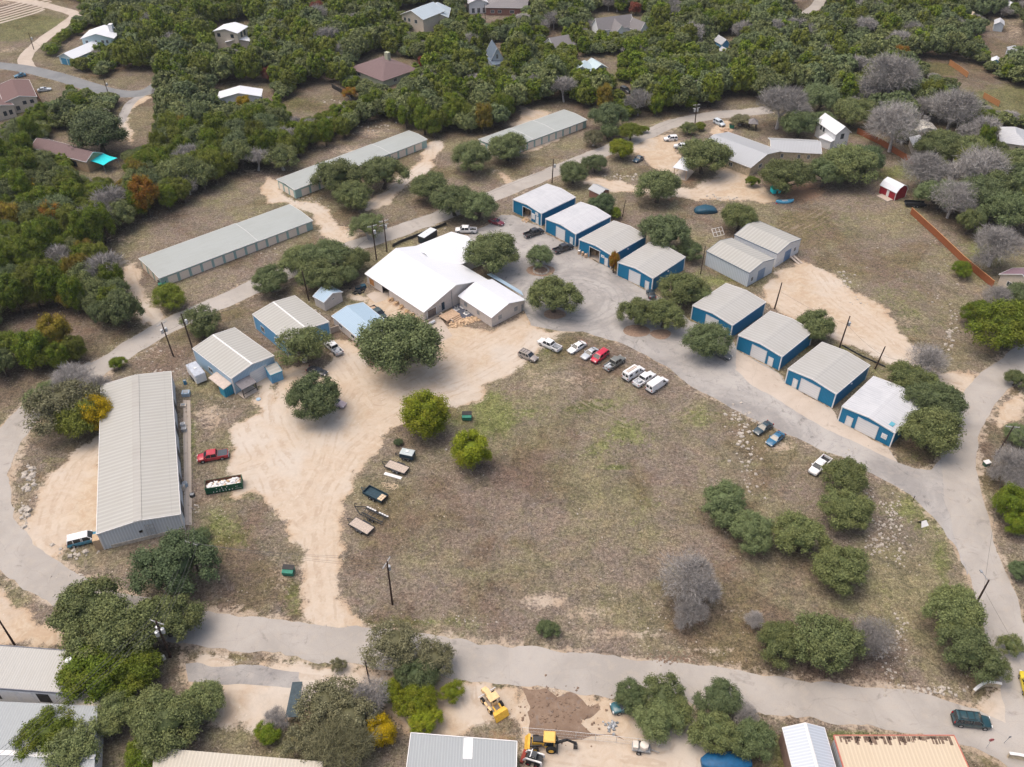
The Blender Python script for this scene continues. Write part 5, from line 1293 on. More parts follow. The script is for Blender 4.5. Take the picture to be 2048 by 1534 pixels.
# trailers ---------------------------------------------------------------------
def trailer_root(name, label, a, b_, group=None, cat='trailer'):
    p, q = G(*a, .7), G(*b_, .7)
    mid = (p+q)/2; d = q-p
    return empty(name, (mid.x, mid.y, 0), math.atan2(d.y, d.x), label, cat, group), d.length
def drawbar(root, x, mat=None):
    m = MB(); m.bar((x, -.6, .5), (x+1.3, 0, .5), .1, .1); m.bar((x, .6, .5), (x+1.3, 0, .5), .1, .1); m.tube((x+1.2, 0, .0), (x+1.2, 0, .8), .05); m.build('drawbar', mat or BLACK, root)
def box_trailer(label, rear, front, w, h, side, top, L=None):
    r, l = trailer_root('box_trailer', label, rear, front); L = L or l; x = L/2
    m = MB(); m.hexa([(-x, -w, .45), (x, -w, .45), (x, w, .45), (-x, w, .45), (-x, -w, h), (x-.05, -w, h), (x-.05, w, h), (-x, w, h)]); m.build('body', side, r)
    m = MB(); m.hexa([(-x-.03, -w-.03, h+.003), (x-.02, -w-.03, h+.003), (x-.02, w+.03, h+.003), (-x-.03, w+.03, h+.003), (-x+.05, -w+.12, h+.1), (x-.15, -w+.12, h+.1), (x-.15, w-.12, h+.1), (-x+.05, w-.12, h+.1)])
    ro = m.build('roof', top, r)
    m = MB(); m.box(-.3, .25, -.25, .25, h+.1, h+.25); m.build('roof_vent', WHITE, ro)
    m = MB(); m.box(-x-.05, -x-.003, -w*.92, w*.92, .55, h-.1); m.build('rear_door', side, r)
    wheels(r, L, w+.16, (-.45, .42), .34)
    m = MB()
    for s_ in (-1, 1): y0, y1 = sorted((s_*(w+.003), s_*(w+.28))); m.box(-.95, .92, y0, y1, .72, .78)
    m.build('fender', PLAST, r); drawbar(r, x)
    return r
box_trailer('white enclosed trailer with grey roof between long shed and pale workshop', (405,764), (384,737), 1.15, 2.5, plain('trailer_white', (0.72,0.74,0.77), .4, .05), plain('trailer_roof_grey', (0.42,0.46,0.52), .45, .12), 5.2)
box_trailer('black enclosed trailer with white roof behind the hall', (845,484), (866,470), 1.1, 2.5, plain('trailer_black', (0.02,0.03,0.04), .4, .1), plain('trailer_roof_white', (0.62,0.66,0.68), .45, .08), 5.4)
t = box_trailer('small black box trailer with pale roof at the head of the trailer row', (827,913), (803,908), .85, 1.6, plain('trailer_navy', (0.025,0.05,0.07), .4, .1), plain('trailer_roof_pale', (0.46,0.52,0.53), .45, .08), 2.7)
t['group'] = 'trailers parked in a row'
def flat_trailer(label, rear, front, w, L=None, wood=True):
    r, l = trailer_root('flatbed_trailer', label, rear, front, 'trailers parked in a row'); L = L or l; x = L/2
    m = MB(); n = int(2*w/.2)
    for i in range(n): y = -w+.02+i*(2*w-.04)/n; m.box(-x, x, y, y+(2*w-.04)/n-.02, .66, .72)
    m.build('deck', WOODP, r)
    m = MB()
    for s_ in (-1, 1): y0, y1 = sorted((s_*w, s_*(w+.1))); m.box(-x-.05, x+.05, y0, y1, .52, .76)
    m.box(-x-.1, -x-.003, -w-.1, w+.1, .52, .74); m.box(x+.003, x+.1, -w-.1, w+.1, .52, .74)
    for k in range(6): m.box(-x+.5+k*(L-1)/5, -x+.6+k*(L-1)/5, -w, w, .5, .655)
    m.build('frame', BLACK, r)
    wheels(r, L, w+.2, (-.65, .2), .33)
    m = MB()
    for s_ in (-1, 1): y0, y1 = sorted((s_*(w+.11), s_*(w+.36))); m.box(-1.1, .65, y0, y1, .70, .76)
    m.build('fender', BLACK, r); drawbar(r, x)
    return r
flat_trailer('flatbed trailer with pale timber deck beside the white panel', (814,941), (774,926), .95, 4.4)
flat_trailer('flatbed trailer with weathered deck at the foot of the trailer row', (742,1062), (704,1041), .98, 4.3)
r, L = trailer_root('utility_trailer', 'dark steel-sided utility trailer with pale boards at its tail', (772,999), (730,978), 'trailers parked in a row')
x, w = 2.2, 1.0; NAVY = plain('trailer_steel', (0.02,0.05,0.07), .5, .25)
m = MB(); m.box(-x, x, -w, w, .5, .58)
m.box(-x, x, -w-.06, -w-.001, .5, 1.05); m.box(-x, x, w+.001, w+.06, .5, 1.05); m.box(x+.001, x+.06, -w-.06, w+.06, .5, 1.05); m.build('tub', NAVY, r)
m = MB(); m.box(-x-.08, -x-.001, -w-.06, w+.06, .5, 1.0); m.build('tailgate', BLACK, r)
m = MB()
for i in range(3):
    for j in range(2): m.box(-x+.15+j*.6, -x+.68+j*.6, -.8+i*.52, -.35+i*.52, .585, .62)
m.build('cargo_board', plain('new_board', (0.66,0.52,0.36), .8, .15, 5), r)
wheels(r, 4.4, w+.22, (-.45, .4), .34); drawbar(r, x, NAVY)
r, L = trailer_root('boat_trailer', 'empty black boat trailer with long white bunk rails', (775,1043), (712,1013), 'trailers parked in a row')
x = 3.0
m = MB()
for s_ in (-1, 1): m.bar((-x, s_*.95, .55), (x-.9, s_*.95, .55), .12, .14); m.bar((x-.9, s_*.95, .55), (x+.9, 0, .55), .12, .12)
for k in (-2.6, -.9, -.2, .8, 1.7): m.bar((k, -.95, .52), (k, .95, .52), .08, .08)
m.bar((x+.8, 0, .55), (x+.8, 0, 1.5), .1, .1); m.bar((x+.8, 0, 1.45), (x+.3, 0, 1.45), .1, .1)
m.build('frame', BLACK, r)
for s_, mt in ((1, BLACK), (-1, BLACK)):
    m = MB(); m.bar((-x, s_*.62, .74), (x-1.2, s_*.62, .74), .22, .1); m.build('bunk', mt, r)
m = MB()
for k in range(9): m.box(-x+k*.55, -x+.42+k*.55, -1.13, -.88, .66, .74) if k != 4 else None
m.build('fender_step', WHITE, r)
wheels(r, 6, 1.2, (-1.0, -.15), .34)
m = MB(); a, b_ = G(769,947), G(803,957); d = b_-a
o = empty('metal_sheet', (a.x, a.y, 0), math.atan2(d.y, d.x), 'long white sheet panel on the grass below the pale flatbed', 'panel')
m.box(0, d.length, -.35, .35, .03, .12); m.build('panel', WHITE, o)
m = MB(); m.box(.3, .5, -.3, .3, 0, .03); m.box(d.length-.5, d.length-.3, -.3, .3, 0, .03); m.build('batten', WOODP, o)

# roll-off skip ------------------------------------------------------------------
a, b_ = G(413,990.5), G(486.5,978); d = b_-a; L = d.length; w = 2.3
sk = empty('rolloff_skip', (a.x, a.y, 0), math.atan2(d.y, d.x), 'long green skip full of white rubble beside the red pickup', 'skip')
GRN = plain('skip_green', (0.008, 0.085, 0.045), .6, .15)
RUSTIN = plain('rusty_inside', (0.16, 0.075, 0.05), .9, .25)
m = MB(); hh = 1.7
m.box(0, L, 0, .08, .15, hh); m.box(0, L, w-.08, w, .15, hh); m.box(0, .08, .081, w-.081, .15, hh); m.box(L-.08, L, .081, w-.081, .15, hh); m.box(.081, L-.081, .081, w-.081, .15, .3)
for k in range(9): m.box(.3+k*(L-.7)/8, .4+k*(L-.7)/8, -.05, -.001, .2, hh-.1)
m.build('shell', GRN, sk)
m = MB(); m.box(.09, L-.09, w-.12, w-.082, .3, hh-.01); m.box(.082, .12, .09, w-.13, .3, hh-.01); m.box(L-.12, L-.082, .09, w-.13, .3, hh-.01); m.build('inner_wall', RUSTIN, sk)
rr = random.Random(9)
for nm, mt, n in (('rubble', WHITE, 150), ('scrap', ORROCK, 40)):
    m = MB()
    for i in range(n):
        x = .35+rr.random()*(L-.7); y = .25+rr.random()*(w-.6); s_ = .06+.16*rr.random(); z0 = .9+rr.random()*.45
        p = [Vector((sx*s_*(.6+rr.random()), sy*s_*(.6+rr.random()), sz*s_*(.5+.5*rr.random()))) for sx, sy, sz in ((-1,-1,-1),(1,-1,-1),(1,1,-1),(-1,1,-1),(-1,-1,1),(1,-1,1),(1,1,1),(-1,1,1))]
        m.hexa([tuple(v+Vector((x, y, z0))) for v in p])
    o = m.build(nm, mt, sk)
m = MB(); m.box(.13, L-.13, .1, w-.13, .3, .95); m.build('debris_bed', plain('grey_debris', (0.25,0.22,0.20), .9, .4, 3), sk)
m = MB()   # the skip's lettering cannot be read in the photo: white marks in its two rows
for i in range(7): x = L*.20+i*.085*L; m.box(x, x+.16+.05*(i % 2), -.062, -.052, .45, .68)
for x in (.30, .44, .58): m.box(x*L, x*L+.15, -.062, -.052, 1.25-.1*(x == .44), 1.45)
for x in (.38, .46, .53): m.box(x*L, x*L+.12, -.062, -.052, .85, 1.0)
m.box(L*.80, L*.97, -.062, -.052, .55, .60)
m.build('lettering', WHITE, sk)

def dumpster(label, c, yaw, col):
    p = G(*c); r = empty('dumpster', (p.x, p.y, 0), yaw, label, 'dumpster', 'green wheeled dumpsters')
    m = MB(); m.hexa([(-.95, -.6, .12), (.95, -.6, .12), (.95, .6, .12), (-.95, .6, .12), (-.95, -.75, 1.0), (.95, -.75, 1.0), (.95, .75, 1.35), (-.95, .75, 1.35)]); m.build('bin', plain('dumpster_green', (0.03,0.20,0.14), .6, .2), r)
    m = MB(); m.hexa([(-1, -.1, 1.2), (1, -.1, 1.2), (1, .8, 1.4), (-1, .8, 1.4), (-1, -.1, 1.26), (1, -.1, 1.26), (1, .8, 1.46), (-1, .8, 1.46)]); m.build('lid', PLAST, r)
    m = MB()
    for x in (-.8, .8):
        for y in (-.5, .5): m.tube((x-.04, y, .1), (x+.04, y, .1), .1, .1, 8)
    m.build('caster', TYRE, r)
    m = MB()
    for x in (-1.02, .96): m.box(x, x+.06, -.4, .4, .6, .8)
    m.build('fork_sleeve', BLACK, r)
dumpster('green dumpster with black lid at the field edge near the bright tree', (934,838), .0, 0)
dumpster('green dumpster with black lid on the grass left of the dirt drive', (578,1147), -.1, 0)
dumpster('small green dumpster at the corner of the nearest storage row', (326,572), .3, 0)

# earth-moving machines -----------------------------------------------------------
YEL = plain('machine_yellow', (0.70, 0.42, 0.06), .5, .15)
YEL2 = plain('faded_yellow', (0.72, 0.50, 0.26), .6, .12)
def wheel(root, x, y, r, w, rim=RIM):
    m = MB(); m.tube((x, y-w/2, r), (x, y+w/2, r), r, r, 18); wh = m.build('wheel', TYRE, root, 40)
    q = MB()
    for s_ in (-1, 1): q.tube((x, y+s_*(w/2+.003), r), (x, y+s_*(w/2+.03), r), r*.55, r*.45, 12)
    q.build('rim', rim, wh)
# old roller/loader by the lower road
p, q = G(1006,1432,1.0), G(966,1376,1.0); d = q-p; mid = (p+q)/2
gr = empty('wheel_loader', (mid.x, mid.y, 0), math.atan2(d.y, d.x), 'old faded yellow loader with canopy standing on the bare yard', 'loader')
h = d.length/2
m = MB(); m.box(-h*.25, h*.70, -.40, .40, .9, 1.75); m.hexa([(h*.70, -.45, .7), (h*.98, -.45, .7), (h*.98, .45, .7), (h*.70, .45, .7), (h*.70, -.45, 1.5), (h*.95, -.4, 1.35), (h*.95, .4, 1.35), (h*.70, .45, 1.5)]); m.build('chassis', YEL2, gr)
m = MB(); m.box(-h*.22, h*.22, -.85, .75, 2.35, 2.45); m.build('canopy', YEL2, gr)
m = MB()
for x in (-h*.2, h*.2):
    for y in (-.75, .65): m.box(x-.04, x+.04, y-.04, y+.04, 1.2, 2.35)
m.build('canopy_post', BLACK, gr)
m = MB(); m.box(-h*.12, h*.1, -.3, .3, 1.76, 2.05); m.box(-h*.2, -h*.12, -.3, .3, 1.76, 2.3); m.build('seat', PLAST, gr)
m = MB(); m.box(h*.58, h*.62, -1.5, 1.5, 1.25, 1.35); m.build('axle_beam', STEEL, gr)
for x in (-h*.28, h*.45):
    for y in (-1.0, 1.0): wheel(gr, x, y, .52, .38, YEL2)
m = MB(); m.box(-h*.05, h*.2, .95, 1.25, 1.08, 1.2); m.box(-h*.4, -h*.12, .85, 1.2, 1.1, 1.2); m.build('fender', YEL2, gr)
m = MB(); m.bar((-h*.28, .5, 1.2), (-h*.78, .5, .9), .22, .25); m.bar((-h*.28, -.5, 1.2), (-h*.78, -.5, .9), .22, .25); m.build('lift_arm', YEL, gr)
m = MB(); m.hexa([(-h*1.0, -1.15, .1), (-h*.6, -.95, .2), (-h*.6, .95, .2), (-h*1.0, 1.15, .1), (-h*.8, -1.15, 1.15), (-h*.55, -.95, 1.1), (-h*.55, .95, 1.1), (-h*.8, 1.15, 1.15)]); m.build('bucket', YEL, gr)
# backhoe
p, q = G(1112,1486,1.0), G(1056,1482,1.0); d = q-p; mid = p+d*.35
bh = empty('backhoe', (mid.x, mid.y, 0), math.atan2(d.y, d.x), 'yellow and black backhoe loader with orange cab roof by the wire fence', 'backhoe')
m = MB(); m.box(-1.0, 2.0, -.45, .45, .75, 1.5); m.box(-1.2, .2, -.7, .7, .75, 1.2); m.build('chassis', YEL, bh)
m = MB(); m.hexa([(.35, -.42, 1.51), (1.95, -.38, 1.51), (1.95, .38, 1.51), (.35, .42, 1.51), (.35, -.42, 1.95), (1.9, -.34, 1.75), (1.9, .34, 1.75), (.35, .42, 1.95)]); m.build('engine_cover', BLACK, bh)
m = MB(); m.hexa([(-1.1, -.7, 1.25), (.3, -.7, 1.25), (.3, .7, 1.25), (-1.1, .7, 1.25), (-1.0, -.65, 2.6), (.15, -.65, 2.6), (.15, .65, 2.6), (-1.0, .65, 2.6)]); m.build('cab', VGLASS, bh)
m = MB(); m.hexa([(-1.3, -.85, 2.61), (.4, -.85, 2.61), (.4, .85, 2.61), (-1.3, .85, 2.61), (-1.15, -.7, 2.76), (.25, -.7, 2.76), (.25, .7, 2.76), (-1.15, .7, 2.76)]); m.build('cab_roof', plain('cab_orange', (0.78,0.48,0.13), .5, .06), bh)
for s_ in (-1, 1): wheel(bh, -.75, s_*.95, .72, .45, YEL); wheel(bh, 1.5, s_*.9, .5, .34, YEL)
m = MB(); m.bar((.6, -.62, 1.2), (2.4, -.62, .7), .15, .25); m.bar((.6, .62, 1.2), (2.4, .62, .7), .15, .25); m.build('loader_arm', BLACK, bh)
m = MB(); m.hexa([(2.3, -1.15, .1), (3.1, -1.15, .1), (3.1, 1.15, .1), (2.3, 1.15, .1), (2.3, -1.15, 1.0), (2.6, -1.15, 1.0), (2.6, 1.15, 1.0), (2.3, 1.15, 1.0)]); m.build('bucket', YEL, bh)
m = MB(); m.bar((-1.3, 0, 1.0), (-2.9, .1, 2.3), .28, .34); m.bar((-2.9, .1, 2.3), (-4.1, -.1, 1.2), .22, .28); m.build('boom', BLACK, bh)
m = MB(); m.hexa([(-4.5, -.4, .3), (-3.9, -.4, .2), (-3.9, .3, .2), (-4.5, .3, .3), (-4.3, -.4, 1.1), (-4.0, -.4, 1.1), (-4.0, .3, 1.1), (-4.3, .3, 1.1)]); m.build('digging_bucket', BLACK, bh)
m = MB(); m.box(-1.7, -1.5, -1.2, 1.2, .3, .5); m.build('stabiliser', BLACK, bh)
# skid steer
p, q = G(1083,1521,.9), G(1050,1510,.9); d = q-p; mid = (p+q)/2
ss = empty('skid_steer', (mid.x, mid.y, 0), math.atan2(d.y, d.x), 'white and black skid steer loader parked below the backhoe', 'skid steer')
m = MB(); m.box(-1.3, .9, -.55, .55, .4, 1.2); m.build('chassis', BLACK, ss)
m = MB(); m.hexa([(-.6, -.45, 1.2), (.6, -.45, 1.2), (.6, .45, 1.2), (-.6, .45, 1.2), (-.5, -.42, 2.05), (.35, -.42, 2.05), (.35, .42, 2.05), (-.5, .42, 2.05)]); m.build('cab', VGLASS, ss)
m = MB()
for s_ in (-1, 1): m.bar((-1.3, s_*.62, 1.45), (.9, s_*.62, 1.3), .2, .22); m.bar((.9, s_*.62, 1.3), (1.3, s_*.62, .5), .2, .2); m.bar((-1.3, s_*.62, 1.5), (-1.4, s_*.62, .8), .22, .22)
m.bar((.3, -.62, 2.08), (.3, .62, 2.08), .14, .06); m.build('lift_arm', WHITE, ss)
m = MB(); m.box(1.2, 1.7, -.95, .95, .1, .6); m.build('bucket', plain('rusty_red', (0.35,0.06,0.04), .7, .2), ss)
for x in (-.7, .5):
    for s_ in (-1, 1): wheel(ss, x, s_*.78, .38, .28, RED)
# sprayer trailer
p = G(1283,1500); sp = empty('water_trailer', (p.x, p.y, 0), -.15, 'small trailer with round white tank below the wire fence', 'trailer')
m = MB(); m.tube((.3, .1, .6), (.3, .1, 1.45), .62, .62, 18); m.tube((.3, .1, 1.45), (.3, .1, 1.6), .62, .25, 18); m.build('tank', plain('tank_cream', (0.66,0.62,0.55), .6, .08), sp, 40)
m = MB(); m.box(-1.3, -.55, -.45, .6, .6, 1.3); m.build('locker', plain('locker_cream', (0.62,0.58,0.52), .6, .08), sp)
m = MB(); m.box(-1.4, 1.2, -.55, .7, .48, .59); m.bar((1.2, .0, .5), (2.5, -.3, .5), .1, .1); m.build('frame', GREYM, sp)
wheel(sp, -.4, -.75, .36, .22); wheel(sp, -.4, .9, .36, .22)

# utility poles --------------------------------------------------------------------
POLES = []
def pole(base, top, label, arms=1, xf=0, lamp=False, r=.16, armyaw=None, low=False, grp='utility poles'):
    b_ = G(*base)
    # height such that the top lands at its row in the photo
    lo, hi = 2.0, 20.0
    for _ in range(40):
        h = (lo+hi)/2
        if PX(b_.x, b_.y, h)[1] > top[1]: lo = h
        else: hi = h
    h = (lo+hi)/2
    q = G(top[0], top[1], h)
    rt = empty('utility_pole', (b_.x, b_.y, 0), armyaw if armyaw is not None else .0, label, 'utility pole', grp)
    lean = Matrix.Rotation(-(armyaw or 0), 4, 'Z') @ Vector((max(-.6, min(.6, q.x-b_.x)), 0, 0))
    tp = Vector((lean.x, lean.y, h))
    m = MB(); m.tube((0, 0, 0), tp, r*1.15, r*.75, 10); m.build('shaft', POLEW, rt, 40)
    ends = []
    for k in range(arms):
        z = h-.35-1.1*k
        c = tp*(z/h)
        m = MB(); m.bar((c.x-1.25, c.y+.12, z), (c.x+1.25, c.y+.12, z), .12, .13)
        m.bar((c.x-.8, c.y+.12, z-.03), (c.x, c.y+.05, z-.7), .04, .05); m.bar((c.x+.8, c.y+.12, z-.03), (c.x, c.y+.05, z-.7), .04, .05)
        cm = m.build('crossarm', plain('pale_arm', (0.45,0.45,0.44), .8, .15) if k == 0 and 'ARM' not in globals() else globals().get('ARM'), rt)
        if 'ARM' not in globals(): globals()['ARM'] = cm.data.materials[0]
        m = MB()
        for x in (-1.15, -.55, .55, 1.15): m.tube((c.x+x, c.y+.12, z+.06), (c.x+x, c.y+.12, z+.26), .06, .035, 6)
        m.build('insulator', STEEL, rt)
    for k in range(xf):
        a = k*2.2+.4; z = h-2.2
        c = tp*(z/h); x, y = c.x+math.cos(a)*.55, c.y+math.sin(a)*.55-.1
        m = MB(); m.tube((x, y, z-.5), (x, y, z+.45), .30, .30, 12); m.tube((x, y, z+.45), (x, y, z+.55), .30, .14, 12)
        m.tube((x+.1, y, z+.5), (x+.1, y, z+.75), .05, .03, 6); m.bar((x, y, z), (c.x, c.y, z), .1, .1)
        m.build('transformer', STEEL, rt, 40)
    if lamp:
        m = MB(); m.bar((tp.x, tp.y, h-.3), (tp.x-.6, tp.y+1.4, h+.2), .07, .07); m.box(tp.x-.8, tp.x-.45, tp.y+1.3, tp.y+1.9, h+.1, h+.25); m.build('lamp_arm', GREYM, rt)
    Rz = Matrix.Rotation(armyaw or 0, 4, 'Z')
    tops = [Vector((b_.x, b_.y, 0))+Rz @ (Vector((tp.x+x, tp.y+.12, h-.1 if arms else h))) for x in (-1.15, -.55, .55, 1.15)]
    return tops, Vector((b_.x, b_.y, 0))+Rz @ Vector((tp.x, tp.y, h-2.4)), rt
p1 = pole((347,713), (323,645), 'pole with twin transformers on the verge left of its neighbour', 1, 2, armyaw=.9)
p2 = pole((387,703), (362,627), 'thinner pole beside the twin-transformer pole on the upper verge', 0, 1)
p3 = pole((618,601), (604,541), 'plain pole rising beside the small cream garden shed', 0, 0)
p4 = pole((753,519), (744,450), 'pole with transformer nearer the white hall roof corner', 1, 1, armyaw=.5)
p5 = pole((774,504), (767,440), 'crossarm pole just behind the hall, right of its neighbour', 2, 1, armyaw=.5)
p6 = pole((1104,366), (1107,318), 'pole beside the upper road above the farthest blue workshop', 0, 1)
p7 = pole((1390,246), (1394,208), 'pole with three transformers where the upper road bends', 2, 2, armyaw=.3)
p8 = pole((1549,618), (1564,565), 'plain pole behind the half hidden blue workshop', 0, 0, armyaw=.0)
p9 = pole((1679,695), (1700,632), 'slim pole with small canister on the gravel edge behind the row', 0, 1)
p10 = pole((1750,738), (1772,693), 'short pole with stub arm right of the slim canister pole', 0, 0)
p11 = pole((1837,750), (1852,708), 'pole with three white transformers in the bare tree', 2, 3, armyaw=-.3)
p12 = pole((1990,916), (2028,852), 'crossarm pole on the verge outside the bend of the right road', 1, 0, armyaw=-.15)
p13 = pole((1953,1206), (1978,1160), 'lamp pole beside the right road', 0, 0, lamp=True)
p14 = pole((341,1314), (312,1243), 'pole with big white transformers in the lower left trees', 1, 3, armyaw=-.35, r=.2)
p15 = pole((325,1326), (311,1300), 'shorter dark pole behind the big transformer pole', 0, 1)
p16 = pole((29,1289), (-2,1240), 'dark pole near the left edge above the corner warehouse', 0, 0)
p17 = pole((785,1209), (774,1123), 'transformer pole alone in the lower field', 1, 1, armyaw=1.2)
p18 = pole((740,1367), (730,1322), 'short bare pole in the shrubs below the lower road', 0, 0, r=.12)
p19 = pole((398,1150), (383,1085), 'crossarm pole with cutouts below the long shed', 2, 1, armyaw=-.35)
p20 = pole((1401,548), (1411,492), 'thin pole at the corner of the pale grey shed', 0, 0, r=.1)
p21 = pole((1245,433), (1251,400), 'thin pole on the slope behind the second blue workshop', 0, 0, r=.1)
p22 = pole((68,99), (57,66), 'pole beside the lawn at the upper left', 0, 1, r=.13)
p23 = pole((217,188), (207,157), 'pole on the bend of the estate road', 0, 1, r=.13)
p24 = pole((971,45), (969,8), 'tall dark pole by the brick house at the top', 0, 0, r=.13)
p25 = pole((575,110), (572,82), 'pole in the woods above the hipped house', 0, 1, r=.13)
p26 = pole((1415,215), (1414,188), 'pole standing in the woods above the road bend', 0, 1, r=.13)
WIRE = plain('cable', (0.10, 0.10, 0.10), .6, .05)
def span(label, pairs, r=.022, sag=.9):
    m = MB()
    for a, b_ in pairs:
        prev = None
        for i in range(13):
            t = i/12
            q = a.lerp(b_, t); q.z -= sag*4*t*(1-t)
            if prev is not None: m.tube(prev, q, r, r, 4)
            prev = q
    o = m.build('power_line', WIRE); tag(o, label, 'power line', 'power lines between the poles')
    return o
off = Vector((-46, -40, 0))
span('power lines running down from the big transformer pole to the bottom edge', [(a, a+Vector((-24, -34, 0))) for a in p14[0]], .03)
span('power lines between the big transformer pole and the pole below the long shed', list(zip(p14[0], p19[0])), .025)
span('power lines from the pole below the long shed to the field pole', list(zip(p19[0], p17[0])), .018)
span('power lines running beside the long shed', [(a, G(363+6*i, 700, 8.0)) for i, a in enumerate(p19[0][:3])], .018)
span('cable between the verge poles on the upper left', [(p1[1], p2[1])], .02, .2)
span('cable from the verge pole to the pole by the garden shed', [(p2[1], p3[1])], .022)
span('cable from the garden shed pole to the hall poles', [(p3[1], p4[1])], .022)
span('cable from the hall poles up to the road pole', [(p5[1], p6[1])], .02)
span('cable from the road pole to the bend pole', [(p6[1], p7[1])], .02)
span('cable from the road pole across the slope to the thin pole', [(p6[1], p21[1])], .02)
span('cable from the slope pole to the pale grey shed', [(p21[1], p20[1])], .02)
span('cable joining the poles behind the lower blue workshops', [(p8[1], p9[1]), (p9[1], p10[1]), (p10[1], p11[1])], .02, .5)
span('power lines leaving the right verge pole toward the lower right', [(a, a+Vector((14, -34, 0))) for a in p12[0]], .025)
span('cable between the upper left estate poles', [(p22[1], p23[1])], .03)
span('guy cable along the right road', [(p12[1], p13[1]), (p13[1], p13[1]+Vector((3, -32, 0)))], .02)

# fences -----------------------------------------------------------------------------
def fence(name, label, pts, h, mat, postm=None, rail=None, cat='fence', thick=.05, gap=2.4):
    a = G(*pts[0]); r = empty(name, (a.x, a.y, 0), 0, label, cat)
    P = [G(*p)-a for p in pts]
    for i in range(len(P)-1):
        s_, e = P[i], P[i+1]; d = e-s_; yaw = math.atan2(d.y, d.x); L = d.length
        m = MB(); m.box(0, L, -thick/2, thick/2, .08, h)
        o = m.build('board_panel', mat, r); o.location = s_; o.rotation_euler = (0, 0, yaw)
        m = MB(); m.box(0, L, -.09, .09, h+.003, h+.05)
        o = m.build('top_rail', rail or mat, r); o.location = s_; o.rotation_euler = (0, 0, yaw)
        for k in range(int(L/gap)+1):
            m = MB(); m.box(k*gap-.05, k*gap+.05, .03, .13, 0, h-.05)
            o = m.build('fence_post', postm or mat, r); o.location = s_; o.rotation_euler = (0, 0, yaw)
    return r
RAILO = plain('orange_rail', (0.52, 0.26, 0.12), .8, .15)
fence('board_fence', 'long rust-red board fence along the right field', [(1820,428), (1868,472), (1924,526), (1984,576)], 2.0, REDWOOD, rail=RAILO)
fence('board_fence', 'rusty board fence running down from the white house through trees', [(1713,267), (1760,290), (1812,322), (1850,345)], 1.9, REDWOOD)
fence('board_fence', 'orange board fence at the head of the right lawn', [(1897,130), (1917,143), (1934,156)], 2.0, ORWOOD)
fence('board_fence', 'short orange board fence below the right lawn', [(1965,196), (1981,205), (1997,214)], 2.0, ORWOOD)
fence('board_fence', 'short weathered gate fence between workshop and cottage shed', [(660,668), (679,662)], 1.6, WOODP)
fence('board_fence', 'black board fence in the woods above the storage rows', [(664,176), (686,188), (710,202)], 1.6, BLACK)
fence('board_fence', 'brown fence behind the cream stucco house', [(72,186), (84,208)], 1.8, BRICK)
def wire_fence(name, label, pts, h, gap=3.0):
    a = G(*pts[0]); r = empty(name, (a.x, a.y, 0), 0, label, 'wire fence')
    P = [G(*p)-a for p in pts]
    mesh = MB()
    for i in range(len(P)-1):
        s_, e = P[i], P[i+1]; d = e-s_; L = d.length
        for z in (h, h*.5, .12): mesh.tube((s_.x, s_.y, z), (e.x, e.y, z), .025 if z == h else .012, None, 5)
        n = int(L/.35)
        for k in range(n):
            q = s_+d*(k/n); q2 = s_+d*min(1, (k+1)/n)
            mesh.tube((q.x, q.y, .1), (q2.x, q2.y, h), .008, None, 3); mesh.tube((q2.x, q2.y, .1), (q.x, q.y, h), .008, None, 3)
        for k in range(int(L/gap)+1):
            q = s_+d*(k*gap/L); m = MB(); m.tube((q.x, q.y, 0), (q.x, q.y, h+.05), .035, None, 6); m.build('fence_post', STEEL, r)
    mesh.build('wire_mesh', STEEL, r)
wire_fence('wire_fence', 'chain link fence behind the backhoe yard', [(1045,1468), (1110,1473), (1190,1481), (1330,1496)], 1.8)
fence('road_fence', 'low dark fence along the upper road behind the hall', [(786,495), (800,487), (850,468), (893,450)], .9, BLACK, gap=3.5)
fence('road_fence', 'black edging behind the third blue workshop', [(1684,692), (1720,712), (1772,736)], .35, BLACK, gap=3.5)

# corner gateway walls -----------------------------------------------------------------
def curved_wall(label, pts, h=1.0, mat=None):
    a = G(*pts[0]); r = empty('gateway_wall', (a.x, a.y, 0), 0, label, 'wall')
    P = [G(*p)-a for p in pts]
    m = MB(); c = MB()
    for i in range(len(P)-1):
        s_, e = P[i], P[i+1]
        m.bar((s_.x, s_.y, h/2), (e.x, e.y, h/2), .3, h); c.bar((s_.x, s_.y, h+.06), (e.x, e.y, h+.06), .42, .11)
    m.build('wall', mat or STONEW, r); c.build('coping', WHITE, r)
curved_wall('white curved gateway wall at the corner of lower and right roads', [(1944,1388), (1952,1381), (1961,1375), (1971,1371), (1985,1372), (1999,1375)])
curved_wall('white low wall at the bottom right corner', [(2014,1514), (2030,1516), (2050,1520)])
# ------------------------------------------------------------------ foliage
OAKM = leafmat('oak_leaves', (0.086,0.110,0.046), (0.25,0.285,0.125), (0.19,0.205,0.082), (0.145,0.19,0.098))
OAKD = leafmat('oak_leaves_dark', (0.07,0.10,0.045), (0.19,0.235,0.115), (0.14,0.165,0.075), (0.11,0.155,0.08))
GRNM = leafmat('bright_leaves', (0.11,0.145,0.022), (0.28,0.325,0.045), (0.26,0.255,0.045))
JUNM = leafmat('juniper_leaves', (0.064,0.104,0.018), (0.20,0.27,0.040), (0.205,0.225,0.042), (0.165,0.175,0.045))
YELM = leafmat('yellow_leaves', (0.22,0.16,0.02), (0.58,0.42,0.04), (0.35,0.28,0.05))
REDM = leafmat('red_leaves', (0.12,0.04,0.03), (0.30,0.10,0.07), (0.22,0.12,0.09))
ORAM = leafmat('orange_leaves', (0.20,0.09,0.03), (0.42,0.22,0.05), (0.20,0.22,0.04))
AUTM = leafmat('autumn_leaves', (0.16,0.13,0.03), (0.36,0.30,0.06), (0.22,0.15,0.05))
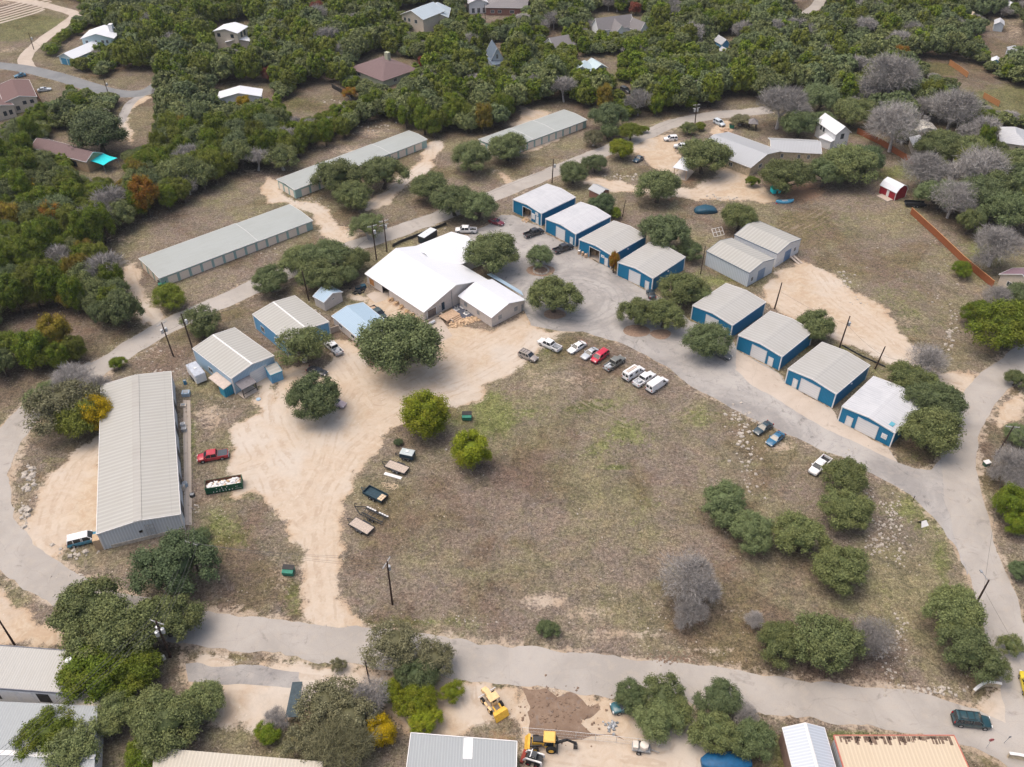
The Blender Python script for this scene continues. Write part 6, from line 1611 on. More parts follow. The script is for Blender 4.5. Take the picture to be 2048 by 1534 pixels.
GREYG = leafmat('grey_green_leaves', (0.10,0.10,0.055), (0.26,0.255,0.155), (0.20,0.19,0.11))
TWIGM = leafmat('bare_twigs', (0.19,0.18,0.17), (0.50,0.485,0.47), (0.35,0.33,0.315))
BARK = plain('bark', (0.085, 0.068, 0.056), .95, .3, 4)
BARKG = plain('pale_bark', (0.40, 0.37, 0.35), .95, .25, 4)

def quads_mesh(name, cen, nrm, size, tint, mats, tris=None, tri_mat=1, elong=1.0):
    """cloud of leaf quads plus optional extra faces (verts, faces)"""
    n = len(cen)
    rs = np.random.RandomState(n)
    a = rs.rand(n, 3)-.5
    t1 = np.cross(nrm, a); t1 /= np.linalg.norm(t1, axis=1)[:, None]+1e-9
    t2 = np.cross(nrm, t1)
    s1 = size[:, None]*.5; s2 = s1*elong
    w = .55+.9*rs.rand(n, 1)
    v = np.stack([cen-t1*s1*w, cen-t2*s2, cen+t1*s1, cen+t2*s2*w], 1).reshape(-1, 3)
    q = np.arange(n*4).reshape(-1, 4)
    tv = np.repeat(tint, 4, 0)
    nl = n*4; npoly = n; mi = np.zeros(n, np.int32)
    loops = q.ravel(); starts = np.arange(0, nl, 4); tot = np.full(n, 4)
    if tris is not None:
        for (ev, ef, et, em) in tris:
            k = len(v)
            v = np.concatenate([v, ev]); tv = np.concatenate([tv, et])
            ef = ef+k
            m_ = ef.shape[1]
            starts = np.concatenate([starts, len(loops)+np.arange(0, ef.size, m_)])
            loops = np.concatenate([loops, ef.ravel()]); tot = np.concatenate([tot, np.full(len(ef), m_)])
            mi = np.concatenate([mi, np.full(len(ef), em, np.int32)])
    me = bpy.data.meshes.new(name)
    me.vertices.add(len(v)); me.vertices.foreach_set('co', v.astype(np.float32).ravel())
    me.loops.add(len(loops)); me.loops.foreach_set('vertex_index', loops.astype(np.int32))
    me.polygons.add(len(starts)); me.polygons.foreach_set('loop_start', starts.astype(np.int32)); me.polygons.foreach_set('loop_total', tot.astype(np.int32))
    me.update()
    for m in mats: me.materials.append(m)
    if len(mats) > 1: me.polygons.foreach_set('material_index', mi)
    at = me.attributes.new('tint', 'FLOAT_COLOR', 'POINT')
    at.data.foreach_set('color', np.concatenate([tv, np.ones((len(tv), 1))], 1).astype(np.float32).ravel())
    return me

def ico(sub=1):
    import bmesh
    bm = bmesh.new(); bmesh.ops.create_icosphere(bm, subdivisions=sub, radius=1)
    v = np.array([x.co[:] for x in bm.verts]); f = np.array([[q.index for q in p.verts] for p in bm.faces]); bm.free()
    return v, f
ICO1 = ico(1); ICO2 = ico(2)

def clumps(rs, Rr, kind):
    """clump centres and radii of a crown of radius Rr"""
    out = []
    if kind == 'juniper':
        n = 58; hc = 1.0*Rr
        for i in range(n):
            u = rs.rand()*2*np.pi; z = rs.rand()*1.5-.45
            rr = np.sqrt(max(.05, 1-((z-.1)/1.25)**2))*(.55+.3*rs.rand())
            out.append((rr*np.cos(u)*Rr*.85, rr*np.sin(u)*Rr*.85, hc+z*Rr*.85, Rr*(.16+.12*rs.rand())))
    else:
        n = 66; hc = .88*Rr
        ph = rs.rand(4)*6.28
        for i in range(n):
            u = rs.rand()*2*np.pi; z = (i+.5)/n*1.25-.28
            z = max(-.3, min(.97, z+rs.randn()*.05))
            lim = 1+.14*np.sin(2*u+ph[0])+.10*np.sin(3*u+ph[1])+.08*np.sin(5*u+ph[2])
            rr = np.sqrt(max(.02, 1-z*z))*(.72+.12*rs.rand())*lim
            if rs.rand() < .12: rr *= .5
            out.append((rr*np.cos(u)*Rr, rr*np.sin(u)*Rr, hc+z*Rr*.62, Rr*(.13+.12*rs.rand())))
    return np.array(out)

def crown_mesh(name, seed, Rr, kind, nleaf, leaf, mat, bark=None, core=.47, merge_trunk=False, sparse=0.0):
    rs = np.random.RandomState(seed)
    c = clumps(rs, Rr, kind)
    if sparse: c = c[rs.rand(len(c)) > sparse]
    wgt = c[:, 3]**2; wgt = wgt/wgt.sum()
    idx = rs.choice(len(c), nleaf, p=wgt)
    d = rs.randn(nleaf, 3); d[:, 2] += .35; d /= np.linalg.norm(d, axis=1)[:, None]
    rad = c[idx, 3]*(.66+.62*rs.rand(nleaf)**1.5)
    # irregular clump surfaces
    wob = 1+.18*np.sin(d[:, 0]*7+idx)+.15*np.sin(d[:, 1]*9+idx*2)
    cen = c[idx, :3]+d*(rad*wob)[:, None]
    cen[:, 2] = np.maximum(cen[:, 2], .15)
    nrm = d+rs.randn(nleaf, 3)*.55; nrm /= np.linalg.norm(nrm, axis=1)[:, None]
    size = leaf*(.55+.9*rs.rand(nleaf))
    ct = rs.rand(len(c)); 
    tint = np.stack([rs.rand(nleaf), ct[idx], np.zeros(nleaf)], 1)
    iv, if_ = ICO1
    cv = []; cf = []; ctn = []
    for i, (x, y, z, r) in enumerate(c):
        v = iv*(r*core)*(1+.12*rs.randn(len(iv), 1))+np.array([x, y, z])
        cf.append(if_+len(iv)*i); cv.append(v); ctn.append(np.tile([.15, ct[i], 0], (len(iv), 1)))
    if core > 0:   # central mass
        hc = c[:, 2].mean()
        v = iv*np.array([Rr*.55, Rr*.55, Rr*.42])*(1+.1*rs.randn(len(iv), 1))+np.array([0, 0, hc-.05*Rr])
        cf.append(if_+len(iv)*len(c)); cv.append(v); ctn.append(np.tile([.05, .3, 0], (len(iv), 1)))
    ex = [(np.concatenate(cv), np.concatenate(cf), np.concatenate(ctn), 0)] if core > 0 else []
    mats = [mat]
    if merge_trunk:
        tm = trunk_mb(rs, Rr, c, 3)
        tv = np.array(tm.v); tq = np.array([f for f in tm.f if len(f) == 4]); mats = [mat, BARK]
        ex.append((tv, tq, np.zeros((len(tv), 3)), 1))
    return quads_mesh(name, cen, nrm, size, tint, mats, ex), c

def trunk_mb(rs, Rr, c, nl=7, thin=1.0):
    m = MB(); h0 = .42*Rr; r = .055*Rr*thin+.05
    lean = rs.randn(2)*.08*Rr
    k = (lean[0], lean[1], h0)
    m.tube((0, 0, -.1), (lean[0]*.4, lean[1]*.4, h0*.5), r*1.5, r*1.05, 8); m.tube((lean[0]*.4, lean[1]*.4, h0*.5), k, r*1.05, r*.9, 8)
    for i in rs.choice(len(c), min(nl, len(c)), replace=False):
        e = c[i, :3]; mid = (np.array(k)*.5+e*.5)+rs.randn(3)*.06*Rr; mid[2] -= .05*Rr
        m.tube(k, tuple(mid), r*.6, r*.38, 6); m.tube(tuple(mid), tuple(e), r*.38, r*.15, 6)
    return m

def bare_mesh(name, seed, Rr, ntw, mat, wid=.05, leafy=0):
    """leafless crown: forking limbs and a haze of thin twigs"""
    rs = np.random.RandomState(seed)
    m = MB(); tips = []
    def grow(p, d, L, r, k):
        e = p+d*L
        m.tube(tuple(p), tuple(e), r, r*.62, 5 if k < 2 else 4)
        if k >= 4: tips.append((e, d, L)); return
        if k >= 2: tips.append((p*.5+e*.5, d, L*.8))
        for _ in range(3 if k < 3 else 3):
            dd = d+rs.randn(3)*.52; dd[2] += .12; dd /= np.linalg.norm(dd)
            grow(e, dd, L*(.66+.14*rs.rand()), r*.58, k+1)
    grow(np.array([0, 0, -.1]), np.array([rs.randn()*.06, rs.randn()*.06, 1.]), Rr*.42, Rr*.045+.03, 0)
    limbs = m
    tp = np.array([t[0] for t in tips]); td = np.array([t[1] for t in tips])
    # keep the crown inside a rounded envelope
    idx = rs.choice(len(tips), ntw)
    d = td[idx]*.5+rs.randn(ntw, 3)*.55; d[:, 2] += .25; d /= np.linalg.norm(d, axis=1)[:, None]
    L = Rr*(.08+.13*rs.rand(ntw))
    s = tp[idx]+rs.randn(ntw, 3)*Rr*.05
    h_ = rs.rand(ntw) < .55
    dr = rs.randn(ntw, 3); dr /= np.linalg.norm(dr, axis=1)[:, None]
    ext = np.percentile(np.sqrt((tp[:, :2]**2).sum(1)), 92); zc = tp[:, 2].mean()*1.02
    el = dr*(np.array([ext, ext, ext*.62])*(rs.rand(ntw, 1)**.45))*(1+.12*np.sin(dr[:, :1]*6+dr[:, 1:2]*5+seed)); el[:, 2] += zc
    s = np.where(h_[:, None], el, s)
    d = np.where(h_[:, None], (lambda q: q/np.linalg.norm(q, axis=1)[:, None])(dr*.45+rs.randn(ntw, 3)*.62+np.array([0, 0, .25])), d)
    cen = s+d*(L/2)[:, None]
    a = rs.randn(ntw, 3); t = np.cross(d, a); t /= np.linalg.norm(t, axis=1)[:, None]
    w = wid*(.6+.8*rs.rand(ntw))[:, None]/2
    v = np.stack([s-t*w, s+t*w, s+d*L[:, None]+t*w*.3, s+d*L[:, None]-t*w*.3], 1).reshape(-1, 3)
    n = ntw
    me = bpy.data.meshes.new(name)
    q = np.arange(n*4)
    rmax = np.sqrt((v[:, :2]**2).sum(1)).max()
    k = Rr/np.percentile(np.sqrt((v[:, :2]**2).sum(1)), 97)
    v[:, :2] *= k; hh = np.percentile(v[:, 2], 98); kz = 1.55*Rr/hh; v[:, 2] *= kz
    limbs.v = [(x*k, y*k, z*kz) for x, y, z in limbs.v]
    me.vertices.add(len(v)); me.vertices.foreach_set('co', v.astype(np.float32).ravel())
    me.loops.add(n*4); me.loops.foreach_set('vertex_index', q.astype(np.int32))
    me.polygons.add(n); me.polygons.foreach_set('loop_start', np.arange(0, n*4, 4).astype(np.int32)); me.polygons.foreach_set('loop_total', np.full(n, 4, np.int32))
    me.update(); me.materials.append(mat)
    at = me.attributes.new('tint', 'FLOAT_COLOR', 'POINT')
    tint = np.repeat(np.stack([rs.rand(n), rs.rand(n), np.zeros(n), np.ones(n)], 1), 4, 0)
    at.data.foreach_set('color', tint.astype(np.float32).ravel())
    return me, limbs

HERO = {}
def hero(kind, i):
    key = (kind, i)
    if key in HERO: return HERO[key]
    sd = i*13+{'oak': 1, 'juniper': 2, 'green': 3, 'loose': 4, 'bare': 5}[kind]
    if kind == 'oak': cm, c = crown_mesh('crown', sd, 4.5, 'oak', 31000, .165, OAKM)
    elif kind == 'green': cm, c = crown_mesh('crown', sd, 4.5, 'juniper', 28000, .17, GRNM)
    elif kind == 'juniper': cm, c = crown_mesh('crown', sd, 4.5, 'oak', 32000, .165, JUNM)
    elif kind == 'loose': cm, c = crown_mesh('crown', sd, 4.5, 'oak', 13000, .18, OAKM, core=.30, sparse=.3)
    if kind == 'bare':
        cm, lm = bare_mesh('crown', sd, 4.5, 8500, TWIGM, .036)
        tm = MB(); tm.v, tm.f, tm.mi = lm.v, lm.f, [0]*len(lm.f)
        o = tm.build('trunk', BARKG); td = o.data; bpy.data.objects.remove(o)
    else:
        tm = trunk_mb(np.random.RandomState(sd), 4.5, c, 9)
        o = tm.build('trunk', BARK if kind != 'loose' else BARKG); td = o.data; bpy.data.objects.remove(o)
    HERO[key] = (cm, td)
    return HERO[key]
TREEPOS = []
_tn = [0]
NAMES = {'oak': 'live_oak', 'juniper': 'juniper_tree', 'green': 'bright_green_tree', 'loose': 'live_oak', 'bare': 'bare_tree'}
def tree(cx, cy, wpx, kind, label, mat=None, hk=1.0, group=None, name=None, cat='tree', wy=1.0):
    """cx, cy: middle of the crown in the photo, wpx its width"""
    i = _tn[0]; _tn[0] += 1
    g = G(cx, cy, 3.0)
    dist = (Vector((0, 0, CAM_H))-g).length
    zc = g.y*math.cos(PITCH)+(CAM_H-3)*math.sin(PITCH)
    r = wpx/2*zc/FPX
    g = G(cx, cy, .76*r*hk)
    rt = empty(name or NAMES[kind], (g.x, g.y, 0), i*2.4, label, cat, group)
    cm, td = hero(kind, i % {'oak': 6, 'juniper': 3, 'green': 2, 'loose': 3, 'bare': 4}[kind])
    for nm, me in (('crown', cm), ('trunk', td)):
        o = bpy.data.objects.new(nm, me); C.objects.link(o); o.parent = rt
        s_ = r/4.5*(1.04 if kind == 'bare' else 1.0)
        o.scale = (s_, s_*wy, s_*hk*(.80 if kind != 'bare' else 1))
        if nm == 'crown' and mat: o.material_slots[0].link = 'OBJECT'; o.material_slots[0].material = mat
    TREEPOS.append((g.x, g.y, r))
    return rt
T = tree
T(797,690,168,'oak','large rounded oak in the middle of the yard between the sheds')
T(628,792,118,'oak','very dark round oak beside the dirt drive fork', OAKD)
T(603,690,108,'loose','oak with pale bare limbs in front of the larger blue workshop')
T(851,836,114,'green','two-tone green tree at the edge of the dirt drive')
T(943,906,96,'green','solitary yellow-green tree in the field')
T(1108,590,104,'oak','round oak standing in the paved lot beside the east wing')
T(1081,512,60,'oak','small oak ringed with stones in the upper lot')
T(981,505,112,'oak','wide oak leaning over the north end of the white hall')
T(1274,622,78,'oak','left of the twin oaks at the end of the first blue row')
T(1328,628,84,'oak','right of the twin oaks at the end of the first blue row')
T(1366,578,92,'oak','oak filling the gap behind the twin oaks')
T(1400,588,60,'oak','small oak between the gap oak and the half hidden workshop')
T(1416,680,98,'oak','oak in front of the half hidden blue workshop')
T(1334,466,104,'oak','wide oak behind the orange-shrub workshop')
T(1380,500,56,'oak','lower oak at the back corner of the orange-shrub workshop', OAKD)
T(1205,408,58,'oak','oak behind the pale-roofed blue workshops', OAKD)
T(1230,425,30,'juniper','small conical juniper next to the thin slope pole')
T(1228,527,26,'green','narrow orange and green shrub at the workshop corner', ORAM, 2.2, name='tall_shrub', cat='shrub')
T(1478,434,78,'oak','round oak at the rear of the pale grey sheds')
T(1632,650,84,'oak','oak behind the third blue workshop from the junction')
T(1868,860,124,'oak','broad oak at the junction corner, nearest the road')
T(1872,800,110,'oak','oak above the junction oak against the whitewashed roof')
T(1810,757,92,'oak','oak at the rear corner of the whitewashed-roof workshop')
T(1855,770,70,'oak','smaller oak joining the rear and junction oaks')
T(1692,955,98,'oak','oak just below the white pickup by the lane', None)
T(1690,1018,106,'oak','second oak down the slope below the lane', None)
T(1447,1005,102,'juniper','upper of the olive green pair in the lower field', OAKM)
T(1502,1062,98,'juniper','lower of the olive green pair in the lower field', OAKM)
T(1600,1072,112,'oak','oak in the middle of the lower field cluster')
T(1682,1137,114,'oak','oak at the bottom of the lower field cluster')
T(1372,1168,120,'bare','large grey leafless tree in the lower field')
T(1378,1225,74,'bare','smaller grey leafless tree below the large one')
T(1560,1285,100,'oak','oak left of the big one beside the lower road')
T(1655,1285,142,'juniper','big olive green tree beside the lower road', OAKM)
T(1745,1280,92,'bare','grey leafless tree right of the big roadside tree')
T(1508,1243,42,'bare','little leafless bush left of the roadside trees', name='bare_bush', cat='bush')
T(1912,1225,128,'juniper','tall olive tree beside the right road', OAKM)
T(1938,1300,120,'juniper','lower spreading tree beside the right road', OAKM)
T(1990,1330,70,'loose','thin branched oak reaching over the right road')
T(2022,1290,56,'loose','branch-heavy oak crown over the right road')
T(1096,1257,46,'juniper','round bush in the ditch by the lower road', OAKD, .7, name='round_bush', cat='bush')
T(405,1066,34,'juniper','dark bush beside the foot of the long shed', OAKD, .8, name='round_bush', cat='bush')
T(797,884,20,'juniper','small green bush at the drive edge', OAKD, .9, name='round_bush', cat='bush')
T(235,725,34,'juniper','small bush on the verge of the upper road', None, 1, name='round_bush', cat='bush')
T(120,812,140,'loose','olive green thicket tree beside the curved road', GREYG)
T(92,790,80,'oak','thicket tree closest to the curved road bend', None)
T(160,830,110,'juniper','green thicket tree at the top of the gravel lot', None)
T(190,832,86,'green','yellow autumn tree against the long shed', YELM)
T(150,775,90,'bare','leafless crown behind the yellow autumn tree')
T(200,780,60,'bare','leafless sapling at the corner of the long shed')
T(350,1125,165,'oak','dark spreading oak below the long shed', OAKD)
T(180,1220,150,'oak','oak leaning toward the lower road at the left')
T(228,1265,176,'juniper','dense olive tree beneath the big transformer pole', OAKM)
T(330,1240,130,'juniper','green tree under the power lines by the lower road', OAKM)
T(195,1345,150,'juniper','tree leaning over the corner warehouse', None)
T(262,1345,120,'juniper','tree below the shorter dark pole', None)
T(95,1470,125,'juniper','bright tree overlapping the lower warehouse roof', None)
T(150,1500,130,'juniper','tree in the bottom left corner over the roof', OAKM)
T(330,1440,150,'oak','oak left of the pebbled parking area')
T(400,1405,100,'oak','oak at the edge of the pebbled parking area')
T(290,1510,90,'juniper','round tree at the end of the long low shed', None)
T(232,1420,100,'oak','oak behind the lilac shed', None)
T(790,1290,125,'loose','feathery grey-green tree by the lower road', GREYG)
T(868,1322,96,'loose','right-hand feathery tree by the lower road', GREYG)
T(676,1330,36,'loose','small thin sapling at the lower road edge', GREYG)
T(650,1410,130,'loose','upper thicket of grey feathery branches', GREYG)
T(700,1440,130,'loose','middle thicket of grey feathery branches', GREYG)
T(620,1480,110,'loose','lower thicket of grey feathery branches', GREYG)
T(680,1500,120,'bare','leafless tree in the grey thicket', GREYG)
T(740,1400,90,'bare','leafless crown beside the short bare pole')
T(535,1465,54,'juniper','small bush left of the grey thicket', None)
T(552,1440,50,'bare','spindly leafless shrub on the pebbles', name='bare_bush', cat='bush')
T(783,1385,60,'juniper','upright green tree right of the short bare pole', GRNM)
T(832,1400,84,'juniper','lighter green tree in the roadside thicket', GRNM)
T(905,1385,56,'loose','light green tree nearest the yellow loader', GRNM)
T(850,1440,70,'juniper','green tree above the white-edged shed', GRNM)
T(762,1466,74,'green','bright golden tree beside the white-edged shed', YELM)
T(835,1350,90,'oak','oak in the heart of the roadside thicket', OAKD)
T(1262,1392,76,'oak','blue-green oak at the edge of the dug soil', OAKD)
T(1325,1388,98,'loose','airy oak on the south side of the lower road')
T(1318,1440,100,'oak','oak above the end of the chain link fence')
T(1350,1420,80,'juniper','olive tree beside the south drive', OAKM)
T(1438,1395,90,'oak','oak at the mouth of the south drive')
T(1432,1465,100,'juniper','olive tree lower down the south drive', OAKM)
T(1505,1478,96,'juniper','dark green tree beside the seam-roofed shed', OAKD)
T(1490,1432,56,'bare','leafless bush among the south drive trees')
T(2020,1010,84,'green','yellowish-green tree at the right edge', JUNM)
T(2032,1050,60,'green','lower bushy tree at the right edge', JUNM)
T(2032,757,46,'oak','small oak outside the bend at the right edge')
T(2042,1140,50,'oak','dark tree cut by the right edge', OAKD)
T(2038,870,60,'oak','oak behind the verge crossarm pole')
T(2020,935,86,'bare','grey leafless scrub outside the right road')
T(2030,970,60,'bare','lower leafless scrub outside the right road')
T(1852,728,84,'bare','leafless tree around the three-transformer pole')
T(2015,650,140,'juniper','large green tree at the right edge below the fence', None)
T(1960,625,70,'juniper','green tree beside the fence end', None)
T(2040,590,70,'oak','tree between purple roof and right edge', None)
T(1925,538,44,'juniper','small round tree against the rusty fence', None)
T(1990,600,60,'bare','leafless tree behind the fence end')
T(1990,500,100,'bare','leafless tree in front of the purple roof')
T(338,593,70,'juniper','round green tree by the storage drive', None)
T(405,640,84,'loose','airy oak on the verge of the upper road')
T(405,660,50,'oak','low oak under the airy verge oak')
T(540,558,78,'oak','left end oak of the roadside line')
T(600,520,84,'oak','second oak in the roadside line')
T(648,512,100,'oak','third oak in the roadside line')
T(700,520,76,'oak','oak in the roadside line nearest the hall')
T(640,552,92,'oak','oak behind the small cream garden shed')
T(690,548,60,'oak','low oak between garden shed and hall')
T(735,452,78,'loose','airy oak on the bank above the upper road')
T(676,352,100,'oak','oak against the middle storage row, left')
T(706,390,80,'oak','oak in front of the left storage oak')
T(765,345,92,'oak','oak against the middle storage row, right')
T(858,372,80,'oak','oak on the bank between storage rows')
T(908,400,90,'oak','left oak of the pair above the white pickup')
T(955,412,84,'oak','right oak of the pair above the white pickup')
T(942,312,86,'oak','dense oak between middle and farthest storage rows')
T(1015,293,78,'oak','oak in front of the farthest storage row')
T(1147,344,64,'oak','oak beside the upper road, left of the small one')
T(1190,326,50,'oak','small oak beside the upper road')
T(1242,297,56,'oak','oak between the road and the upper car park', GRNM)
T(1187,275,46,'loose','loose shrub at the end of the farthest storage row', GREYG)
T(1218,232,76,'oak','large dark oak beyond the end of the farthest storage row', OAKD)
T(1262,262,50,'juniper','bushy tree on the far verge of the upper road')
T(1216,262,44,'oak','oak under the large dark one on the far verge', OAKD)
T(1288,258,20,'juniper','little shrub alone on the far verge')
T(1316,372,92,'oak','oak on the slope below the upper drive')
T(1408,310,100,'oak','spreading oak beside the carport')
T(1378,256,36,'oak','round bush by the road bend pole', None)
T(1400,252,24,'juniper','small bush right of the road bend pole')
T(1482,240,50,'loose','grey bushes below the upper road', GREYG, .6)
T(1572,351,100,'oak','broad oak shading the playhouse')
T(1702,328,108,'oak','big oak at the end of the stone annex')
T(1650,345,80,'oak','oak beside the big annex oak', OAKD)
T(1728,318,84,'oak','outer oak right of the big annex oak', OAKD)
T(1505,362,30,'juniper','small bush at the corner of the long stone building')
T(562,313,76,'loose','pale airy oak left of the middle storage row', None)
T(192,262,118,'oak','dark wide oak over the tan house', OAKD)
T(487,207,34,'green','golden tree in front of the ranch house', YELM)
T(1052,92,24,'green','golden tree in the upper woods', YELM)
T(70,378,44,'green','yellow tree at the left edge of the woods', YELM)
T(1920,100,22,'green','little yellow tree near the right lawn', YELM)
T(1938,352,34,'green','yellow tree in the right-hand woods', YELM)
T(1545,110,22,'green','russet tree high in the right woods', REDM)
T(1270,18,30,'green','dark red tree above the white gabled house', REDM)
T(636,22,40,'green','dark red tree near the top left of centre', REDM)
T(848,125,30,'green','red tree right of the hipped house', REDM)
T(537,150,34,'green','reddish tree above the ranch house', REDM)
T(1690,115,22,'green','pinkish tree among the right woods', REDM)
T(1800,112,44,'green','golden brown tree behind the right-hand clearing', ORAM)
T(1770,105,36,'green','orange brown tree behind the right-hand clearing', ORAM)
T(700,185,36,'loose','orange tinted tree beside the black fence', ORAM)

for q_ in [(1560,222,96,'grey leafless tree where the upper road enters the woods'),(1600,228,50,'leafless tree right of the woods road entrance'),(1790,262,112,'wide leafless tree in front of the cream roof'),(1905,232,104,'leafless tree right of the cream roof'),(1960,345,100,'leafless tree below the hipped edge house'),(1846,352,96,'leafless tree right of the red barn'),(1905,405,90,'leafless tree in the grass behind the long board fence'),(1780,165,110,'large leafless tree left of the upper lawn')]:
    T(q_[0], q_[1], q_[2], 'bare', q_[3])
T(1706,222,80,'oak','broad green oak behind the two-storey white house')
T(1940,300,84,'oak','broad green oak left of the hipped edge house')
T(1640,195,80,'oak','broad green oak in the right woods above the white house')
T(2030,330,90,'oak','broad green oak at the right edge below the edge house')
T(1880,290,90,'oak','oak between the cream roof and the edge house')
T(1884,388,88,'oak','oak on the slope behind the dark long trailer')
T(1600,246,78,'juniper','dense tree left of the two-storey white house', OAKD)
T(1650,240,50,'oak','small tree touching the two-storey white house')
T(1960,390,110,'oak','oak at the right below the leafless trees')
T(2020,420,110,'oak','oak at the right edge above the purple roof', OAKD)
# the woods ---------------------------------------------------------------------------
EDGE = [(-260,880),(-60,862),(0,832),(60,795),(140,752),(195,715),(212,690),(190,672),(100,690),(10,700),(-10,640),(100,628),(190,640),(240,672),(285,660),(296,630),(262,600),(250,548),(190,522),(262,460),(350,436),(388,400),(450,365),(520,352),(560,330),(610,318),(690,285),(720,262),(782,248),(830,268),(870,283),(950,276),(1000,262),(1050,232),(1085,212),(1120,214),(1180,236),(1256,240),(1310,236),(1390,226),(1430,214),(1500,200),(1560,205),(1640,185),(1680,230),(1745,250),(1800,300),(1850,345),(1830,390),(1860,420),(1905,455),(1925,480),(1990,470),(2060,480),(2100,560),(2400,560),(2600,-75),(-500,-75),(-500,880)]
HOLES = [
 [(-400,-90),(20,-25),(170,10),(165,40),(90,110),(112,140),(60,160),(-400,170)],
 [(98,152),(108,92),(185,50),(238,58),(240,88),(170,140)],
 [(-400,105),(112,130),(190,155),(310,172),(315,205),(260,210),(200,200),(90,172),(-400,180)],
 [(-400,150),(80,152),(135,172),(135,205),(85,232),(0,268),(-400,280)],
 [(235,190),(315,195),(318,225),(300,305),(262,310),(222,262)],
 [(230,145),(312,148),(312,180),(230,175)],
 [(80,262),(135,250),(250,300),(250,352),(160,362),(80,300)],
 [(412,40),(512,45),(518,110),(430,112)],
 [(420,170),(560,160),(566,212),(505,225),(425,215)],
 [(562,218),(590,185),(650,165),(715,190),(712,215),(690,222),(600,255),(582,240)],
 [(700,130),(760,102),(842,128),(840,165),(775,200),(695,168)],
 [(792,18),(902,12),(908,58),(855,88),(812,84),(798,50)],
 [(925,-80),(1060,-80),(1065,25),(1000,58),(960,52),(925,22)],
 [(966,84),(1018,84),(1018,148),(966,148)],
 [(1172,25),(1302,25),(1302,84),(1172,84)],
 [(1078,62),(1142,58),(1140,112),(1080,112)],
 [(1138,112),(1250,105),(1245,185),(1222,185),(1205,158),(1138,152)],
 [(1225,168),(1266,168),(1268,205),(1235,200)],
 [(1420,70),(1474,70),(1478,122),(1420,118)],
 [(1595,-80),(1665,-80),(1655,12),(1615,42),(1585,38)],
 [(1628,226),(1705,236),(1720,262),(1722,300),(1628,300)],
 [(1826,122),(1900,120),(1960,135),(2010,170),(2060,180),(2060,252),(2000,238),(1930,205),(1866,158)],
 [(1965,40),(2050,35),(2050,100),(1990,130),(1962,100)],
 [(1815,238),(1888,238),(1888,300),(1815,300)],
 [(1992,258),(2300,250),(2300,330),(1992,325)],
 [(1980,460),(2300,460),(2300,640),(1990,610)],
 [(2008,0),(2042,0),(2042,22),(2008,22)], [(1932,20),(1958,20),(1958,42),(1932,42)], [(168,-30),(205,-30),(205,12),(168,12)],
 [(1700,240),(1730,246),(1850,318),(1862,352),(1800,345),(1712,290)],
 [(1890,118),(1945,150),(1935,168),(1888,140)],
 [(1752,340),(1828,352),(1850,430),(1756,425)], [(160,296),(250,292),(255,378),(165,372)],
 [(655,168),(720,196),(712,212),(655,186)],
 [(1120,205),(1185,225),(1185,250),(1120,240)],
]
EP = wpoly(EDGE); HP = [wpoly(h) for h in HOLES]
HOUSEH = {1, 6, 7, 8, 10, 11, 13, 14, 15, 16, 18, 23, 26, 27, 28}
rs = np.random.RandomState(11)
S = 5.0
pts = []
ys = np.arange(150, 470, S*.86)
for j, y in enumerate(ys):
    xs = np.arange(-320, 320, S)+(S/2 if j % 2 else 0)
    pts += [(x, y) for x in xs]
pts = np.array(pts)+rs.uniform(-1.7, 1.7, (len(pts), 2))
big = len(pts)
gy_, gx_ = np.mgrid[150:470:3.1, -320:320:3.1]
p2_ = np.stack([gx_.ravel(), gy_.ravel()], 1)+rs.uniform(-1.2, 1.2, (gx_.size, 2))
def nearhole(p):
    m = np.zeros(len(p), bool)
    for h in HP:
        for k_, dm in ((1.032, 1.2), (1.058, .4)): m |= sdf(p[:, 0]*k_, p[:, 1]*k_, h, 8) < dm
    return m
pts = np.concatenate([pts[~nearhole(pts)], p2_[nearhole(p2_)]])
fx_, fy_ = PX(pts[:, 0], pts[:, 1])
ok = (fx_ > -200) & (fx_ < 2250)
pts = pts[ok]
ins = sdf(pts[:, 0], pts[:, 1], EP, 5) < 0
for hi_, h in enumerate(HP):
    ins &= sdf(pts[:, 0], pts[:, 1], h, 8) > (-2.0 if hi_ in HOUSEH else .3)
pts = pts[ins]
tp_ = np.array([(a, b_) for a, b_, r_ in TREEPOS]); tr_ = np.array([r_ for a, b_, r_ in TREEPOS])
dd = np.sqrt(((pts[:, None]-tp_[None])**2).sum(2))
pts = pts[(dd > tr_[None]*.8+1.0).all(1)]
low = np.zeros(len(pts), bool)
for h in HP:
    for k_, dm in ((1.032, 1.2), (1.058, .4)): low |= sdf(pts[:, 0]*k_, pts[:, 1]*k_, h, 8) < dm
fx_, fy_ = PX(pts[:, 0], pts[:, 1])
dens = np.where(fx_ > 1560, .80, 1.0)
dens = np.where((fx_ > 1750) & (fy_ > 290), .62, dens)
keep = rs.rand(len(pts)) < dens
low = low[keep]; pts = pts[keep]; fx_ = fx_[keep]; fy_ = fy_[keep]
zone = fbm(pts[:, 0], pts[:, 1], 45.0, 3)
u = rs.rand(len(pts))
kinds = []
for i in range(len(pts)):
    right = fx_[i] > 1500 and fy_[i] > 60
    pj = .62 if zone[i] > .5 else .38
    pb = .05
    if right: pj, pb = .22, (.10 if fy_[i] > 130 else .06)
    kinds.append('bare' if u[i] < pb else ('juniper' if u[i] < pb+pj else 'oak'))
kinds = np.array(kinds)
order = np.argsort(pts[:, 1]+0*pts[:, 0])
print('forest trees', len(pts), {k: int((kinds == k).sum()) for k in set(kinds)}, 'hand', len(TREEPOS))
FV = {}
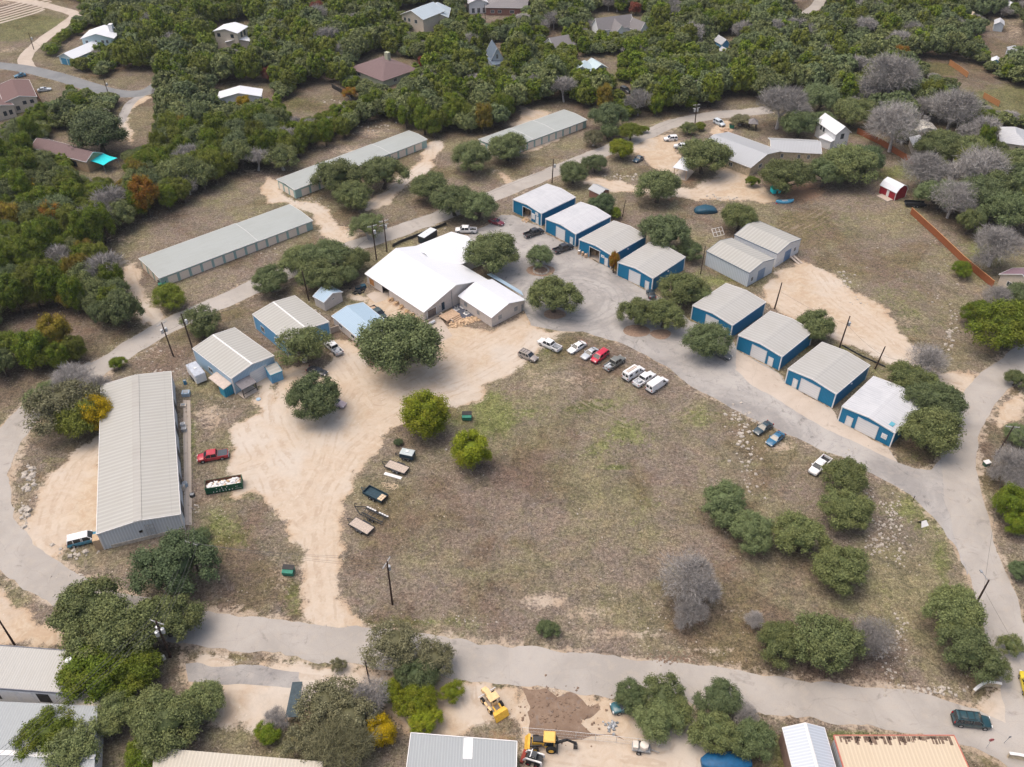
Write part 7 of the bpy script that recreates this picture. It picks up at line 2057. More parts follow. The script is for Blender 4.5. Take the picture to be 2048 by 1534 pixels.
for k, n in (('oak', 6), ('juniper', 6)):
    FV[k] = [crown_mesh('woodland_'+k, 100+i*7+(k == 'oak')*3, 4.2, 'oak' if k == 'oak' else 'juniper', 14000, .21, OAKM if k == 'oak' else JUNM, merge_trunk=True, core=.62)[0] for i in range(n)]
FV['bare'] = []
for i in range(4):
    me, lm = bare_mesh('woodland_bare', 200+i, 4.2, 3600, TWIGM, .06)
    FV['bare'].append((me, lm))
# bare variants: limbs and twigs joined
def join_bare(me, lm):
    v0 = np.empty(len(me.vertices)*3, np.float32); me.vertices.foreach_get('co', v0); v0 = v0.reshape(-1, 3)
    t0 = np.empty(len(me.vertices)*4, np.float32); me.attributes['tint'].data.foreach_get('color', t0); t0 = t0.reshape(-1, 4)[:, :3]
    q = np.arange(len(v0)).reshape(-1, 4)
    lv = np.array(lm.v); lq = np.array([f for f in lm.f if len(f) == 4])
    m2 = quads_mesh('woodland_bare', np.zeros((1, 3))-50, np.array([[0, 0, 1.]]), np.array([.001]), np.zeros((1, 3)), [TWIGM, BARKG], [(v0, q, t0, 0), (lv, lq, np.zeros((len(lv), 3)), 1)])
    return m2
def join_bare2(me, lm):
    v0 = np.empty(len(me.vertices)*3, np.float32); me.vertices.foreach_get('co', v0); v0 = v0.reshape(-1, 3)
    t0 = np.empty(len(me.vertices)*4, np.float32); me.attributes['tint'].data.foreach_get('color', t0); t0 = t0.reshape(-1, 4)
    lv = np.array(lm.v); lq = np.array([f for f in lm.f if len(f) == 4])
    v = np.concatenate([v0, lv]); q = np.concatenate([np.arange(len(v0)).reshape(-1, 4), lq+len(v0)])
    m2 = bpy.data.meshes.new('woodland_bare')
    m2.vertices.add(len(v)); m2.vertices.foreach_set('co', v.astype(np.float32).ravel())
    m2.loops.add(q.size); m2.loops.foreach_set('vertex_index', q.ravel().astype(np.int32))
    m2.polygons.add(len(q)); m2.polygons.foreach_set('loop_start', np.arange(0, q.size, 4).astype(np.int32)); m2.polygons.foreach_set('loop_total', np.full(len(q), 4, np.int32))
    m2.update(); m2.materials.append(TWIGM); m2.materials.append(BARKG)
    mi = np.zeros(len(q), np.int32); mi[len(v0)//4:] = 1; m2.polygons.foreach_set('material_index', mi)
    at = m2.attributes.new('tint', 'FLOAT_COLOR', 'POINT')
    at.data.foreach_set('color', np.concatenate([t0, np.zeros((len(lv), 4))]).astype(np.float32).ravel())
    return m2
FV['bare'] = [join_bare2(*q) for q in FV['bare']]
LBL = {'oak': ('live_oak', 'grey-green oak within the dense woodland'), 'juniper': ('juniper_tree', 'olive green juniper within the dense woodland'), 'bare': ('bare_tree', 'grey leafless tree within the dense woodland')}
GRP = {'oak': 'oaks of the dense woodland', 'juniper': 'junipers of the dense woodland', 'bare': 'leafless trees of the dense woodland'}
limit = {'oak': 150, 'juniper': 290, 'bare': 270}
cnt = {'oak': 0, 'juniper': 0, 'bare': 0}
far = []
for i in order:
    k = kinds[i]; x, y = pts[i]
    inframe = -40 < fx_[i] < 2090 and fy_[i] > -30
    rr_ = {'oak': 4.1, 'juniper': 3.5, 'bare': 4.0}[k]*(.78+.5*rs.rand())
    hz = (.95+.35*rs.rand())*(1.05 if k == 'juniper' else 1.0)
    if low[i]: rr_ *= .68; hz *= .66
    yaw = rs.rand()*6.28
    if inframe and cnt[k] < limit[k]:
        me = FV[k][cnt[k] % len(FV[k])]
        cnt[k] += 1
        o = bpy.data.objects.new(LBL[k][0], me); C.objects.link(o)
        o.location = (x, y, 0); o.rotation_euler = (0, 0, yaw); s_ = rr_/4.2
        o.scale = (s_*(.9+.2*rs.rand()), s_*(.9+.2*rs.rand()), s_*hz)
        if k != 'bare' and rs.rand() < .035:
            o.name = 'autumn_tree'; o.material_slots[0].link = 'OBJECT'; o.material_slots[0].material = (AUTM, ORAM)[int(rs.rand() < .3)]
            tag(o, 'yellow-brown autumn tree within the dense woodland', 'tree', 'autumn coloured trees of the dense woodland')
        else: tag(o, LBL[k][1], 'tree', GRP[k])
    else:
        far.append((k, x, y, rr_, hz, yaw))
print('individual', cnt, 'merged', len(far))
# far wood: one mass
def far_wood(name, label, kind, nvar, nleaf, leaf, mat):
    vs = []
    for i in range(nvar):
        rs2 = np.random.RandomState(500+i)
        c = clumps(rs2, 4.2, 'oak' if kind == 'oak' else 'juniper')
        w = c[:, 3]**2; w = w/w.sum(); idx = rs2.choice(len(c), nleaf, p=w)
        d = rs2.randn(nleaf, 3); d[:, 2] += .6; d /= np.linalg.norm(d, axis=1)[:, None]
        cen = c[idx, :3]+d*(c[idx, 3]*(.85+.35*rs2.rand(nleaf)))[:, None]
        nr = d+rs2.randn(nleaf, 3)*.45; nr /= np.linalg.norm(nr, axis=1)[:, None]
        t1 = np.cross(nr, rs2.rand(nleaf, 3)-.5); t1 /= np.linalg.norm(t1, axis=1)[:, None]; t2 = np.cross(nr, t1)
        s_ = (leaf*(.6+.8*rs2.rand(nleaf))/2)[:, None]
        q = np.stack([cen-t1*s_, cen-t2*s_, cen+t1*s_, cen+t2*s_], 1).reshape(-1, 3)
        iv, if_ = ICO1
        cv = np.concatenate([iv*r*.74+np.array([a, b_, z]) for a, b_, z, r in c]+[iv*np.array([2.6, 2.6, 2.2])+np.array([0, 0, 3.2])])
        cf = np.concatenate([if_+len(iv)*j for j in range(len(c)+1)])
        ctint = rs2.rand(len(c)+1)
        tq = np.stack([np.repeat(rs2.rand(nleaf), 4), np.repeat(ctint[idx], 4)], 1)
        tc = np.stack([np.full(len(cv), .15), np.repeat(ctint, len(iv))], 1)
        vs.append((q, cv, cf, tq, tc))
    sel = [f for f in far if (f[0] == kind or (kind == 'oak' and f[0] == 'bare'))]
    V = []; Q = []; Tr = []; TI = []; nq = 0
    A1 = []; A2 = []; F2 = []; B1 = []; B2 = []; n2 = 0
    for j, (k, x, y, r, hz, yaw) in enumerate(sel):
        q, cv, cf, tq, tc = vs[j % nvar]
        s_ = r/4.2; ca, sa = math.cos(yaw)*s_, math.sin(yaw)*s_
        Mx = np.array([[ca, -sa, 0], [sa, ca, 0], [0, 0, s_*hz]])
        off_ = np.array([x, y, 0]); rnd = _rs.rand()
        A1.append(q @ Mx.T+off_); B1.append(np.concatenate([tq, np.full((len(tq), 1), rnd)], 1))
        A2.append(cv @ Mx.T+off_); B2.append(np.concatenate([tc, np.full((len(tc), 1), rnd)], 1)); F2.append(cf+n2); n2 += len(cv)
    if not sel: return
    A1 = np.concatenate(A1); A2 = np.concatenate(A2); F2 = np.concatenate(F2); B = np.concatenate(B1+B2)
    v = np.concatenate([A1, A2]); n4 = len(A1)
    loops = np.concatenate([np.arange(n4), (F2+n4).ravel()])
    st = np.concatenate([np.arange(0, n4, 4), n4+np.arange(0, F2.size, 3)]); tt = np.concatenate([np.full(n4//4, 4), np.full(len(F2), 3)])
    me = bpy.data.meshes.new(name)
    me.vertices.add(len(v)); me.vertices.foreach_set('co', v.astype(np.float32).ravel())
    me.loops.add(len(loops)); me.loops.foreach_set('vertex_index', loops.astype(np.int32))
    me.polygons.add(len(st)); me.polygons.foreach_set('loop_start', st.astype(np.int32)); me.polygons.foreach_set('loop_total', tt.astype(np.int32))
    me.update(); me.materials.append(mat)
    at = me.attributes.new('tint', 'FLOAT_COLOR', 'POINT')
    at.data.foreach_set('color', np.concatenate([B, np.ones((len(B), 1))], 1).astype(np.float32).ravel())
    o = bpy.data.objects.new(name, me); C.objects.link(o)
    tag(o, label, 'woodland', kind='stuff')
far_wood('far_woodland', 'far-off oak woodland toward the top of the view', 'oak', 5, 2000, .50, OAKM)
far_wood('far_woodland', 'far-off juniper woodland toward the top of the view', 'juniper', 4, 1900, .48, JUNM)

# ------------------------------------------------------------------ ground sheet now that the trees stand
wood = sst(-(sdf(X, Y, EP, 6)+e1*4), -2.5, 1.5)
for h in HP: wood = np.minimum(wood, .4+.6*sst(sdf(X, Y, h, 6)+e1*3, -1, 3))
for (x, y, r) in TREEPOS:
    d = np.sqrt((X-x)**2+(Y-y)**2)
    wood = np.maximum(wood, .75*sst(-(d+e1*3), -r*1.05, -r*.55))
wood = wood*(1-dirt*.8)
grid_mesh('ground', None, 0.0, wood)
grid_mesh('gravel_yard', (dirt > .30), 0.005, wood)

# ------------------------------------------------------------------ rocks and tufts
def chunk(m, x, y, s_, rr, z=0.0, flat=.5):
    p = [Vector((sx*s_*(.55+.6*rr.random()), sy*s_*(.55+.6*rr.random()), (sz+1)*s_*flat*(.5+.5*rr.random())-.03)) for sx, sy, sz in ((-1,-1,-1),(1,-1,-1),(1,1,-1),(-1,1,-1),(-.7,-.7,1),(.7,-.7,1),(.7,.7,1),(-.7,.7,1))]
    a = rr.random()*3; R_ = Matrix.Rotation(a, 3, 'Z')
    m.hexa([tuple((R_ @ v)+Vector((x, y, z))) for v in p])
ROCKS = [(1490,880,30,60,60,.5),(1480,840,30,30,40,.4),(1500,960,20,30,30,.4),(1785,1030,22,50,120,.35),(1760,1080,25,50,100,.35),(1740,1010,20,30,40,.3),(1800,1100,25,60,60,.3),(1780,1330,20,60,60,.3),(1800,1270,15,50,50,.3),(1860,1380,60,10,70,.4),(60,960,14,40,40,.8),(50,1020,10,30,30,.9),(150,1105,50,14,26,.7),(1690,560,15,25,30,.5),(1720,600,20,20,30,.35),(1900,680,12,30,24,.6),(1905,640,15,40,30,.4),
 (1340,270+60,60,10,10,.3),(1250,355,50,8,60,.5),(300,700,60,30,60,.3),(740,240+15,60,12,60,.5),(610,400,40,12,60,.3),(700,465,20,20,40,.3),(800,370,40,18,50,.35),(530,500,80,20,80,.3),(1330,1240,80,60,60,.2),(900,900,30,10,5,.4),(390,1020,8,10,8,.9),(440,820,40,30,50,.2),(880,640,10,6,10,.4),(1130,1000,300,150,50,.2),(1800,480,100,60,50,.3),(1190,400,40,30,20,.3),(1440,395,50,6,40,.5),(690,205,40,10,30,.5),(860,455,50,8,40,.3),(580,620,50,20,60,.3),(380,750,20,30,30,.3),(1870,560,40,60,30,.4),(1200,940,300,300,60,.17),(1700,900,100,20,20,.25),
 (330,760-20,40,20,40,.35),(1600,360,20,10,10,.3),(140,1150,40,6,20,.3),(960,1240,250,10,60,.2),(660,1255,40,6,30,.2)]
rr = random.Random(21); m = MB()
for cx, cy, rx, ry, n, s_ in ROCKS:
    for i in range(n):
        q = G(cx+rr.gauss(0, .5)*rx, cy+rr.gauss(0, .5)*ry)
        chunk(m, q.x, q.y, s_*(.18+.75*rr.random()**2), rr, 0, .35)
o = m.build('loose_rocks', ROCK); tag(o, 'pale limestone rocks scattered over the grass and verges', 'rocks', kind='stuff')
# tufts
rs = np.random.RandomState(5)
n = 36000
tx = rs.uniform(-150, 160, n); ty = 55+(rs.rand(n)**1.4)*200
qx, qy = PX(tx, ty)
xi = np.clip(np.searchsorted(gx, tx), 0, NX-1); yi = np.clip(np.searchsorted(gy, ty), 0, NY-1)
ii = yi*NX+xi
inroad = np.zeros(n, bool)
for k, (p, hw) in ROADS.items(): inroad |= sdl(tx, ty, ROADW[k]) < hw+.3
inroad |= sdf(tx, ty, wpoly(LOT), 4) < .3
for o in [o for o in bpy.data.objects if o.parent is None and o.get('_W')]:
    w = Vector((0, 0)); M_ = (Matrix.Translation(o.location) @ Matrix.Rotation(o.rotation_euler.z, 4, 'Z')).inverted()
    lx = M_[0][0]*tx+M_[0][1]*ty+M_[0][3]; ly = M_[1][0]*tx+M_[1][1]*ty+M_[1][3]
    inroad |= (lx > -.3) & (lx < o['_W']+.3) & (ly > -.3) & (ly < o['_D']+.3)
ok = (~inroad) & (dirt[ii] < .15) & (qx > -60) & (qx < 2110) & (qy < 1600) & (rs.rand(n) < .35+.65*fbm(tx, ty, 9.0, 8))
tx, ty = tx[ok], ty[ok]; n = len(tx); gg = green[ii][ok]
B_ = 4
bx = np.repeat(tx, B_)+rs.randn(n*B_)*.07; by = np.repeat(ty, B_)+rs.randn(n*B_)*.07
hh = np.repeat(.06+.14*rs.rand(n), B_)*(.7+.6*rs.rand(n*B_)); an = rs.rand(n*B_)*6.28; le = hh*rs.randn(n*B_)*.6
wv = .05+.05*rs.rand(n*B_)
ca, sa = np.cos(an), np.sin(an)
v = np.stack([np.stack([bx-ca*wv, by-sa*wv, 0*bx], 1), np.stack([bx+ca*wv, by+sa*wv, 0*bx], 1), np.stack([bx-sa*le+ca*wv*.5, by+ca*le+sa*wv*.5, hh], 1), np.stack([bx-sa*le-ca*wv*.5, by+ca*le-sa*wv*.5, hh], 1)], 1).reshape(-1, 3)
me = bpy.data.meshes.new('grass_tufts'); N4 = len(v)
me.vertices.add(N4); me.vertices.foreach_set('co', v.astype(np.float32).ravel())
me.loops.add(N4); me.loops.foreach_set('vertex_index', np.arange(N4, dtype=np.int32))
me.polygons.add(N4//4); me.polygons.foreach_set('loop_start', np.arange(0, N4, 4).astype(np.int32)); me.polygons.foreach_set('loop_total', np.full(N4//4, 4, np.int32)); me.update()
at = me.attributes.new('tint', 'FLOAT_COLOR', 'POINT')
tr = np.repeat(np.repeat(rs.rand(n), B_), 4); tg = np.repeat(np.repeat(np.clip(gg*1.2+.25*rs.rand(n)-.1, 0, 1), B_), 4)
at.data.foreach_set('color', np.stack([tr, tg, 0*tr, 1+0*tr], 1).astype(np.float32).ravel())
b = NB('dry_grass', .9, 0, .1)
A_ = b.n('ShaderNodeAttribute', attribute_name='tint'); s_ = b.n('ShaderNodeSeparateColor'); b.l(A_.outputs['Color'], s_.inputs[0])
x_ = b.mix(s_.outputs[0], (0.24, 0.195, 0.155), (0.46, 0.40, 0.31)); x_ = b.mix(b.step(s_.outputs[1], .3, .8), x_, (0.13, 0.155, 0.05))
me.materials.append(b.col(x_))
o = bpy.data.objects.new('grass_tufts', me); C.objects.link(o); tag(o, 'dry grass tufts over the open ground', 'grass', kind='stuff')
# ------------------------------------------------------------------ small things
def thing(name, label, cat, px, yaw=0.0, group=None, z=0.0):
    p = G(*px); return empty(name, (p.x, p.y, z), yaw, label, cat, group)
rr = random.Random(77)
# deck, steps, units and stones at the hall front (hall local frame)
def hall(name, label, cat, px, group=None):
    p = G(*px); return empty(name, (p.x, p.y, 0), hyaw, label, cat, group)
dk = hall('timber_deck', 'timber deck with steps at the dark blue hall door', 'deck', (900,636))
m = MB()
for i in range(16): m.box(-2.0+i*.26, -1.78+i*.26, -1.3, 1.6, .75, .82)
m.build('deck_board', DECKW, dk)
m = MB(); m.box(-2.0, 2.1, -1.35, -1.3, .3, .8)
for x in (-1.9, 0, 2.0):
    for y in (-1.2, 1.4): m.box(x-.07, x+.07, y-.07, y+.07, 0, .75)
m.build('frame', DECKW, dk)
for i in range(3):
    m = MB(); m.box(-.6, 1.9, -1.75-i*.42, -1.38-i*.42, .55-.18*i, .61-.18*i); m.build('step', DECKW, dk)
AC = [((913,619), 'air unit nearest the hall corner'), ((926,614), 'air unit on a pad in the middle of the hall corner'), ((933,627), 'air unit standing alone on its white pad')]
for px_, lb in AC:
    a = hall('air_unit', lb, 'air conditioner', px_, 'air units beside the hall deck')
    m = MB(); m.box(-.6, .6, -.6, .6, .02, .1); m.build('pad', WHITE, a)
    m = MB(); m.tube((0, 0, .1), (0, 0, .85), .42, .42, 12); m.build('casing', STEEL, a, 30)
    m = MB(); m.tube((0, 0, .851), (0, 0, .9), .34, .30, 12); m.build('fan_grille', BLACK, a, 30)
sheet('gravel_bed', np.array([tuple(G(*q)[:2]) for q in [(903,614),(915,603),(950,628),(938,638),(920,636)]]), .02, plain('dark_gravel', (0.09,0.10,0.13), .95, .3, 5), .1, 44)
for i, px_ in enumerate([(866,676), (870,668)]):
    pass
m = MB()
for i in range(170):
    t = rr.random(); q = G(903+t*50+rr.uniform(-7, 7), 646+rr.uniform(-6, 6)-(t-.4)*14)
    chunk(m, q.x, q.y, .16+.22*rr.random(), rr, 0, .6)
o = m.build('stone_heap', ORROCK); tag(o, 'heap of cream and orange stones in front of the hall deck', 'stones')
wl = hall('ramp_wall', 'low concrete ramp wall between hall door and stone heap', 'wall', (887,634))
m = MB(); m.box(-.12, .12, -3.6, 1.2, 0, .8); m.build('wall', CONC, wl)
m = MB(); m.box(-5.2, -.121, 1.0, 1.2, 0, .5); m.build('curb', CONC, wl)
tk = hall('steel_tank', 'grey steel tank leaning at the hall corner', 'tank', (864,648))
m = MB(); m.tube((-.8, 0, .4), (.8, 0, .4), .4, .4, 12); m.build('shell', STEEL, tk, 40)
m = MB(); m.box(-.6, -.5, -.4, .4, 0, .2); m.box(.5, .6, -.4, .4, 0, .2); m.build('cradle', BLACK, tk)
PAL = [(783,601,'crate of firewood nearest the roller opening'), (793,608,'second crate of firewood along the hall wall'), (803,616,'third crate of firewood along the hall wall'), (813,624,'low stack of boards after the firewood crates'), (825,632,'loose boards at the end of the hall wall stacks')]
for i, (a_, b_, lb) in enumerate(PAL):
    p = G(a_, b_); r = empty('wood_stack', (p.x, p.y, 0), hyaw+.2*i, lb, 'wood stack', 'timber stacks along the hall wall')
    m = MB(); m.box(-.8, .8, -.55, .55, .02, .14); m.build('pallet', DECKW, r)
    m = MB()
    for k in range(14): x = -.7+rr.random()*1.3; y = -.45+rr.random()*.8; zz = .15+rr.random()*(.5 if i < 3 else .15); m.box(x-.3, x+.3, y-.08, y+.08, zz, zz+.12)
    m.build('logs', plain('cut_logs', (0.48,0.34,0.2), .9, .3, 5) if i == 0 else bpy.data.materials['cut_logs'], r)
def heap(name, label, cat, px, rad, n, mat, s_=.3, flat=.7):
    m = MB(); p = G(*px)
    for i in range(n): chunk(m, p.x+rr.gauss(0, rad*.5), p.y+rr.gauss(0, rad*.5), s_*(.4+rr.random()), rr, 0, flat)
    o = m.build(name, mat); tag(o, label, cat); return o
heap('scrap_pile', 'dark scrap pile behind the hall near the oak line', 'scrap', (716,583), 1.6, 30, BLACK, .35)
heap('brush_pile', 'orange brush pile in front of the open far workshop', 'brush', (1051,440), 1.1, 40, ORROCK, .2)
heap('scrap_pile', 'scattered pale debris left of the cream garden shed', 'scrap', (622,628), 2.2, 40, ROCK, .22)
heap('log_pile', 'brown log pile at the end of the long stone building', 'logs', (1449,262), 2.0, 34, DECKW, .4)
heap('junk_pile', 'dark junk beside the dug soil', 'scrap', (1222,1452), 1.1, 26, GREYM, .25)
0 and heap('dirt_mound', 'rounded pinkish mound in the middle of the field', 'mound', (1212,962), 2.6, 40, plain('pink_soil', (0.30,0.235,0.215), .95, .2), .5, .25)
for i, (x, y) in enumerate([(1158,508),(1165,511),(1171,515),(1162,505),(1170,508),(1176,512)]):
    r = thing('drum', 'orange and pale drum standing outside the open blue workshop', 'drum', (x, y), i, 'orange drums outside the workshop')
    m = MB(); m.tube((0,0,0), (0,0,1.0), .33, .33, 10); m.build('barrel', ORROCK if i % 2 else DECKW, r, 30)
    m = MB(); m.tube((0,0,1.0), (0,0,1.06), .36, .36, 10); m.build('lid', WHITE if i % 3 == 0 else DECKW, r, 30)
# stone ring round the small oak
c = G(1082,541); m = MB()
for i in range(26):
    a = i/26*6.28; chunk(m, c.x+1.9*math.cos(a), c.y+1.9*math.sin(a), .28, rr, 0, .8)
o = m.build('stone_ring', ROCK); tag(o, 'ring of pale stones round the small lot oak', 'stone ring')
sheet('planting_bed', np.array([(c.x+3.6*math.cos(a/12*6.28), c.y+2.6*math.sin(a/12*6.28)) for a in range(12)]), .018, plain('bed_soil', (0.27,0.19,0.14), .95, .2), .3, 51)
for k, (px_, r_, sd) in enumerate([((1108,628), 2.7, 52), ((1275,662), 3.2, 53), ((1322,668), 2.4, 54)]):
    c = G(*px_)
    sheet('planting_bed', np.array([(c.x+r_*math.cos(a/14*6.28), c.y+r_*.8*math.sin(a/14*6.28)) for a in range(14)]), .018, bpy.data.materials['bed_soil'], .3, sd)
# shade sail
P = [G(173,321,3.2), G(206,306,3.6), G(235,316,3.2), G(207,331,2.9)]
r = empty('shade_sail', (P[0].x, P[0].y, 0), 0, 'turquoise shade sail at the end of the tan house', 'shade sail')
m = MB(); n = 8
o_ = P[0].copy(); o_.z = 0
vv = []; ff = []
for zz in (0, .04):
    for i in range(n+1):
        for j in range(n+1):
            s_, t = i/n, j/n
            p = P[0]*(1-s_)*(1-t)+P[1]*s_*(1-t)+P[2]*s_*t+P[3]*(1-s_)*t-o_
            ctr = (P[0]+P[1]+P[2]+P[3])/4-o_
            k = .12*(max(abs(s_-.5), abs(t-.5))*2)**2*(1-(2*min(abs(s_-.5), abs(t-.5)))**2)
            p = p+(ctr-p)*k; vv.append((p.x, p.y, p.z-.3*(1-max(abs(s_-.5), abs(t-.5))*2)+zz))
for b0 in (0, (n+1)**2):
    for i in range(n):
        for j in range(n): a = b0+i*(n+1)+j; ff.append((a, a+n+1, a+n+2, a+1))
m.add(vv, ff); m.build('cloth', TURQ, r)
for p in P:
    m = MB(); q = p-o_; m.tube((q.x, q.y, 0), (q.x, q.y, p.z+.1), .07); m.build('post', GREYM, r)
for i_ in range(7):
    y0 = 0+i_*5
    road_strip('path', [tuple(G(*q)[:2]) for q in [(-60+i_*4, y0+26), (0, y0+16), (70, y0-4), (118-i_*5, y0-12)]], 0.8, .03, CONC, .1, 60+i_)
for px_, s1, s2, mt in (((936,1497), 1.3, 3.0, WHITEW),):
    v = Matrix.Rotation(-b4.rotation_euler.z, 4, 'Z') @ (G(*px_, 4.1)-b4.location)
    m = MB(); m.box(v.x-s1/2, v.x+s1/2, v.y-s2/2, v.y+s2/2, 4.152, 4.17); m.build('skylight', mt, b4)
m = MB()
for i_ in range(240):
    q = G(1115+rr.gauss(0, 42), 1425+rr.gauss(0, 24)); chunk(m, q.x, q.y, .06+.17*rr.random()**2, rr, 0, .55)
for i_ in range(90):
    q = G(1345+rr.gauss(0, 26), 1318+rr.gauss(0, 5)); chunk(m, q.x+rr.gauss(0, 1), q.y, .06+.16*rr.random(), rr, 0, .4)
o = m.build('soil_clods', SOILB); tag(o, 'dark clods of turned earth around the dug plot', 'soil', kind='stuff')
# playground pieces
r = thing('playhouse', 'small turquoise playhouse under the broad oak', 'playhouse', (1551,384), .2)
m = MB(); m.box(-1.3, 1.3, -1, 1, 0, 1.4); m.build('body', TURQ, r)
m = MB(); m.hexa([(-1.5,-1.2,1.4),(1.5,-1.2,1.4),(1.5,1.2,1.4),(-1.5,1.2,1.4),(-1.2,-.1,2.2),(1.2,-.1,2.2),(1.2,.1,2.2),(-1.2,.1,2.2)]); m.build('roof', plain('play_green', (0.02,0.22,0.13), .6, .1), r)
m = MB(); m.box(-.3, .3, -1.05, -1.0, .05, 1.0); m.build('door', BLACK, r)
r = thing('boat', 'small blue and white upturned boat below the playground', 'boat', (1569,405), .1)
m = MB(); loft(m, [(-2.6, .15, .2, .9), (-1.6, .6, .1, .75), (0, .85, .05, .6), (1.6, .6, .1, .75), (2.6, .12, .25, 1.0)]); m.build('hull', plain('boat_blue', (0.12,0.42,0.62), .5, .1), r, 50)
m = MB(); m.box(-1.5, 1.5, -.4, .4, .6, .68); m.build('deck', WHITE, r)
m = MB(); m.bar((-2.7, -.9, .12), (-2.0, 1.2, .12), .3, .1); m.build('oar_board', RED, r)
r = thing('covered_car', 'dark blue tarpaulin over a low heap on the slope', 'tarpaulin', (1411,423), .05)
m = MB(); loft(m, [(-3.2, .8, 0, .5), (-2.4, 1.5, 0, 1.1), (0, 1.8, 0, 1.5), (2.2, 1.5, 0, 1.1), (3.2, .9, 0, .5)]); m.build('cover', plain('tarp_blue', (0.02,0.075,0.12), .5, .2), r, 60)
m = MB()
for x in (-2.5, 0, 2.4): m.bar((x, -2.0, .05), (x, 2.0, .05), .1, .06)
m.build('strap', BLACK, r)
r = thing('climbing_frame', 'white metal frame lying in the rough grass', 'frame', (1434,468), .4)
m = MB()
for x in (-1.6, -.5, .6, 1.6): m.bar((x, -1.1, .05), (x+.4, 1.1, 1.2), .09, .09)
for t in (0, .5, 1): m.bar((-1.6+.4*t, -1.1+2.2*t, .05+1.15*t), (1.6+.4*t, -1.1+2.2*t, .05+1.15*t), .09, .09)
m.build('frame', WHITE, r)
r = thing('utility_trailer', 'long dark trailer between red barn and fence end', 'trailer', (1829,412), -.1)
m = MB(); m.box(-2.8, 2.8, -1.0, 1.0, .6, .7)
for y0, y1 in ((-1.05, -1.001), (1.001, 1.05)): m.box(-2.8, 2.8, y0, y1, .6, 1.3)
m.build('tub', BLACK, r); wheels(r, 5.6, 1.2, (-.5, .4), .36); drawbar(r, 2.8)
r = thing('yard_cart', 'green and white waste bin by the pale blue estate car', 'bin', (1463,256), 0)
m = MB(); m.hexa([(-.6,-.5,0),(.6,-.5,0),(.6,.5,0),(-.6,.5,0),(-.8,-.6,1.2),(.8,-.6,1.2),(.8,.6,1.3),(-.8,.6,1.3)]); m.build('bin', bpy.data.materials['dumpster_green'], r)
m = MB(); m.box(-.8, .8, -.6, .6, 1.31, 1.38); m.build('lid', PLAST, r)
# things beside the long shed
SH = [(371,768,'blue drum beside the long shed', 'drum', BLUE, .35, 1.0), (373,790,'pale blue bundle beside the long shed', 'bundle', BLUEROOF, .8, .9), (367,812,'cream bench box beside the long shed', 'box', CREAMW, .6, .4), (367,853,'white air unit on the walkway by the long shed', 'air conditioner', WHITE, .45, .9), (369,862,'grey air unit on the walkway by the long shed', 'air conditioner', STEEL, .45, .8), (371,972,'blue-grey drum on the walkway by the long shed', 'drum', BLUEROOF, .5, .9), (367,980,'pale cabinet on the walkway by the long shed', 'cabinet', CREAMW, .4, 1.2), (385,992,'dark heap of bags off the walkway', 'bags', BLACK, .5, .5)]
for x, y, lb, ct, mt, s_, hh in SH:
    r = thing('shed_'+ct.replace(' ', '_') if ct != 'air conditioner' else 'air_unit', lb, ct, (x, y), .1)
    m = MB()
    if ct in ('drum', 'bags'): m.tube((0,0,0), (0,0,hh), s_, s_*.95, 12); m.build('barrel', mt, r, 30)
    else: m.box(-s_, s_, -s_*.8, s_*.8, 0, hh); m.build('case', mt, r)
    m = MB(); m.box(-s_*.7, s_*.7, -s_*.55, s_*.55, hh+.002, hh+.06); m.build('lid', GREYM if mt is not GREYM else WHITE, r)
# signs and boxes
r = thing('stop_sign', 'red stop sign at the lower right corner verge', 'sign', (1972,1496), .0)
m = MB(); m.tube((0,0,0), (0,0,2.2), .04); m.build('post', STEEL, r)
m = MB(); oct_ = [(.38*math.cos(R(22.5+45*i)), .38*math.sin(R(22.5+45*i))) for i in range(8)]
m.add([(x, -.05, 2.3+y) for x, y in oct_]+[(x, -.02, 2.3+y) for x, y in oct_], [tuple(range(8)), tuple(range(8, 16))[::-1]]+[((i+1) % 8, i, 8+i, 8+(i+1) % 8) for i in range(8)])
pl = m.build('plate', plain('sign_red', (0.5,0.02,0.02), .4, .05), r)
def textmesh(txt, size, loc, rot, mat, parent, name='lettering'):
    cu = bpy.data.curves.new(name, 'FONT'); cu.body = txt; cu.size = size; cu.align_x = 'CENTER'; cu.align_y = 'CENTER'; cu.extrude = .004
    o = bpy.data.objects.new(name, cu); C.objects.link(o)
    dg = bpy.context.evaluated_depsgraph_get(); me = bpy.data.meshes.new_from_object(o.evaluated_get(dg))
    bpy.data.objects.remove(o); bpy.data.curves.remove(cu)
    me.materials.clear(); me.materials.append(mat)
    q = bpy.data.objects.new(name, me); C.objects.link(q); q.location = loc; q.rotation_euler = rot; q.parent = parent
    return q
textmesh('STOP', .27, (0, -.056, 2.3), (R(90), 0, 0), WHITE, pl)
r = thing('marker_post', 'thin grey marker post at the bottom right verge', 'post', (2008,1486), 0)
m = MB(); m.tube((0,0,0), (.3,0,1.8), .04); m.build('post', GREYM, r)
m = MB(); m.box(.1, .45, -.02, .02, 1.5, 1.9); m.build('plate', GREYM, r)
r = thing('junction_box', 'white utility box on the verge outside the right road', 'utility box', (1972,930), .3)
m = MB(); m.box(-.6, .6, -.4, .4, 0, .8); m.build('case', plain('box_green', (0.04,0.10,0.07), .6, .1), r)
m = MB(); m.hexa([(-.65,-.45,.8),(.65,-.45,.8),(.65,.45,.8),(-.65,.45,.8),(-.65,-.45,.86),(.65,-.45,.86),(.65,.45,.95),(-.65,.45,.95)]); m.build('lid', WHITE, r)
r = thing('tilted_sign', 'fallen dark and white folding sign on the grass verge', 'sign', (1848,1050), .2)
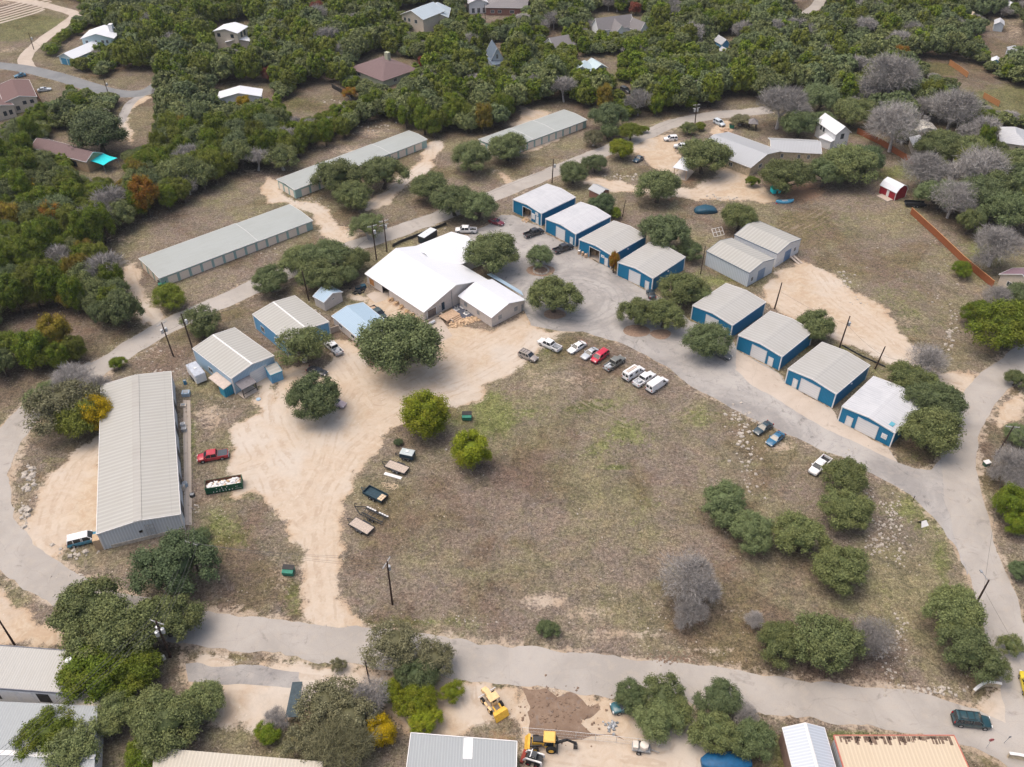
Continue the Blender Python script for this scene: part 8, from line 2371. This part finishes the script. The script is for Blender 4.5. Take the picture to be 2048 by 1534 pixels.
m = MB(); m.hexa([(-.8,-.5,.0),(.8,-.3,.0),(.8,-.25,.0),(-.8,-.45,.0),(-.5,.3,.7),(.5,.4,.7),(.5,.45,.7),(-.5,.35,.7)]); m.build('face', WHITE, r)
m = MB(); m.hexa([(-.8,.9,.0),(.7,1.0,.0),(.7,1.05,.0),(-.8,.95,.0),(-.5,.38,.72),(.5,.48,.72),(.5,.52,.72),(-.5,.42,.72)]); m.build('back', BLACK, r)
r = thing('verge_post', 'short dark post at the junction verge', 'post', (1826,1000), 0)
m = MB(); m.tube((0,0,0), (.1,0,1.1), .07); m.build('post', POLEW, r)
m = MB(); m.tube((.1,0,1.1), (.1,0,1.16), .09); m.build('cap', GREYM, r)
# blue covered boat near the south drive
r = thing('covered_boat', 'blue covered boat under the trees by the south drive', 'boat', (1452,1530), .0)
m = MB(); loft(m, [(-3.6, .5, .4, 1.3), (-2.6, 1.2, .3, 1.6), (0, 1.35, .3, 1.7), (2.6, 1.2, .3, 1.5), (3.4, .7, .4, 1.2)]); m.build('cover', plain('royal_tarp', (0.008,0.09,0.21), .5, .15), r, 50)
m = MB()
for x in (-3.5, -1.2, 1.2, 3.3): m.box(x-.08, x+.08, -1.6, -1.4, 0, .8)
m.bar((-3.6, -1.5, .7), (3.4, -1.5, .6), .08, .2); m.build('rail', WHITE, r)
r = thing('green_tank', 'pale green manhole cover in the grass by the porch', 'manhole cover', (517,799), 0)
m = MB(); m.tube((0,0,0), (0,0,.18), .5, .48, 16); m.build('cover', BLUEROOF, r, 30)
m = MB(); m.tube((0,0,.18), (0,0,.22), .1, .1, 8); m.build('knob', STEEL, r)
r = thing('dark_canopy', 'dark sloping canopy panel beside the pebbled area', 'canopy', (592,1412), .05)
m = MB(); m.hexa([(-1.0,-2.6,1.4),(.9,-2.6,1.4),(.9,2.8,1.9),(-.6,2.8,1.9),(-1.0,-2.6,1.48),(.9,-2.6,1.48),(.9,2.8,1.98),(-.6,2.8,1.98)]); m.build('panel', plain('canopy_slate', (0.05,0.075,0.09), .7, .2), r)
for x, y in ((-.9,-2.5),(.8,-2.5),(-.5,2.7),(.8,2.7)):
    m = MB(); m.tube((x,y,0),(x,y,1.5),.05); m.build('post', GREYM, r)
# scrap timber by the trailers
m = MB()
for i in range(26):
    q = G(780+rr.gauss(0, 8), 972+rr.gauss(0, 4)); a = rr.random()*3; l_ = .2+.4*rr.random()
    m.bar((q.x-math.cos(a)*l_, q.y-math.sin(a)*l_, .05), (q.x+math.cos(a)*l_, q.y+math.sin(a)*l_, .05), .08, .05)
o = m.build('scrap_timber', bpy.data.materials['new_board']); tag(o, 'scattered pale timber offcuts between the trailers', 'timber')
r = thing('timber_ramp', 'pair of timber ramps at the blue door of the rear grey shed', 'ramp', (1586,519), .55)
for s_ in (-.5, .5):
    m = MB(); m.hexa([(s_-.3,-2.6,.05),(s_+.3,-2.6,.05),(s_+.3,.6,.75),(s_-.3,.6,.75),(s_-.3,-2.6,.15),(s_+.3,-2.6,.15),(s_+.3,.6,.85),(s_-.3,.6,.85)]); m.build('ramp_board', WOODP, r)
r = thing('machine', 'yellow and black small tractor beside the big annex oak', 'tractor', (1729,357), .4)
m = MB(); m.box(-.9, .9, -.35, .35, .5, 1.0); m.box(-.7, -.1, -.3, .3, 1.0, 1.3); m.build('body', plain('acid_yellow', (0.6,0.62,0.05), .5, .1), r)
for x, y, q_ in ((-.6,-.5,.42),(-.6,.5,.42),(.6,-.45,.3),(.6,.45,.3)): wheel(r, x, y, q_, .22)
r = thing('dark_bin', 'dark blue bin and bags behind the front wing of the hall', 'bin', (722,577), .6)
m = MB(); m.box(-1.3, 1.3, -.5, .5, 0, .8); m.build('bin', bpy.data.materials['tarp_blue'], r)
m = MB(); m.box(-1.3, 0, -.5, .5, .81, .9); m.build('lid', BLACK, r)
for o in bpy.data.objects:
    for k in ('_W', '_D'):
        if k in o: del o[k]
# ------------------------------------------------------------------ the air
m = MB(); m.box(-420, 420, -40, 620, -1.0, 124.0)
b = NB('haze_air'); b.t.nodes.remove(b.b)
v = b.n('ShaderNodeVolumePrincipled'); v.inputs['Color'].default_value = (0.80, 0.87, 0.96, 1); v.inputs['Density'].default_value = 0.00009; v.inputs['Anisotropy'].default_value = 0.2
b.l(v.outputs[0], b.out.inputs['Volume'])
o = m.build('haze', b.m); tag(o, 'thin pale haze over the whole neighbourhood', 'haze', kind='stuff')
